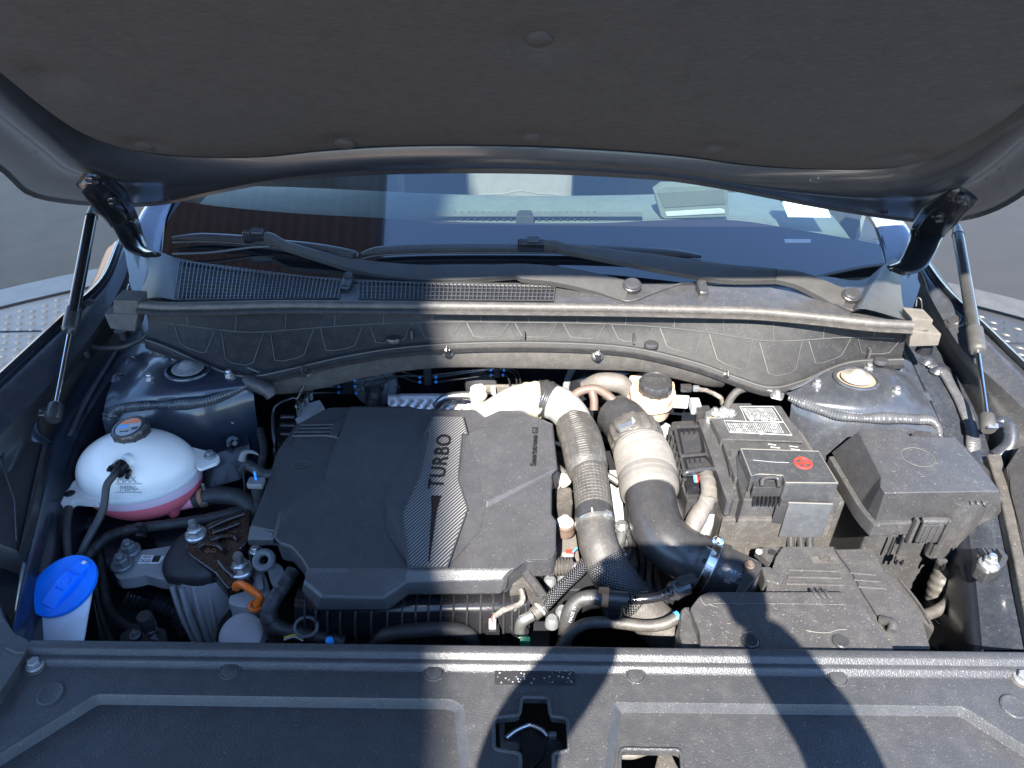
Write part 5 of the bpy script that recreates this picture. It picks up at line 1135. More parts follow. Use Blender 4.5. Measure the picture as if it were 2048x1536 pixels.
# sensor plug and looms at the left edge of the engine cover
sp_ = thing('sensor_plug', 'upright black sensor plug with a blue mark left of the engine cover', 'sensor plug', P(514, 1000, .87))
SQ = P(514, 968, .93)
tube('body', [SQ, SQ+V((0, -.004, -.028)), SQ+V((-.002, -.008, -.06))], [.0105, .0095, .009], 'smooth', sp_, n=14); box('top', SQ+V((0, -.002, .004)), V((.012, 0, 0)), V((0, .009, 0)), V((0, 0, .005)), 'mudb', sp_); tube('blue_mark', [SQ+V((0, 0, .008)), SQ+V((-.001, .004, .022))], .0018, 'bluedot', sp_, n=8)
l3 = loom('ribbed black loom with a pale hook rising left of the engine cover', [(484, 940, .90), (496, 930, .92), (512, 940, .93), (530, 950, .93), (548, 945, .92)], .0075, pitch=.006)
tube('pale_hook', [P(484, 920, .935), P(487, 908, .945), P(496, 903, .948), P(508, 905, .945), P(517, 910, .94)], [.006, .005, .0035, .0025, .0012], 'mud', l3, n=10)
tube('stay', [P(486, 935, .92), P(488, 960, .90), P(490, 985, .88)], .0016, 'smooth', l3, n=8)
ws_ = thing('wing_shield', 'dark pressed plate with a black push clip below the strut tower', 'inner plate', P(440, 900, .88))
loft('plate', rows3([(330, 868, .905), (400, 862, .905), (460, 850, .90), (492, 848, .895), (498, 870, .89)], [(370, 920, .87), (410, 915, .87), (460, 905, .87), (495, 900, .865), (500, 905, .86)], [(390, 980, .83), (420, 975, .83), (460, 965, .83), (490, 955, .83), (498, 950, .82)]), 'edp', ws_, refine=14)
c = P(464, 885, .90); lathe('push_clip', [(0, .018), (.004, .018), (.005, .006), (.011, .005), (.012, .0)], c, 'gloss', ws_, V((.5, -.6, .4)))

# more of the clutter in the shade
wh = thing('washer_hose', 'thin black hose with a bright end running along the left inner wing to the seal', 'hose', P(250, 690, .975))
tube('hose', [P(176, 692, .985), P(205, 696, .985), P(245, 694, .988), P(282, 678, .995), P(306, 656, 1.01)], .0042, 'rubber', wh, n=12); tube('hose_end', [P(304, 658, 1.009), P(316, 646, 1.018), P(324, 638, 1.024)], [.005, .005, .0035], 'steel', wh, n=12)
prism('hose_clip', [P(u, v, .992) for u, v in ((163, 676), (174, 672), (176, 704), (166, 706))], .012, 'smooth', wh, bevel=.0015)
l8 = loom('thin black loom hanging behind the left edge of the engine cover', [(520, 860, .90), (528, 900, .90), (522, 940, .89), (532, 980, .88), (520, 1010, .87)], .006)
l9 = loom('pair of dark cables between the washer neck and the engine mount', [(196, 1100, .82), (206, 1150, .80), (214, 1210, .78), (250, 1250, .78), (300, 1262, .78)], .007)
tube('second_cable', [P(182, 1120, .82), P(192, 1180, .79), P(206, 1240, .77), P(230, 1300, .76)], .005, 'rubber', l9, n=10)
ap_ = thing('air_pipe', 'dark ribbed pipe deep between the mount column and the washer filler', 'pipe', P(330, 1220, .72))
tube('pipe', [P(250, 1190, .76), P(300, 1200, .74), P(350, 1225, .72), P(380, 1270, .70)], .016, 'smooth', ap_, n=18, ns=120, mod=lambda a, q, t: .0014*math.sin(a*700))
gb = thing('gearbox_cables', 'dark cables and a bracket deep below the intake hose', 'cables', P(1290, 1150, .80))
for k in range(4): tube('cable', [P(1262+k*16, 1090, .83), P(1270+k*14, 1130, .81), P(1262+k*18, 1172, .80), P(1280+k*20, 1230, .78)], .0045, 'smooth' if k % 2 else 'taped', gb, n=10)
prism('bracket', [P(u, v, .82) for u, v in rnd([(1230, 1080), (1262, 1078), (1272, 1130), (1240, 1140)], 4)], .02, 'mudb', gb, bevel=.003); bolt(P(1250, 1110, .823), gb, .006, (0, 0, 1), 'steel', .4)
# ================================================================ back of the bay: pipes, booster, shields
bk = thing('brake_pipe_set', 'thin black brake pipes with blue marks clipped to the bulkhead', 'brake pipes', P(850, 770, .93))
PB = lambda u, v, y=1.175: PY(u, v, y)
for pts in ([(620, 752), (678, 761), (720, 761), (745, 755), (790, 741), (830, 751), (855, 751), (960, 739), (1010, 737), (1032, 742), (1040, 758), (1044, 800)],
            [(600, 776), (678, 773), (710, 773), (740, 766), (800, 752), (838, 753), (872, 754), (980, 739), (1015, 741), (1030, 750), (1034, 770), (1036, 802)],
            [(590, 786), (678, 785), (722, 786), (760, 770), (795, 753), (835, 764), (872, 764), (980, 750), (1008, 750), (1018, 760), (1020, 780), (1021, 802)],
            [(640, 745), (700, 740), (800, 735), (836, 731), (870, 731), (900, 728)]):
    tube('pipe', [PB(u, v) for u, v in pts], .0019, 'steelblk', bk, n=8, ns=90)
for pts, yy in (((678, 761), 0), ((678, 773), 0), ((678, 785), 0), ((710, 761), 0), ((710, 773), 0), ((713, 786), 0), ((836, 731), 0), ((870, 731), 0), ((840, 754), 0), ((872, 754), 0), ((840, 764), 0), ((872, 764), 0), ((982, 740), 0), ((1008, 740), 0), ((982, 750), 0), ((1006, 750), 0)):
    c = PB(*pts); tube('blue_mark', [c-V((.0022, 0, 0)), c+V((.0022, 0, 0))], .0031, 'bluedot', bk, n=10)
for pts in ([(686, 756), (704, 755), (704, 790), (684, 790)], [(846, 733), (862, 733), (862, 772), (848, 772)], [(988, 734), (1000, 734), (1000, 755), (988, 755)]):
    prism('pipe_clip', [PB(u, v, 1.168) for u, v in pts], .012, 'smooth', bk, down=(0, 1, 0), bevel=.0015)
for u, v0 in ((1021, 785), (1036, 780), (1045, 780)): tube('pipe_sleeve', [PB(u, v0, 1.172), PB(u, 812, 1.172)], .0034, 'rubberd', bk, n=10)
bs = thing('drain_grommet', 'large grey rubber grommet with a dark hose behind the engine cover', 'grommet', PB(752, 775))
c = PY(750, 770, 1.19); lathe('flange', [(0, .004), (.018, .004), (.020, .010), (.026, .010), (.030, .006), (.038, .006), (.043, .003), (.045, -.004)], c, 'mud', bs, V((0, -.9, .35)), 40)
tube('hose', [c+V((0, -.01, 0)), c+V((0, -.03, -.015)), c+V((-.004, -.04, -.06))], [.016, .015, .014], 'tape', bs, n=16, mod=lambda a, q, t: .0008*math.sin(a*900))
tube('seal_ring', [c+V((math.cos(t)*.046, -.004-math.sin(t)*.016, math.sin(t)*.044)) for t in [k*math.pi/14-math.pi for k in range(15)]], .004, 'rubber', bs, n=8)
hsd = thing('heat_shield', 'crinkled silver heat shield behind the engine cover', 'heat shield', PY(860, 800, 1.1))
rows = []
for j in range(9):
    v = 787+j*5.0; rows.append([PY(u, v+(2 if u < 800 else 0), 1.15-j*.004)+V((0, -.002*abs(j % 2), .0025*math.sin(u*.33+j*1.5) if j > 3 else 0)) for u in range(776, 976, 4)])
loft('foil', rows, 'shield', hsd, smooth=60)
vp = thing('valve_pipe', 'silver curved pipe with a beige capped valve behind the engine cover', 'pipe and valve', PY(955, 790, 1.13))
tube('pipe', [PY(872, 812, 1.11), PY(884, 800, 1.11), PY(900, 793, 1.11), PY(925, 791, 1.11), PY(945, 792, 1.11)], .0078, 'steel', vp, n=14)
vc = PY(957, 805, 1.105)
tube('valve_body', [vc+V((0, 0, -.03)), vc+V((0, 0, .015))], .0145, 'alu', vp, n=20); lathe('valve_cap', [(.0155, 0), (.0168, .002), (.0168, .008), (.015, .011), (.0145, .0185), (.012, .020), (0, .020)], vc+V((0, 0, .013)), 'beige', vp)
for dx in (-.008, .009): tube('valve_port', [vc+V((dx, -.010, -.016)), vc+V((dx, -.018, -.018))], .0042, 'smooth', vp, n=12)
wd = PY(962, 772, 1.185); lathe('washer_disc', [(0, .006), (.006, .005), (.007, .002), (.030, .001), (.032, -.003)], wd, 'dark', vp, V((0, -.9, .3)), 30); lathe('disc_bolt', [(0, .008), (.006, .008), (.007, .004)], wd, 'mud', vp, V((0, -.9, .3)))
pl = thing('bulkhead_shield', 'pale dusty bulkhead plate in the sun beside the capped valve', 'heat shield', PY(1010, 800, 1.17))
prism('plate', [PY(u, v, 1.18) for u, v in ((968, 772), (1058, 772), (1062, 840), (968, 840))], .008, 'taped', pl, down=(0, 1, 0)); tube('plate_edge', [PY(986, 774, 1.172), PY(990, 815, 1.165)], .005, 'beige', pl, n=10)
ab = thing('hydraulic_unit', 'small pale hydraulic block with black pipes at the left rear of the engine cover', 'hydraulic unit', P(620, 820, .88))
prism('block', [P(u, v, .905) for u, v in ((614, 806), (640, 799), (650, 816), (596, 846), (590, 838))], .05, 'alu', ab, bevel=.002)
prism('motor_housing', [P(u, v, .88) for u, v in ((556, 838), (600, 830), (592, 870), (570, 890), (548, 880))], .08, 'smooth', ab, bevel=.006)
for u, v in ((622, 797), (613, 806), (605, 816), (598, 830)): tube('union', [P(u, v, .91), P(u-1, v-14, .93)], .0045, 'steel', ab, n=8); tube('brake_pipe', [P(u-1, v-12, .93), P(u-4, v-30, .95), P(u+2, v-44, .96)], .002, 'gloss', ab, n=8)
for v in (834, 851, 868): tube('connector_tube', [P(562, v, .90), P(590, v, .90)], .004, 'smooth', ab, n=10)
tube('rear_pipe', [P(552, 930, .86), P(549, 880, .90), P(546, 826, .93), P(556, 808, .94), P(576, 799, .94), P(592, 797, .94), P(600, 820, .92)], [.0045, .0045, .0026, .0026, .0026, .0026, .0026], 'gloss', ab, n=10); bolt(P(595, 812, .935), ab, .003, (0, 0, 1), 'steel', 0)
l4 = loom('short taped loom end at the right corner of the shaded strut tower', [(496, 762, .975), (515, 770, .975), (535, 780, .97), (545, 792, .96)], [.014, .013, .012, .011])
# ================================================================ brake fluid reservoir and booster
bo = thing('brake_booster', 'dark round brake booster half hidden under the bulkhead pad', 'brake booster', PY(1230, 780, 1.1))
lathe('dome', [(0, .03), (.05, .026), (.085, .008), (.10, -.02), (.10, -.06)], PY(1235, 790, 1.17), 'gloss', bo, V((0, -.95, .3)), 44)
lathe('band', [(.102, -.01), (.106, -.012), (.106, -.02), (.10, -.022)], PY(1235, 790, 1.17), 'mud', bo, V((0, -.95, .3)), 44)
tube('dusty_collar', [PY(1170, 775, 1.13), PY(1200, 765, 1.12), PY(1240, 768, 1.115), PY(1262, 790, 1.11)], [.014, .018, .018, .014], 'taped', bo, n=14)
rs = thing('brake_fluid_reservoir', 'stained cream brake fluid reservoir with a round black cap', 'fluid reservoir', P(1306, 830, .90))
RCp = P(1312, 762, .965)
lathe('cap', [(.0275, -.020), (.0290, -.018), (.0290, -.004), (.0270, .0005), (.0250, .001), (.0240, -.0005), (0, -.0005)], RCp, 'smooth', rs, V((-.03, -.05, 1)), 72, mod=lambda t, z: .0012*(1 if math.sin(t*12) > .5 else 0) if z < -.002 else 0)
for k, s in enumerate(('CLEAN FILLER CAP', 'BEFORE REMOVING', 'USE ONLY FLUID', 'DOT4')): text('cap_print', s, RCp+V((0, .009-k*.006, .0004)), X0, V((0, 1, 0)), .0042, 'dusty', rs, .0003)
bt = [P(u, v, .94) for u, v in rnd([(1256, 748), (1300, 740), (1352, 762), (1350, 790), (1338, 806), (1300, 812), (1262, 800)], 10)]
bmz = bmesh.new(); add_prism(bmz, bt, .045, grow=-.003); finish(bmz, 'tank_body', 'cream', rs, bevel=.005)
tube('filler_neck', [RCp-V((0, 0, .045)), RCp-V((0, 0, .012))], .0255, 'cream', rs, n=26)
tube('tank_seam', [p-V((0, 0, .018)) for p in bt+[bt[0]]], .003, 'cream', rs, n=8, smooth=False)
prism('master_cylinder_arm', [P(u, v, .925) for u, v in ((1344, 788), (1380, 790), (1378, 808), (1344, 806))], .012, 'print', rs, bevel=.003)
tube('outlet', [P(1302, 830, .89), P(1306, 862, .865)], [.011, .009], 'cream', rs, n=14); box('level_plug', P(1372, 776, .94), V((.010, 0, 0)), V((0, .006, 0)), V((0, 0, .006)), 'smooth', rs); box('plug_tip', P(1392, 777, .94), V((.006, 0, 0)), V((0, .0045, 0)), V((0, 0, .005)), 'mudb', rs)
l5 = loom('thin dusty wires arching from the reservoir plug', [(1398, 778, .94), (1420, 784, .945), (1440, 795, .94), (1448, 815, .92)], .0035, 'taped')
bc = thing('battery_cable', 'grey battery cable arching up to the wing behind the battery', 'battery cable', P(1480, 785, .96))
tube('cable', [P(1450, 826, .945), P(1460, 800, .955), P(1476, 782, .963), P(1500, 776, .965), P(1530, 779, .967)], .0068, 'rubberd', bc, n=14)
tube('heat_shrink', [P(1500, 776, .965), P(1545, 783, .968)], .0082, 'smooth', bc, n=14, mod=lambda a, q, t: .0008*math.sin(a*700)); prism('eyelet', [P(u, v, .970) for u, v in rnd([(1540, 776), (1570, 785), (1566, 800), (1540, 794)], 5)], .003, 'steel', bc); bolt(P(1553, 789, .972), bc, .006, (0, 0, 1), 'steel', .4)
# ================================================================ turbo pipe
tp = thing('charge_air_pipe', 'ribbed charge air pipe between the engine cover and the intake hose', 'charge pipe', P(1180, 960, .92))
tube('cast_pipe', [P(962, 850, .925), P(1000, 825, .93), P(1035, 805, .935), P(1068, 800, .935)], [.030, .031, .031, .031], 'whitehot', tp, n=24)
tube('heat_wrap', [P(1050, 803, .935), P(1066, 801, .935), P(1082, 800, .935)], [.0325, .0335, .0325], 'wrap', tp, n=26, mod=lambda a, q, t: .0012*math.sin(q*9+a*300))
tube('clamp_collar', [P(1078, 799, .935), P(1086, 799, .935), P(1094, 801, .935), P(1104, 805, .934)], [.0335, .0355, .0355, .0330], 'smooth', tp, n=30, mod=lambda a, q, t: .0008*math.sin(a*900))
tube('cast_elbow', [P(1098, 802, .934), P(1122, 812, .932), P(1142, 832, .93), P(1154, 856, .928)], [.031, .0315, .031, .0295], 'whitehot', tp, n=26)
def tiles(a, q, t):
    s = (a % .0062)/.0062; w_ = (q*26/(2*math.pi)) % 1
    return .0013 if (.22 < s and .18 < w_) else 0
def fine(a, q, t):
    s = (a % .0052)/.0052; w_ = (q/(2*math.pi)*6) % 1
    return .0011 if (s > .35 and (w_ < .42)) else 0
tube('upper_sleeve', [P(1148, 846, .928), P(1152, 858, .928), P(1163, 885, .927), P(1170, 915, .925), P(1174, 935, .923), P(1177, 945, .922)], [.0290, .0335, .0345, .0345, .0335, .0275], 'rubberd', tp, n=60, ns=130, mod=fine)
tube('ribbed_section', [P(1173, 915, .920), P(1180, 950, .918), P(1184, 985, .915), P(1189, 1030, .910)], .0268, 'rubberd', tp, n=104, ns=190, mod=tiles)
tube('clamp', [P(1188, 1024, .911), P(1190, 1046, .909)], .0288, 'smooth', tp, n=36); tube('clamp_bead', [P(1189, 1044, .909), P(1190, 1049, .908)], .0298, 'steel', tp, n=36)
box('clamp_mark', P(1184, 1019, .94), V((.001, 0, 0)), V((0, .004, -.001)), V((0, .0005, .001)), 'print', tp, 0)
box('clamp_lock', P(1215, 1030, .93), V((.005, 0, -.003)), V((0, .005, 0)), V((.003, 0, .005)), 'steel', tp)
tube('lower_hose', [P(1189, 1040, .908), P(1193, 1075, .902), P(1204, 1110, .892), P(1222, 1145, .878), P(1250, 1182, .86), P(1290, 1220, .838)], [.0272, .0278, .0282, .0285, .0285, .0285], 'rubberd', tp, n=30, mod=lambda a, q, t: .0005*math.sin(q*14))
tube('woven_sleeve', [P(1207, 1120, .888), P(1222, 1145, .878), P(1250, 1182, .86), P(1284, 1216, .841)], [.0296, .0300, .0302, .0300], 'braid', tp, n=40, ns=90, mod=lambda a, q, t: .0006*math.sin(q*22+a*700)*math.sin(q*22-a*700))
tube('end_pipe', [P(1270, 1206, .848), P(1330, 1262, .815), P(1380, 1300, .79)], .030, 'dusty', tp, n=26)
# heater hose with its branch
hh = thing('heater_hose', 'brown dusty heater hose looping behind the intake hose', 'hose', P(1200, 790, .95))
tube('hose', [P(1140, 800, .945), P(1153, 787, .952), P(1172, 779, .958), P(1196, 779, .96), P(1218, 793, .955), P(1236, 812, .945), P(1250, 830, .935)], .0078, 'brownrub', hh, n=14)
tube('branch', [P(1184, 782, .957), P(1188, 800, .945), P(1188, 820, .93)], .0074, 'brownrub', hh, n=14)
tube('clamp', [P(1240, 818, .942), P(1254, 834, .933)], .0096, 'smooth', hh, n=16)
# ================================================================ intake hose
ih = thing('intake_hose', 'wide black intake hose with grey bellows curving to the air filter box', 'intake hose', P(1300, 1000, .90))
tube('throttle_end', [P(1228, 828, .92), P(1246, 842, .922), P(1266, 866, .92), P(1274, 880, .92)], [.036, .040, .0405, .040], 'smooth', ih, n=34)
tube('collar', [P(1266, 862, .922), P(1268, 868, .922), P(1275, 884, .92), P(1277, 890, .919)], [.040, .0435, .0435, .041], 'dusty', ih, n=72, mod=lambda a, q, t: .0022*(1 if math.sin(q*16) > .2 else 0))
cq = P(1255, 852, .958); box('collar_screw', cq, V((.017, .010, 0)), V((-.003, .005, 0)), V((0, 0, .0045)), 'steel', ih, .002); box('screw_nut', cq+V((.014, .010, .002)), V((.006, 0, 0)), V((0, .006, 0)), V((0, 0, .005)), 'print', ih, .0015)
tube('neck', [P(1274, 882, .919), P(1281, 902, .917)], .0388, 'smooth', ih, n=36)
tube('bellows', [P(1278, 893, .917), P(1280, 899, .917), P(1288, 920, .914), P(1293, 945, .911), P(1296, 965, .909), P(1297, 972, .908)], [.039, .0445, .0465, .0470, .0470, .0440], 'bellows', ih, n=48, ns=170, mod=lambda a, q, t: .0011*math.sin(a*2*math.pi/.0044) if .9 < t < 3.5 else 0)
tube('bellows_cuff', [P(1295, 958, .909), P(1298, 975, .907), P(1300, 984, .906), P(1301, 989, .905)], [.0470, .0475, .0455, .0405], 'bellows', ih, n=48)
tube('bend', [P(1298, 970, .907), P(1301, 1000, .904), P(1308, 1035, .899), P(1322, 1068, .893), P(1344, 1092, .888), P(1372, 1110, .883), P(1404, 1124, .878)], [.0395, .0395, .0395, .0395, .039, .0385, .0375], 'smooth', ih, n=44, ns=90)
tube('bend_cuff', [P(1388, 1117, .880), P(1392, 1119, .8795), P(1414, 1129, .876)], [.0375, .0395, .0395], 'smooth', ih, n=44)
for (u, v) in ((1318, 1027), (1370, 1116)):
    c = P(u, v, .899 if u < 1350 else .883)+V((0, -.018, .0352)); prism('arrow_mark', [c+V((-.003, -.002, 0)), c+V((.003, -.002, 0)), c+V((0, .005, 0.0008))], .001, 'dusty', ih, bevel=0)
A_, B_ = P(1408, 1126, .877), P(1424, 1134, .8745); aa = (B_-A_).normalized()
tube('clamp_band', [A_, A_+aa*.0105], .0412, 'chrome', ih, n=60); tube('clamp_edge', [A_-aa*.0012, A_], .0418, 'steel', ih, n=60); tube('clamp_edge', [A_+aa*.0105, A_+aa*.0117], .0418, 'steel', ih, n=60)
sc_ = P(1436, 1083, .915); lathe('clamp_screw', [(0, .007), (.005, .0068), (.0078, .005), (.008, -.002), (.005, -.004), (.005, -.02)], sc_, 'chrome', ih, V((-.25, -.75, .6)))
for r_ in (0, 1): 
    e, f, a = frame(V((-.25, -.75, .6))); d = (e+f)*.7 if r_ else (e-f)*.7; box('screw_slot', sc_+a*.0068, d*.0045, (a.cross(d)).normalized()*.0008, a*.0006, 'dark', ih, 0)
box('clamp_bridge', P(1424, 1103, .913), aa*.007, V((-.004, -.004, .010)), V((0, -.003, .001)), 'steel', ih, .0015)
box('clamp_slot', P(1409, 1122, .916), V((-.004, -.008, .004)), aa*.0018, V((0, -.0006, .0004)), 'dark', ih, 0)
# air mass sensor tube
mf = thing('air_flow_tube', 'black plastic air flow meter tube with raised print beside the steel clamp', 'air flow meter', P(1470, 1160, .88))
C1, C2 = P(1420, 1132, .875), P(1500, 1172, .862); a2 = (C2-C1).normalized()
tube('tube', [C1, C1+(C2-C1)*.22, C1+(C2-C1)*.24, C2], [.0395, .0395, .0375, .0375], 'smooth', mf, n=44, smooth=False)
tube('bead', [C1+(C2-C1)*.20, C1+(C2-C1)*.26], .0405, 'smooth', mf, n=44)
nn = (CAM-C1).normalized(); nn = (nn-a2*nn.dot(a2)).normalized(); sd3 = a2.cross(nn)
def mtext(s, t, lat, size):
    n2 = nn*math.cos(lat)+sd3*math.sin(lat); c = C1.lerp(C2, t)+n2*.0377; ring
    text('raised_print', s, c, a2, n2.cross(a2), size, 'printgrey', mf, .0005)
mtext('AIR FLOW', .66, .10, .0062); mtext('>PBT-GF30<', .58, -.18, .0078)
n2 = nn*math.cos(.22)+sd3*math.sin(.22); s2 = n2.cross(a2); c = C1.lerp(C2, .40)+n2*.0378
tube('raised_print', [c+a2*.006+s2*.0012, c+s2*.0012, c+s2*.0022, c-a2*.004, c-s2*.0022, c-s2*.0012, c+a2*.006-s2*.0012], .0004, 'printgrey', mf, n=6, smooth=False)
box('band_tab', C1.lerp(C2, .16)+nn*.0395, a2*.004, sd3*.006, nn*.002, 'smooth', mf, .001)
prism('flange', [P(u, v, .905) for u, v in ((1494, 1128), (1508, 1124), (1526, 1134), (1490, 1186), (1470, 1186))], .07, 'smooth', mf, bevel=.002); prism('sensor_cone', [P(u, v, .902) for u, v in ((1522, 1132), (1540, 1132), (1570, 1154), (1564, 1170), (1530, 1160))], .03, 'plastic', mf, bevel=.003); bolt(P(1499, 1130, .908), mf, .0045, (0, 0, 1), 'brownrub', 0)
# ================================================================ control unit connectors
cu = thing('control_unit', 'pair of big black locking connectors on a control unit beside the battery', 'control unit', P(1390, 930, .90))
prism('housing', [P(u, v, .915) for u, v in ((1343, 842), (1400, 838), (1444, 938), (1444, 1000), (1374, 1002), (1338, 900))], .12, 'smooth', cu, bevel=.004)
for q, zz in (([(1350, 856), (1403, 853), (1413, 908), (1362, 912)], .932), ([(1362, 914), (1414, 909), (1440, 940), (1372, 950)], .930)):
    c = sum((V((a, b)) for a, b in q), V((0, 0)))/4
    pprism('connector', rnd(q, 5), zz, .02, 'gloss', cu, bevel=.002)
    pprism('lock_lever', rnd([tuple(c+(V(p)-c)*.72) for p in q], 5), zz+.006, .008, 'smooth', cu, bevel=.002)
    pp_ = [P(u, v, zz+.004) for u, v in rnd([tuple(c+(V(p)-c)*1.02) for p in q], 6)]; tube('lever_frame', pp_+[pp_[0]], .0028, 'smooth', cu, n=8, smooth=False)
    for t in (.3, .5, .7): tube('lever_rib', [P(*(V(q[0]).lerp(V(q[1]), t)+V((1, 3))), zz+.007), P(*(V(q[0]).lerp(V(q[1]), t)+V((2, 14))), zz+.008)], .0014, 'gloss', cu, n=6)
for k in range(7): 
    u, v = 1346+k*4.5, 866+k*17
    box('side_tooth', P(u-6, v, .915), V((.003, 0, 0)), V((0, .003, 0)), V((0, 0, .012)), 'smooth', cu, .0008); box('side_tooth', P(u+64, v-2, .92), V((.003, 0, 0)), V((0, .003, 0)), V((0, 0, .010)), 'smooth', cu, .0008)
tube('loop', [P(1368, 950, .938), P(1376, 944, .944), P(1410, 938, .944), P(1438, 940, .938), P(1442, 952, .93)], .0045, 'smooth', cu, n=10)
box('pin_block', P(1383, 972, .92), V((.010, 0, 0)), V((0, .014, 0)), V((0, 0, .006)), 'gloss', cu, .002)
for u, m in ((1388, 'bluedot'), (1391, 'print'), (1394, 'red')): tube('wire', [P(u, 951, .935), P(u+2, 964, .932)], .0016, m, cu, n=6)
l6 = loom('dusty grey taped loom hanging from the locking connectors', [(1411, 948, .934), (1416, 968, .935), (1417, 990, .93), (1408, 1012, .922), (1394, 1036, .912), (1382, 1060, .90), (1368, 1092, .88)], [.0105, .0115, .011, .0125, .014, .013, .011], 'taped', .02)
tube('tape_band', [P(1418, 978, .935), P(1418, 1000, .929)], .0122, 'foam', l6, n=16)
wb = thing('wiring_bracket', 'white plastic bracket behind the dusty loom', 'bracket', P(1415, 1040, .86))
prism('plate', [P(u, v, .885) for u, v in rnd([(1384, 1000), (1400, 1008), (1424, 1000), (1430, 1024), (1426, 1052), (1412, 1082), (1392, 1086), (1398, 1050)], 5)], .02, 'whitehot', wb, bevel=.003)
prism('lower_plate', [P(u, v, .87) for u, v in rnd([(1345, 985), (1366, 1010), (1372, 1034), (1362, 1046), (1346, 1020)], 4)], .02, 'whitehot', wb, bevel=.003)
# ================================================================ battery
ba = thing('battery', 'car battery with a printed lid and a smoked terminal cover carrying a red plus', 'car battery', P(1530, 960, .80))
pprism('tray', [(1388, 836), (1590, 838), (1692, 1004), (1664, 1012), (1448, 1012)], .925, .20, 'dusty', ba, bevel=.004, )
pprism('tray_front', [(1446, 1014), (1664, 1014), (1668, 1040), (1444, 1040)], .905, .20, 'dusty', ba, bevel=.003)
pprism('case_rim', rnd([(1396, 838), (1422, 836), (1470, 992), (1464, 1004), (1454, 1002)], 4), .945, .03, 'plastic', ba, bevel=.003)
pprism('case', [(1420, 838), (1586, 842), (1684, 996), (1466, 1000)], .940, .12, 'plastic', ba, bevel=.003)
pprism('rear_lid', rnd([(1462, 806), (1502, 806), (1504, 810), (1562, 811), (1588, 850), (1608, 882), (1442, 880), (1420, 838), (1460, 836)], 4), .955, .03, 'plastic', ba, bevel=.003)
pprism('front_lid', rnd([(1445, 884), (1612, 887), (1626, 912), (1630, 950), (1470, 956)], 4), .953, .03, 'plastic', ba, bevel=.003)
ZL = .9556
lab = [(1480, 813), (1547, 813), (1584, 870), (1459, 864), (1448, 841), (1493, 843)]
bp_ = [P(u, v, ZL) for u, v in lab]; tube('label_border', bp_+[bp_[0]], .0006, 'print', ba, n=6, smooth=False)
tube('label_line', [P(1492, 843, ZL), P(1566, 844, ZL)], .0006, 'print', ba, n=6)
bm = bmesh.new(); rd = random.Random(9)
def bars(u0, v0, u1, v1, n, lean, lo, hi):
    for k in range(n):
        u = u0+(u1-u0)*k/n; v = v0; 
        while v < v1-3:
            l = rd.uniform(4, 12); e_ = min(v+l, v1); wd_ = rd.choice((1.0, 1.2, 1.8))
            sl_ = lean*(v-v0)
            bm.faces.new([bm.verts.new(P(a, b, ZL+.0005)) for a, b in ((u+lean*(v-v0), v), (u+wd_+lean*(v-v0), v), (u+wd_+lean*(e_-v0), e_), (u+lean*(e_-v0), e_))]); v = e_+rd.uniform(.6, 2.2)
bars(1484, 816, 1545, 841, 18, .62, 3, 9); bars(1454, 846, 1560, 866, 27, .5, 3, 9)
finish(bm, 'label_print', 'print', ba, smooth=0)['kind'] = 'stuff'
for u, v in ((1503, 838), (1530, 839), (1546, 839), (1522, 866), (1478, 860)): ring('label_symbol', P(u, v, ZL+.0008), (0, 0, 1), .0034, .0007, 'print', ba)
for u0, u1, v in ((1536, 1552, 888), (1541, 1560, 894), (1579, 1596, 892), (1582, 1600, 898)): tube('label_line', [P(u0, v, .9538), P(u1, v+2, .9538)], .0006, 'print', ba, n=6)
tube('lid_groove', [P(u, v, .9555) for u, v in ((1424, 842), (1444, 878), (1606, 884))], .0018, 'plastic', ba, n=8, smooth=False)
tube('handle_slot', [P(1457, 905, .950), P(1463, 935, .946), P(1466, 952, .944)], .005, 'smooth', ba, n=10)
# smoked terminal cover
pprism('terminal_cover', rnd([(1480, 897), (1638, 902), (1676, 966), (1570, 965), (1566, 951), (1519, 948), (1503, 953)], 3), .974, .030, 'clear', ba, bevel=.0025)
pprism('cover_skirt', [(1570, 964), (1676, 965), (1677, 969), (1571, 968)], .972, .045, 'clear', ba, bevel=.002)
pprism('front_flap', rnd([(1580, 1003), (1664, 1006), (1666, 1012), (1576, 1010)], 2), .942, .066, 'clear2', ba, bevel=.002)
pprism('flap_side', [(1558, 1000), (1580, 1003), (1577, 1010), (1553, 1008)], .940, .04, 'smooth', ba, bevel=.002)
pprism('cover_side', [(1472, 910), (1480, 897), (1503, 953), (1496, 968), (1486, 1005), (1476, 960)], .955, .045, 'smooth', ba, bevel=.002)
pprism('latch_block', [(1508, 953), (1564, 955), (1566, 975), (1506, 975)], .962, .055, 'smooth', ba, bevel=.002)
tube('latch_arch', [P(1524, 972, .966), P(1526, 958, .972), P(1544, 954, .974), P(1556, 958, .972), P(1558, 974, .966)], .0032, 'smooth', ba, n=10)
pprism('latch_plate', [(1514, 975), (1563, 977), (1560, 982), (1512, 981)], .955, .03, 'clear2', ba, bevel=.001)
for k in range(7): box('latch_fin', P(1509+k*8.3, 1002, .945), V((.0012, 0, 0)), V((0, .004, 0)), V((0, 0, .007)), 'gloss', ba, .0005)
PC_ = P(1606, 926, .9745); ring('plus_ring', PC_, (0, 0, 1), .0120, .0015, 'red', ba, sx=1.0, n=40)
box('plus_bar', PC_, V((.0105, .001, 0)), V((0, .0013, 0)), V((0, 0, .0006)), 'red', ba, 0); box('plus_bar', PC_+V((0, 0, .0002)), V((.0013, 0, 0)), V((-.001, .0105, 0)), V((0, 0, .0006)), 'red', ba, 0)
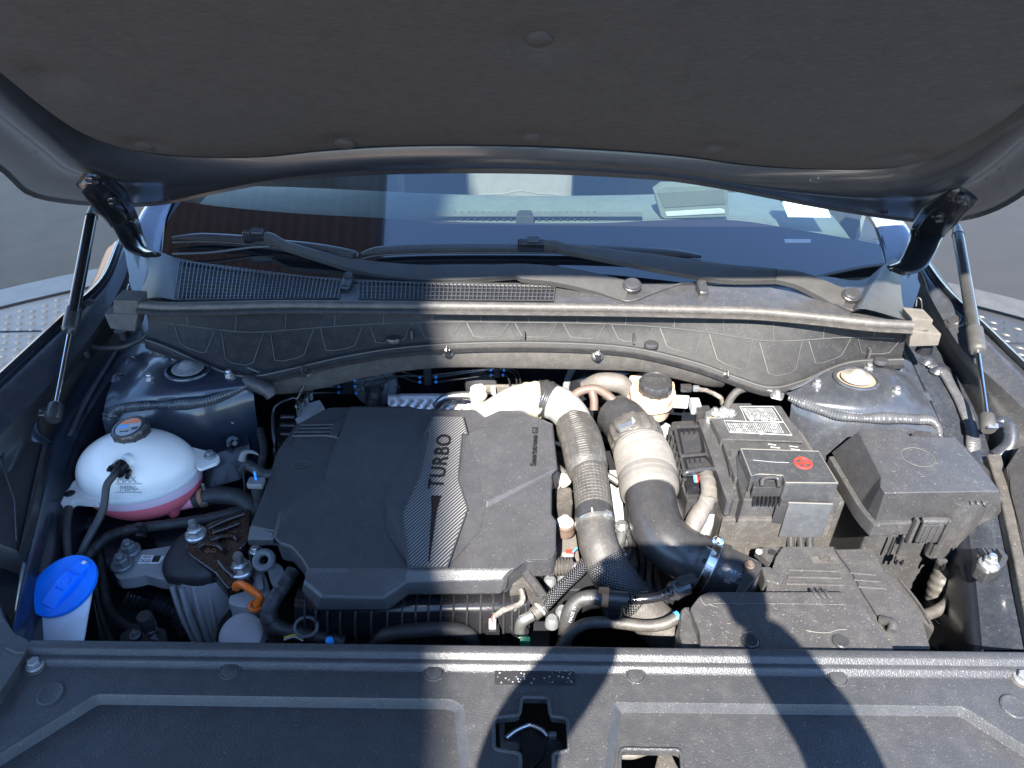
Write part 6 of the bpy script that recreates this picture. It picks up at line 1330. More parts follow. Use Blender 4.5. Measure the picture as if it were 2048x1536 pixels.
tube('wear_line', [P(1506, 920, .9742), P(1548, 924, .9742), P(1578, 925, .9742)], .0003, 'printgrey', ba, n=6)
edge = [P(u, v, .9735) for u, v in ((1482, 898), (1637, 903), (1675, 966))]; tube('cover_edge', edge, .0011, 'dustedge', ba, n=6, smooth=False); tube('cover_edge', [P(u, v, .9735) for u, v in ((1482, 898), (1503, 952), (1519, 948), (1566, 951), (1571, 965), (1676, 966))], .0011, 'dustedge', ba, n=6, smooth=False)
for p_ in ([(1576, 1005), (1666, 1008)], ): tube('cover_edge', [P(u, v, .9425) for u, v in p_], .001, 'dustedge', ba, n=6)
for u in (1580, 1600, 1618): tube('lead', [P(u, 1062, .875), P(u+2, 1094, .855)], .006, 'smooth', ba, n=10)
# negative terminal
nt_ = thing('battery_terminal', 'bright battery terminal clamp with an orange tag behind the control unit', 'battery terminal', P(1445, 825, .94))
prism('clamp', [P(u, v, .955) for u, v in rnd([(1410, 822), (1424, 818), (1440, 816), (1468, 822), (1470, 832), (1440, 836), (1412, 834)], 4)], .014, 'steel', nt_, bevel=.003)
for u, v, s in ((1448, 823, .007), (1462, 826, .006), (1430, 822, .005)): bolt(P(u, v, .957), nt_, s, (0, 0, 1), 'steel', .2)
box('tag', P(1425, 834, .953), V((.006, 0, 0)), V((0, .003, 0)), V((0, 0, .002)), 'orange', nt_); box('sensor', P(1390, 812, .945), V((.008, 0, 0)), V((0, .012, 0)), V((0, 0, .010)), 'print', nt_, .002); box('sensor_body', P(1405, 828, .94), V((.012, 0, 0)), V((0, .010, 0)), V((0, 0, .012)), 'smooth', nt_, .002)
# ================================================================ fuse box
fb = thing('fuse_box', 'large black fuse box with a worn oval mark on its lid at the right', 'fuse box', P(1860, 1050, .80))
top = rnd([(1717, 861), (1790, 859), (1822, 872), (1910, 874), (1958, 928), (2000, 982), (1770, 986), (1760, 972), (1762, 953)], 3)
LZ = .985
bot_ = [P(u, v, .925) for u, v in rnd([(1662, 905), (1790, 890), (1830, 890), (1925, 890), (1985, 945), (2004, 1032), (1752, 1042), (1734, 1022), (1722, 1005)], 3)]
bm = bmesh.new(); add_prism(bm, [P(u, v, LZ) for u, v in top], bot=[p for p in bot_]); finish(bm, 'lid_top', 'fusetop', fb, bevel=.005, seg=3)
pprism('lid_flange', [(1657, 912), (1790, 898), (1925, 898), (1990, 950), (2008, 1036), (1748, 1049), (1728, 1027), (1714, 1009)], .925, .026, 'plastic', fb, bevel=.003)
pprism('lid_tower', rnd([(1898, 984), (1914, 975), (1960, 978), (1982, 984), (1984, 1000), (1960, 1012), (1920, 1012), (1900, 1000)], 5), .962, .115, 'plastic', fb, bevel=.005)
for k in range(3): tube('lid_rib', [P(1938+k*12, 994, .964), P(1944+k*12, 1008, .964), P(1947+k*12, 1012, .955)], .0017, 'plastic', fb, n=8)
pprism('lid_corner', rnd([(1976, 984), (2000, 984), (2006, 1000), (1980, 1004)], 4), .960, .07, 'plastic', fb, bevel=.004)
pprism('base', [(1700, 930), (1970, 930), (2000, 1036), (1950, 1050), (1770, 1048), (1744, 1038)], .898, .19, 'plastic', fb, bevel=.004)
pprism('base_ledge', [(1740, 1030), (1900, 1034), (1902, 1046), (1748, 1044)], .895, .05, 'smooth', fb, bevel=.003)
LP = P(1858, 1046, .925)
box('latch_frame', LP+V((-.022, -.004, -.012)), V((.003, 0, 0)), V((0, .005, 0)), V((0, 0, .024)), 'plastic', fb); box('latch_frame', LP+V((.024, -.004, -.012)), V((.003, 0, 0)), V((0, .005, 0)), V((0, 0, .024)), 'plastic', fb)
box('latch', LP+V((.002, -.006, .010)), V((.018, 0, 0)), V((0, .004, .001)), V((0, 0, .004)), 'plastic', fb); box('latch_tongue', LP+V((.002, -.006, -.014)), V((.016, 0, 0)), V((0, .003, 0)), V((0, 0, .018)), 'fusetop', fb)
for k in range(3): box('latch_rib', LP+V((-.008+k*.009, -.0095, -.014)), V((.0012, 0, 0)), V((0, .001, 0)), V((0, 0, .017)), 'plastic', fb, 0)
for u, v in ((1800, 1116), (1883, 1124)): box('wire_clip', P(u, v, .862), V((.007, 0, 0)), V((0, .003, 0)), V((0, 0, .005)), 'plastic', fb, .001); 
for u, v in ((1792, 1122), (1803, 1123), (1874, 1132), (1886, 1133)): box('clip_tooth', P(u, v, .857), V((.0015, 0, 0)), V((0, .003, 0)), V((0, 0, .005)), 'gloss', fb, 0)
for k, u in enumerate((1782, 1800, 1868, 1886, 1898)): box('base_rib', P(u, 1092, .873), V((.0011, 0, 0)), V((0, .002, 0)), V((0, 0, .018)), 'smooth', fb, 0)
ring('oval_mark', P(1836, 914, LZ+.0003), (0, 0, 1), .0235, .0003, 'dustedge', fb, sx=1.0, sy=.95, n=44)
bm = bmesh.new(); rd = random.Random(4)
for _ in range(16):
    u, v = rd.uniform(1775, 1960), rd.uniform(890, 975); a, l = rd.uniform(-.5, .9), rd.uniform(4, 14)
    add_tube(bm, [P(u, v, LZ+.0002), P(u+l*math.cos(a), v+l*math.sin(a), LZ+.0002)], .0002, n=4)
finish(bm, 'scratch', 'dustedge', fb)['kind'] = 'stuff'
pprism('rear_grommet', rnd([(1822, 866), (1836, 861), (1862, 863), (1866, 876), (1826, 876)], 4), .955, .02, 'smooth', fb, bevel=.003)
pb_ = thing('mounting_bracket', 'black bracket with a bright bolt at the right front corner of the fuse box', 'bracket', P(1978, 1140, .87))
prism('plate', [P(u, v, .935) for u, v in rnd([(1955, 1098), (2000, 1094), (2018, 1112), (2012, 1130), (1976, 1150), (1952, 1132)], 4)], .02, 'smooth', pb_, bevel=.003); bolt(P(1978, 1128, .938), pb_, .0085, (0, 0, 1), 'steel', .8)
for u in (1968, 1976, 1998): box('rib', P(u, 1110, .942), V((.0015, 0, 0)), V((0, .008, 0)), V((0, 0, .006)), 'smooth', pb_, .0005)
fh = thing('drain_hose', 'sunlit grey hose curving down from the fuse box tower to the filter box', 'hose', P(1915, 1180, .82))
tube('hose', [P(1921, 1120, .862), P(1921, 1150, .845), P(1914, 1180, .83), P(1896, 1206, .82), P(1872, 1222, .815), P(1846, 1232, .812)], .0085, 'rubberd', fh, n=16)
hj = thing('plug_boot', 'dusty rubber plug boot under the fuse box', 'plug boot', P(1884, 1180, .80))
tube('boot', [P(1890, 1140, .84), P(1882, 1170, .815), P(1876, 1200, .79)], [.014, .018, .017], 'dusty', hj, n=18, mod=lambda a, q, t: .0008*math.sin(a*500))
wl_ = thing('wiring_loom', 'tangle of thin black wires in the dark right front corner', 'wiring loom', P(1900, 1270, .78))
rd = random.Random(2)
for k in range(7): tube('wire', [P(1870+k*4, 1235+rd.uniform(-6, 6), .79), P(1890+k*8, 1250+rd.uniform(-10, 10), .795), P(1900+k*10, 1268+rd.uniform(-8, 8), .785), P(1890+k*12, 1300, .76)], rd.uniform(.0012, .003), 'gloss', wl_, n=8)
tube('corrugated_tube', [P(1872, 1302, .79), P(1900, 1280, .80), P(1940, 1266, .81), P(1990, 1263, .815), P(2048, 1274, .81), P(2110, 1290, .80)], .0062, 'smooth', wl_, n=12, ns=200, mod=lambda a, q, t: .0007*math.sin(a*1500))
sw = thing('side_panel', 'dark inner panel in the shade at the bottom right corner', 'inner panel', P(2000, 1220, .80))
loft('panel', rows3([(1930, 1120, .80), (1990, 1110, .84), (2060, 1110, .88)], [(1940, 1200, .74), (2000, 1200, .80), (2070, 1200, .85)], [(1930, 1310, .68), (2010, 1310, .76), (2090, 1310, .82)]), 'edp', sw, refine=12); tube('panel_ridge', [P(1998, 1140, .85), P(1972, 1230, .80), P(1958, 1300, .76)], .006, 'paint', sw, n=10)
# ================================================================ air filter box
af = thing('air_filter_box', 'dusty black air filter box with ridged lid at the bottom right', 'air filter box', P(1600, 1230, .80))
pprism('rear_body', rnd([(1566, 1092), (1668, 1092), (1672, 1098), (1745, 1096), (1768, 1140), (1846, 1240), (1862, 1298), (1700, 1298), (1530, 1190), (1534, 1168), (1552, 1112)], 4), .895, .16, 'lidp', af, bevel=.004)
tube('seam', [P(u, v, .8955) for u, v in ((1668, 1097), (1682, 1118), (1706, 1150), (1726, 1188), (1740, 1210), (1772, 1262))], .0009, 'dark', af, n=6)
for k, v in enumerate((1139, 1153, 1167)):
    tube('ridge', [P(1578-k*3, v, .896), P(1676+k*6, v+3, .896)], .0022, 'lidp', af, n=8, flat=.7); tube('ridge', [P(1700+k*8, v+6, .896), P(1752+k*10, v+10, .896)], .0022, 'lidp', af, n=8, flat=.7)
pprism('emblem_recess', [(1618, 1112), (1672, 1114), (1682, 1126), (1626, 1125)], .8957, .001, 'dusty', af, bevel=0)
text('emblem', 'MZ', P(1652, 1119, .8962), X0, V((0, 1, 0)), .0125, 'lidp', af, .0012)
pprism('mounting_lug', rnd([(1510, 1100), (1530, 1094), (1564, 1094), (1560, 1116), (1540, 1126)], 3), .88, .012, 'plastic', af, bevel=.002); lathe('lug_hole', [(0, .001), (.006, .001), (.007, -.001)], P(1545, 1105, .8805), 'dark', af); lathe('lug_hole', [(0, .001), (.0045, .001), (.005, -.001)], P(1518, 1103, .8805), 'print', af)
pprism('side_fin', [(1768, 1142), (1800, 1158), (1870, 1252), (1868, 1262), (1842, 1240)], .875, .03, 'lidp', af, bevel=.003)
tube('fin_ridge', [P(1800, 1160, .877), P(1836, 1205, .877), P(1862, 1248, .877)], .002, 'lidp', af, n=8)
fr = rnd([(1400, 1190), (1418, 1183), (1690, 1183), (1706, 1191), (1735, 1225), (1786, 1290), (1788, 1330), (1406, 1330), (1398, 1260), (1380, 1216)], 5)
pprism('front_lid', fr, .915, .10, 'lidp', af, bevel=.005)
tube('lid_line', [P(u, v, .9152) for u, v in ((1428, 1212), (1436, 1207), (1670, 1209), (1686, 1216), (1712, 1248))], .0008, 'lidp', af, n=6)
for k in range(3): tube('lid_rib', [P(1626+k*12, 1180, .912), P(1630+k*12, 1188, .9165), P(1640+k*12, 1198, .9162)], .0024, 'lidp', af, n=8)
pprism('lid_side', [(1362, 1216), (1380, 1210), (1402, 1292), (1402, 1310), (1372, 1306), (1358, 1270)], .900, .06, 'plastic', af, bevel=.004)
tube('side_rib', [P(1370, 1218, .903), P(1386, 1240, .904), P(1398, 1268, .904)], .0028, 'plastic', af, n=8)
tube('snorkel_ridge', [P(1762, 1240, .897), P(1784, 1246, .905), P(1784, 1262, .902)], .006, 'lidp', af, n=10)
for u, v in ((1500, 1282), (1682, 1283)):
    lathe('lid_button', [(0, .0015), (.009, .0022), (.0105, .0012), (.0108, -.001)], P(u, v, .916), 'smooth', af, n=26); ring('button_groove', P(u+1, v+1, .9152), (0, 0, 1), .0125, .0007, 'lidp', af)
hp = lambda du, dv: P(1443+du, 1281+dv, .9155)
tube('lid_symbol', [hp(-16, -1), hp(0, -13), hp(17, -1), hp(12, -1), hp(12, 9), hp(-11, 9), hp(-11, -1), hp(-16, -1)], .0006, 'lidp', af, n=6, smooth=False); tube('lid_symbol', [hp(-24, 6), hp(-21, -4), hp(-16, -3)], .0006, 'lidp', af, n=6); tube('lid_symbol', [hp(26, 6), hp(22, -4), hp(18, -3)], .0006, 'lidp', af, n=6)
bm = bmesh.new(); rd = random.Random(8)
for l in ([(1612, 1261), (1636, 1265), (1658, 1265), (1674, 1260), (1692, 1259)], [(1400, 1196), (1406, 1206), (1414, 1212)], [(1482, 1271), (1492, 1265), (1506, 1263)]): add_tube(bm, [P(u, v, .9153) for u, v in l], .0005, n=5)
for _ in range(30):
    u, v = rd.uniform(1420, 1740), rd.uniform(1200, 1290); a, l = rd.uniform(-.5, .9), rd.uniform(2, 9); add_tube(bm, [P(u, v, .9151), P(u+l*math.cos(a), v+l*math.sin(a), .9151)], .0002, n=4)
finish(bm, 'scratch', 'dustedge', af)['kind'] = 'stuff'
# ================================================================ hoses and plugs at the front centre
bh = thing('breather_hose', 'black printed breather hose with a rusty clip and a ribbed quick connector', 'hose', P(1220, 1200, .88))
tube('hose', [P(1128, 1300, .80), P(1132, 1262, .84), P(1138, 1226, .87), P(1156, 1202, .885), P(1180, 1195, .89), P(1204, 1195, .89)], .0105, 'rubber', bh, n=16)
tube('rust_clip', [P(1203, 1195, .89), P(1216, 1196, .89)], .0124, 'rustclip', bh, n=20); box('clip_tang', P(1208, 1181, .905), V((.007, 0, 0)), V((0, .003, 0)), V((0, 0, .004)), 'rustclip', bh, .001)
tube('tee', [P(1214, 1196, .89), P(1254, 1199, .89)], .0115, 'smooth', bh, n=18); tube('tee_cup', [P(1230, 1204, .888), P(1228, 1220, .872), P(1227, 1234, .855)], [.0115, .0155, .0165], 'gloss', bh, n=20)
tube('connector_pipe', [P(1250, 1199, .89), P(1270, 1199, .892), P(1296, 1197, .895), P(1320, 1192, .897), P(1342, 1184, .90)], .0068, 'gloss', bh, n=16, ns=160, mod=lambda a, q, t: .0013*max(0, math.sin(a*900)) if (t < 1.1 or t > 3.0) else 0)
tube('quick_connector', [P(1340, 1186, .90), P(1348, 1182, .90), P(1362, 1175, .902), P(1372, 1170, .903)], [.010, .0135, .0125, .0135], 'smooth', bh, n=20); box('connector_latch', P(1374, 1160, .915), V((.012, .004, 0)), V((-.002, .006, 0)), V((0, 0, .004)), 'smooth', bh, .0015)
text('hose_print', 'PA6 3/16', P(1180, 1197, .8995), V((1, .02, 0)), V((0, .7, .7)), .006, 'printgrey', bh, .0001); text('hose_print', 'MADE TKJ.', P(1146, 1226, .884), V((.35, .9, .3)), V((-.8, .3, .3)), .006, 'printgrey', bh, .0001)
gh = thing('vacuum_hose', 'grey hose running in front of the filter box, half in sunlight', 'hose', P(1240, 1247, .86))
tube('hose', [P(1118, 1302, .815), P(1130, 1282, .835), P(1146, 1262, .85), P(1174, 1247, .86), P(1226, 1245, .862), P(1288, 1252, .862), P(1328, 1248, .868), P(1358, 1233, .875)], .0080, 'rubberd', gh, n=16, ns=80)
tube('blue_band', [P(1352, 1236, .874), P(1358, 1233, .875)], .0085, 'bluedot', gh, n=14)
th = thing('braided_hose', 'thin hose in woven black sleeve with a grey elbow fitting', 'hose', P(1110, 1180, .87))
tube('sleeve', [P(1172, 1124, .88), P(1158, 1142, .882), P(1130, 1168, .882), P(1102, 1196, .878), P(1080, 1219, .872)], .0088, 'braid', th, n=24, ns=70)
tube('end_cuff', [P(1086, 1213, .873), P(1066, 1230, .868)], .0098, 'dusty', th, n=18); tube('cuff_ring', [P(1081, 1217, .872), P(1078, 1220, .871)], .0102, 'print', th, n=18)
tube('elbow', [P(1066, 1230, .868), P(1048, 1240, .862), P(1041, 1252, .85), P(1040, 1270, .83)], [.0078, .0082, .008, .0075], 'steel', th, n=16)
tube('socket', [P(1040, 1262, .838), P(1040, 1300, .80)], .0125, 'gloss', th, n=18); box('green_clip', P(1050, 1283, .835), V((.007, 0, 0)), V((0, .004, 0)), V((0, 0, .006)), 'green', th, .001)
cp_ = thing('sensor_plug', 'small black plug with red and white wires below the engine cover', 'sensor plug', P(985, 1270, .84))
prism('body', [P(u, v, .85) for u, v in rnd([(972, 1246), (998, 1246), (1000, 1264), (970, 1264)], 3)], .04, 'gloss', cp_, bevel=.002); box('plug_top', P(985, 1248, .856), V((.005, 0, 0)), V((0, .004, 0)), V((0, 0, .007)), 'print', cp_, .001)
tube('wire', [P(985, 1246, .862), P(984, 1236, .866), P(990, 1228, .868)], .0014, 'red', cp_, n=6); tube('wire', [P(988, 1246, .862), P(988, 1234, .868), P(996, 1226, .87)], .0014, 'print', cp_, n=6)
l7 = loom('dusty wire branch between the small plug and the grey loom bracket', [(988, 1232, .868), (1004, 1222, .872), (1030, 1212, .876), (1046, 1200, .882), (1042, 1178, .89)], .0035, 'taped')
lbk = thing('loom_bracket', 'grey angled loom channel at the front right corner of the engine cover', 'loom channel', P(1060, 1160, .88))
prism('channel', [P(u, v, .892) for u, v in rnd([(1018, 1152), (1046, 1134), (1058, 1138), (1098, 1190), (1086, 1204), (1048, 1164), (1020, 1170)], 4)], .03, 'dusty', lbk, bevel=.004); prism('channel_top', [P(u, v, .899) for u, v in rnd([(1040, 1140), (1054, 1138), (1094, 1188), (1082, 1196)], 3)], .008, 'plastic', lbk, bevel=.002)
cg = thing('bellows_connector', 'small grey bellows joint on a pipe at the right of the engine cover', 'pipe joint', P(1118, 1134, .88))
tube('pipe', [P(1058, 1140, .878), P(1085, 1136, .88), P(1170, 1132, .88)], .006, 'steel', cg, n=14); tube('bellows', [P(1098, 1134, .88), P(1146, 1133, .88)], .0125, 'dusty', cg, n=22, ns=90, smooth=True, mod=lambda a, q, t: .0016*math.sin(a*1400)); tube('nut', [P(1086, 1135, .88), P(1102, 1134, .88)], .0115, 'alu', cg, n=6)
en2 = thing('engine_fittings', 'metal brackets, bolts and pipes between the engine cover and the charge pipe', 'engine parts', P(1130, 1040, .86))
prism('bracket', [P(u, v, .87) for u, v in rnd([(1110, 975), (1142, 975), (1146, 1010), (1112, 1016)], 4)], .03, 'dusty', en2, bevel=.003); prism('lower_bracket', [P(u, v, .85) for u, v in rnd([(1112, 1058), (1150, 1056), (1160, 1120), (1112, 1118)], 4)], .03, 'taped', en2, bevel=.003)
tube('pipe', [P(1112, 932, .90), P(1130, 946, .89), P(1146, 956, .88)], .006, 'rubberd', en2, n=12); tube('pipe', [P(1200, 946, .88), P(1222, 955, .88), P(1238, 966, .875)], .006, 'steel', en2, n=12); tube('pipe', [P(1108, 970, .88), P(1120, 950, .885), P(1132, 968, .88)], .010, 'beige', en2, n=12)
MB_ = P(1130, 1048, .885); lathe('rubber_mount', [(0, .004), (.014, .004), (.0155, .001), (.0145, -.004), (.0155, -.008), (.0155, -.016), (.012, -.018)], MB_, 'brownrub', en2, n=26); lathe('mount_washer', [(0, .0065), (.0115, .006), (.013, .004)], MB_, 'print', en2); bolt(MB_+V((0, 0, .006)), en2, .0068, (0, 0, 1), 'print', 0)
tube('bolt_post', [P(1243, 1060, .87), P(1241, 1085, .85)], .008, 'steel', en2, n=14); bolt(P(1243, 1052, .878), en2, .007, (0, 0, 1), 'steel', 0)
box('red_plug', P(1140, 1104, .87), V((.006, 0, 0)), V((0, .003, 0)), V((0, 0, .003)), 'red', en2, .001); box('white_plug', P(1136, 1114, .865), V((.008, 0, 0)), V((0, .005, 0)), V((0, 0, .004)), 'print', en2, .001); tube('blue_wire', [P(1146, 1104, .874), P(1154, 1096, .876)], .0014, 'bluedot', en2, n=6)
for u, v in ((1100, 1160), (1128, 1150), (1104, 1240), (1124, 1222)): lathe('bolt_boss', [(0, .006), (.006, .006), (.009, .002), (.010, -.01)], P(u, v, .845), 'mudb', en2)
prism('gearbox_block', [P(u, v, .80) for u, v in ((1060, 900), (1380, 900), (1440, 1010), (1440, 1100), (1360, 1180), (1060, 1180))], .3, 'dark', en2, bevel=.004)
gs = thing('cast_housing', 'pale sunlit cast housing edges beside the intake hose', 'engine casing', P(1225, 1000, .85))
prism('casting', [P(u, v, .835) for u, v in rnd([(1208, 940), (1240, 940), (1250, 1060), (1236, 1100), (1222, 1060)], 5)], .05, 'alu', gs, bevel=.005); prism('casting', [P(u, v, .86) for u, v in rnd([(1320, 840), (1342, 850), (1336, 900), (1318, 880)], 5)], .05, 'whitehot', gs, bevel=.004)
tube('drip_tube', [P(1256, 1060, .87), P(1262, 1100, .86), P(1254, 1120, .855)], .004, 'smooth', gs, n=10)
# ================================================================ the person taking the photograph
pe = thing('person', 'person in a dark jacket holding up a phone in front of the open car', 'person', (0.06, -.42, 0))
def skin(name, joints, edges, m, par, sub=2):
    me = bpy.data.meshes.new(name); me.from_pydata([V(j[0]) for j in joints], edges, []); o = bpy.data.objects.new(name, me); COL.objects.link(o)
    md = o.modifiers.new('skin', 'SKIN'); md.use_smooth_shade = True
    for i, j in enumerate(joints):
        r = j[1]; me.skin_vertices[0].data[i].radius = (r, r) if not isinstance(r, tuple) else r
    me.skin_vertices[0].data[0].use_root = True
    s = o.modifiers.new('sub', 'SUBSURF'); s.levels = s.render_levels = sub
    dg = bpy.context.evaluated_depsgraph_get(); m2 = bpy.data.meshes.new_from_object(o.evaluated_get(dg)); m2.materials.clear(); m2.materials.append(MT[m])
    bpy.data.objects.remove(o)
    for p in m2.polygons: p.use_smooth = True
    q = bpy.data.objects.new(name, m2); COL.objects.link(q); parent(q, par); return q
PHC = CAM+RT*.058-UP*.021-FW*.016          # phone centre, lens at its upper left corner
hl_p, hr_p = PHC-RT*.076-UP*.012-FW*.01, PHC+RT*.076-UP*.012-FW*.01
el_l, el_r = toward(P(1035, 1480, .92), 1.47), toward(P(1690, 1500, .92), 1.47)
J = [((.06, -.44, .98), (.17, .12)), ((.06, -.44, 1.18), (.16, .115)), ((.06, -.44, 1.32), (.18, .12)), ((.06, -.45, 1.41), (.09, .08)), ((.06, -.45, 1.49), .055),
     ((-.12, -.40, 1.36), .068), (el_l, .046), (hl_p-UP*.055-FW*.03-RT*.022, .036), ((.24, -.40, 1.36), .068), (el_r, .046), (hr_p-UP*.055-FW*.03+RT*.018, .036),
     ((-.03, -.44, .86), .10), ((-.05, -.42, .48), .065), ((-.06, -.46, .09), .048), ((-.07, -.34, .04), .042), ((.15, -.44, .86), .10), ((.17, -.42, .48), .065), ((.18, -.46, .09), .048), ((.19, -.34, .04), .042)]
E = [(0, 1), (1, 2), (2, 3), (3, 4), (2, 5), (5, 6), (6, 7), (2, 8), (8, 9), (9, 10), (0, 11), (11, 12), (12, 13), (13, 14), (0, 15), (15, 16), (16, 17), (17, 18)]
skin('body', J, E, 'cloth', pe)
hc = V((.06, -.44, 1.585))
bm = bmesh.new(); add_lathe(bm, [(0, .115), (.035, .108), (.062, .085), (.075, .045), (.074, 0), (.066, -.045), (.050, -.085), (.030, -.108), (0, -.115)], hc, (0, 0, 1), 28, sx=1., sy=1.22); add_lathe(bm, [(0, .022), (.008, .014), (.013, 0), (.006, -.012)], hc+V((0, .085, -.01)), (0, .9, -.3), 12)
for s in (-1, 1): add_lathe(bm, [(0, .010), (.016, .006), (.020, 0), (.010, -.006)], hc+V((s*.076, -.01, 0)), (s, .2, 0), 12, sy=1.5)
finish(bm, 'head', 'skin', pe, smooth=80)
lathe('hair', [(0, .125), (.040, .117), (.068, .092), (.080, .050), (.079, .02), (.070, .0)], hc+V((0, -.012, 0)), 'hair', pe, n=28, sy=1.22)
for s in (-1, 1): lathe('eye', [(0, .004), (.006, .003), (.009, -.002)], hc+V((s*.030, .083, .012)), 'print', pe, (0, 1, 0), 14)
lathe('mouth', [(0, .004), (.018, .002), (.022, -.004)], hc+V((0, .078, -.055)), 'red', pe, (0, 1, 0), 16, sy=.35)
for sgn, h in ((-1, hl_p), (1, hr_p)):
    S = RT*sgn; wr0 = h-UP*.055-FW*.03+S*.020
    Jh = [(wr0, .026), (h-UP*.015-FW*.022+S*.010, (.032, .018)), (h+UP*.012-FW*.022+S*.012, (.030, .016))]; Eh = [(0, 1), (1, 2)]
    for k, ln in enumerate((.9, 1., .95, .8)):
        b0 = h+UP*(.020-.017*k)-FW*.018+S*.012; i = len(Jh)
        Jh += [(b0, .009), (b0+S*.010+FW*.018*ln, .0082), (b0+S*.002+FW*.036*ln, .0076), (b0-S*.018*ln+FW*.040, .0068)]; Eh += [(2 if k < 2 else 1, i), (i, i+1), (i+1, i+2), (i+2, i+3)]
    i = len(Jh); Jh += [(h-UP*.020-FW*.026-S*.010, .0105), (h-UP*.004-FW*.026-S*.026, .009), (h+UP*.008-FW*.022-S*.034, .0075)]; Eh += [(1, i), (i, i+1), (i+1, i+2)]
    skin('hand', Jh, Eh, 'skin', pe)
ph = thing('phone', 'black phone held sideways by the person in front of the car', 'phone', PHC)
box('case', PHC, RT*.0735, UP*.0355, FW*.004, 'smooth', ph, .003); box('lens_bump', PHC-RT*.054+UP*.018+FW*.0045, RT*.016, UP*.016, FW*.0012, 'gloss', ph, .001); box('screen', PHC-FW*.0042, RT*.070, UP*.033, FW*.0004, 'gloss', ph, 0)
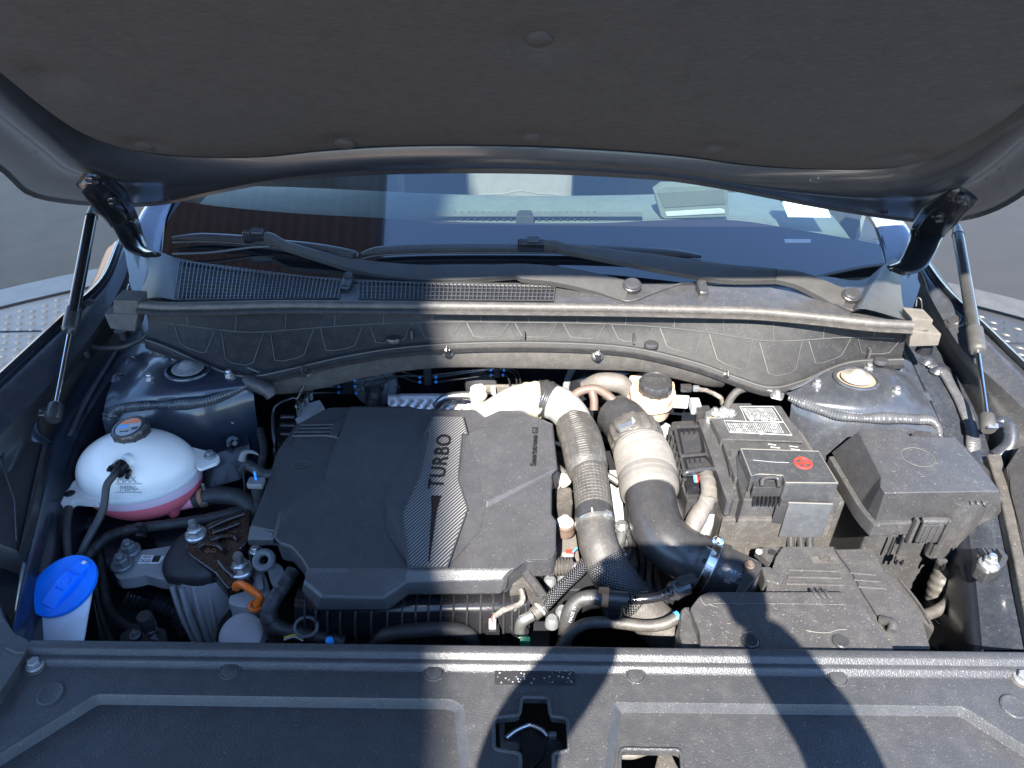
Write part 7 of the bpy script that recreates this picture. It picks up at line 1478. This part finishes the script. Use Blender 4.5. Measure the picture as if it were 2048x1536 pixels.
# ================================================================ sub-parts: pieces carried by a part of the same thing
def base_name(o): return o.name.split('.')[0]
def centre(o): 
    b = [V(c) for c in o.bound_box]; return sum(b, V())/8+o.location
def nest(tname, child, par_):
    for t in [o for o in COL.objects if o.parent is None and base_name(o) == tname]:
        ps = [c for c in t.children if base_name(c) == par_ and not c.rotation_euler.x and not c.rotation_euler.y and not c.rotation_euler.z]
        if not ps: continue
        for c in [c for c in t.children if base_name(c) == child and not c.children]:
            p = min(ps, key=lambda q: (centre(q)-centre(c)).length)
            if p is c: continue
            c.parent = p; c.location = c.location-p.location
for a in (('windscreen_wiper', 'connector_latch', 'connector'), ('windscreen_wiper', 'latch_rib', 'connector'), ('windscreen_wiper', 'rubber_edge', 'blade'), ('windscreen_wiper', 'pivot_cap', 'arm'),
          ('gas_strut', 'print', 'cylinder'), ('gas_strut', 'print_ring', 'cylinder'), ('gas_strut', 'retaining_clip', 'end_socket'), ('gas_strut', 'ball_stud', 'end_socket'),
          ('paper_sheet', 'lettering', 'sheet'), ('cowl_panel', 'jet_nozzle', 'washer_jet'), ('cowl_panel', 'grille_recess', 'grille'), ('inner_wing', 'bearing_recess', 'strut_tower'), ('inner_wing', 'bearing_rim', 'strut_tower'),
          ('inner_wing', 'strut_cap', 'strut_tower'), ('inner_wing', 'stud_nut', 'strut_tower'), ('inner_wing', 'bracket_foot', 'strut_bracket'), ('fender_trim', 'moulded_crease', 'plate'),
          ('radiator_cover', 'pin_collar', 'push_pin'), ('radiator_cover', 'paint_speckle', 'warning_decal'), ('radiator_cover', 'decal_circle', 'warning_decal'), ('radiator_cover', 'bolt', 'bolt_seat'),
          ('engine_cover', 'turbo_letters', 'carbon_insert'), ('engine_cover', 'needle', 'carbon_insert'), ('engine_cover', 'insert_edge', 'carbon_insert'), ('engine_cover', 'raised_letters', 'right_deck'), ('engine_cover', 'oil_symbol_can', 'oil_symbol'),
          ('engine_block', 'manifold_rib', 'manifold'), ('engine_block', 'manifold_flange', 'manifold'), ('engine_block', 'manifold_bead', 'manifold'),
          ('coolant_tank', 'label_print', 'cap_label'), ('coolant_tank', 'level_mark', 'upper_shell'), ('coolant_tank', 'level_line', 'upper_shell'), ('coolant_tank', 'bolt', 'mounting_ear'), ('coolant_tank', 'ear_bush', 'mounting_ear'),
          ('coolant_hose', 'clip_tang', 'spring_clip'), ('breather_hose', 'clip_tang', 'rust_clip'), ('vent_hose', 'clip_tab', 'clip_collar'), ('washer_filler', 'cap_tab', 'cap'), ('washer_filler', 'washer_symbol', 'cap'), ('washer_filler', 'hinge_pin', 'cap'),
          ('engine_mount', 'label_print', 'part_label'), ('engine_mount', 'bar_code', 'part_label'), ('engine_mount', 'column_rib', 'mount_column'), ('engine_mount', 'bolt', 'mount_arm'), ('mount_bracket', 'pressed_rib', 'plate'), ('mount_bracket', 'stamped_circle', 'plate'), ('mount_bracket', 'bolt', 'plate'),
          ('dipstick', 'lettering', 'handle'), ('brake_fluid_reservoir', 'cap_print', 'cap'), ('brake_fluid_reservoir', 'tank_seam', 'tank_body'), ('charge_air_pipe', 'clamp_bead', 'clamp'), ('charge_air_pipe', 'clamp_mark', 'clamp'), ('charge_air_pipe', 'clamp_lock', 'clamp'),
          ('intake_hose', 'clamp_screw', 'clamp_band'), ('intake_hose', 'clamp_edge', 'clamp_band'), ('intake_hose', 'clamp_bridge', 'clamp_band'), ('intake_hose', 'clamp_slot', 'clamp_band'), ('intake_hose', 'screw_slot', 'clamp_band'), ('intake_hose', 'arrow_mark', 'bend'), ('intake_hose', 'screw_nut', 'collar_screw'),
          ('air_flow_tube', 'raised_print', 'tube'), ('air_flow_tube', 'bead', 'tube'), ('control_unit', 'lock_lever', 'connector'), ('control_unit', 'lever_frame', 'connector'), ('control_unit', 'lever_rib', 'connector'), ('control_unit', 'side_tooth', 'housing'),
          ('battery', 'label_border', 'rear_lid'), ('battery', 'label_line', 'rear_lid'), ('battery', 'label_print', 'rear_lid'), ('battery', 'label_symbol', 'rear_lid'), ('battery', 'plus_ring', 'terminal_cover'), ('battery', 'plus_bar', 'terminal_cover'), ('battery', 'cover_edge', 'terminal_cover'), ('battery', 'wear_line', 'terminal_cover'), ('battery', 'latch_fin', 'latch_plate'),
          ('fuse_box', 'oval_mark', 'lid_top'), ('fuse_box', 'scratch', 'lid_top'), ('fuse_box', 'lid_rib', 'lid_tower'), ('fuse_box', 'latch_rib', 'latch_tongue'), ('fuse_box', 'clip_tooth', 'wire_clip'), ('fuse_box', 'base_rib', 'base'),
          ('air_filter_box', 'lid_button', 'front_lid'), ('air_filter_box', 'button_groove', 'front_lid'), ('air_filter_box', 'lid_symbol', 'front_lid'), ('air_filter_box', 'lid_rib', 'front_lid'), ('air_filter_box', 'lid_line', 'front_lid'), ('air_filter_box', 'scratch', 'front_lid'), ('air_filter_box', 'ridge', 'rear_body'), ('air_filter_box', 'seam', 'rear_body'), ('air_filter_box', 'emblem', 'emblem_recess'), ('air_filter_box', 'lug_hole', 'mounting_lug'), ('air_filter_box', 'fin_ridge', 'side_fin'),
          ('dashboard', 'display_panel', 'display_bezel'), ('dashboard', 'display_strip', 'display_bezel'), ('front_seat', 'seam', 'backrest'), ('person', 'eye', 'head'), ('person', 'mouth', 'head'), ('person', 'hair', 'head'), ('cowl_front_wall', 'panel_line', 'moulded_wall'), ('cowl_front_wall', 'ledge_bead', 'lower_ledge'), ('brake_pipe_set', 'blue_mark', 'pipe'),
          ('bonnet', 'lining_clip', 'insulation_lining'), ('windscreen', 'dot_fade', 'printed_border'), ('windscreen', 'number_window', 'printed_border')):
    nest(*a)
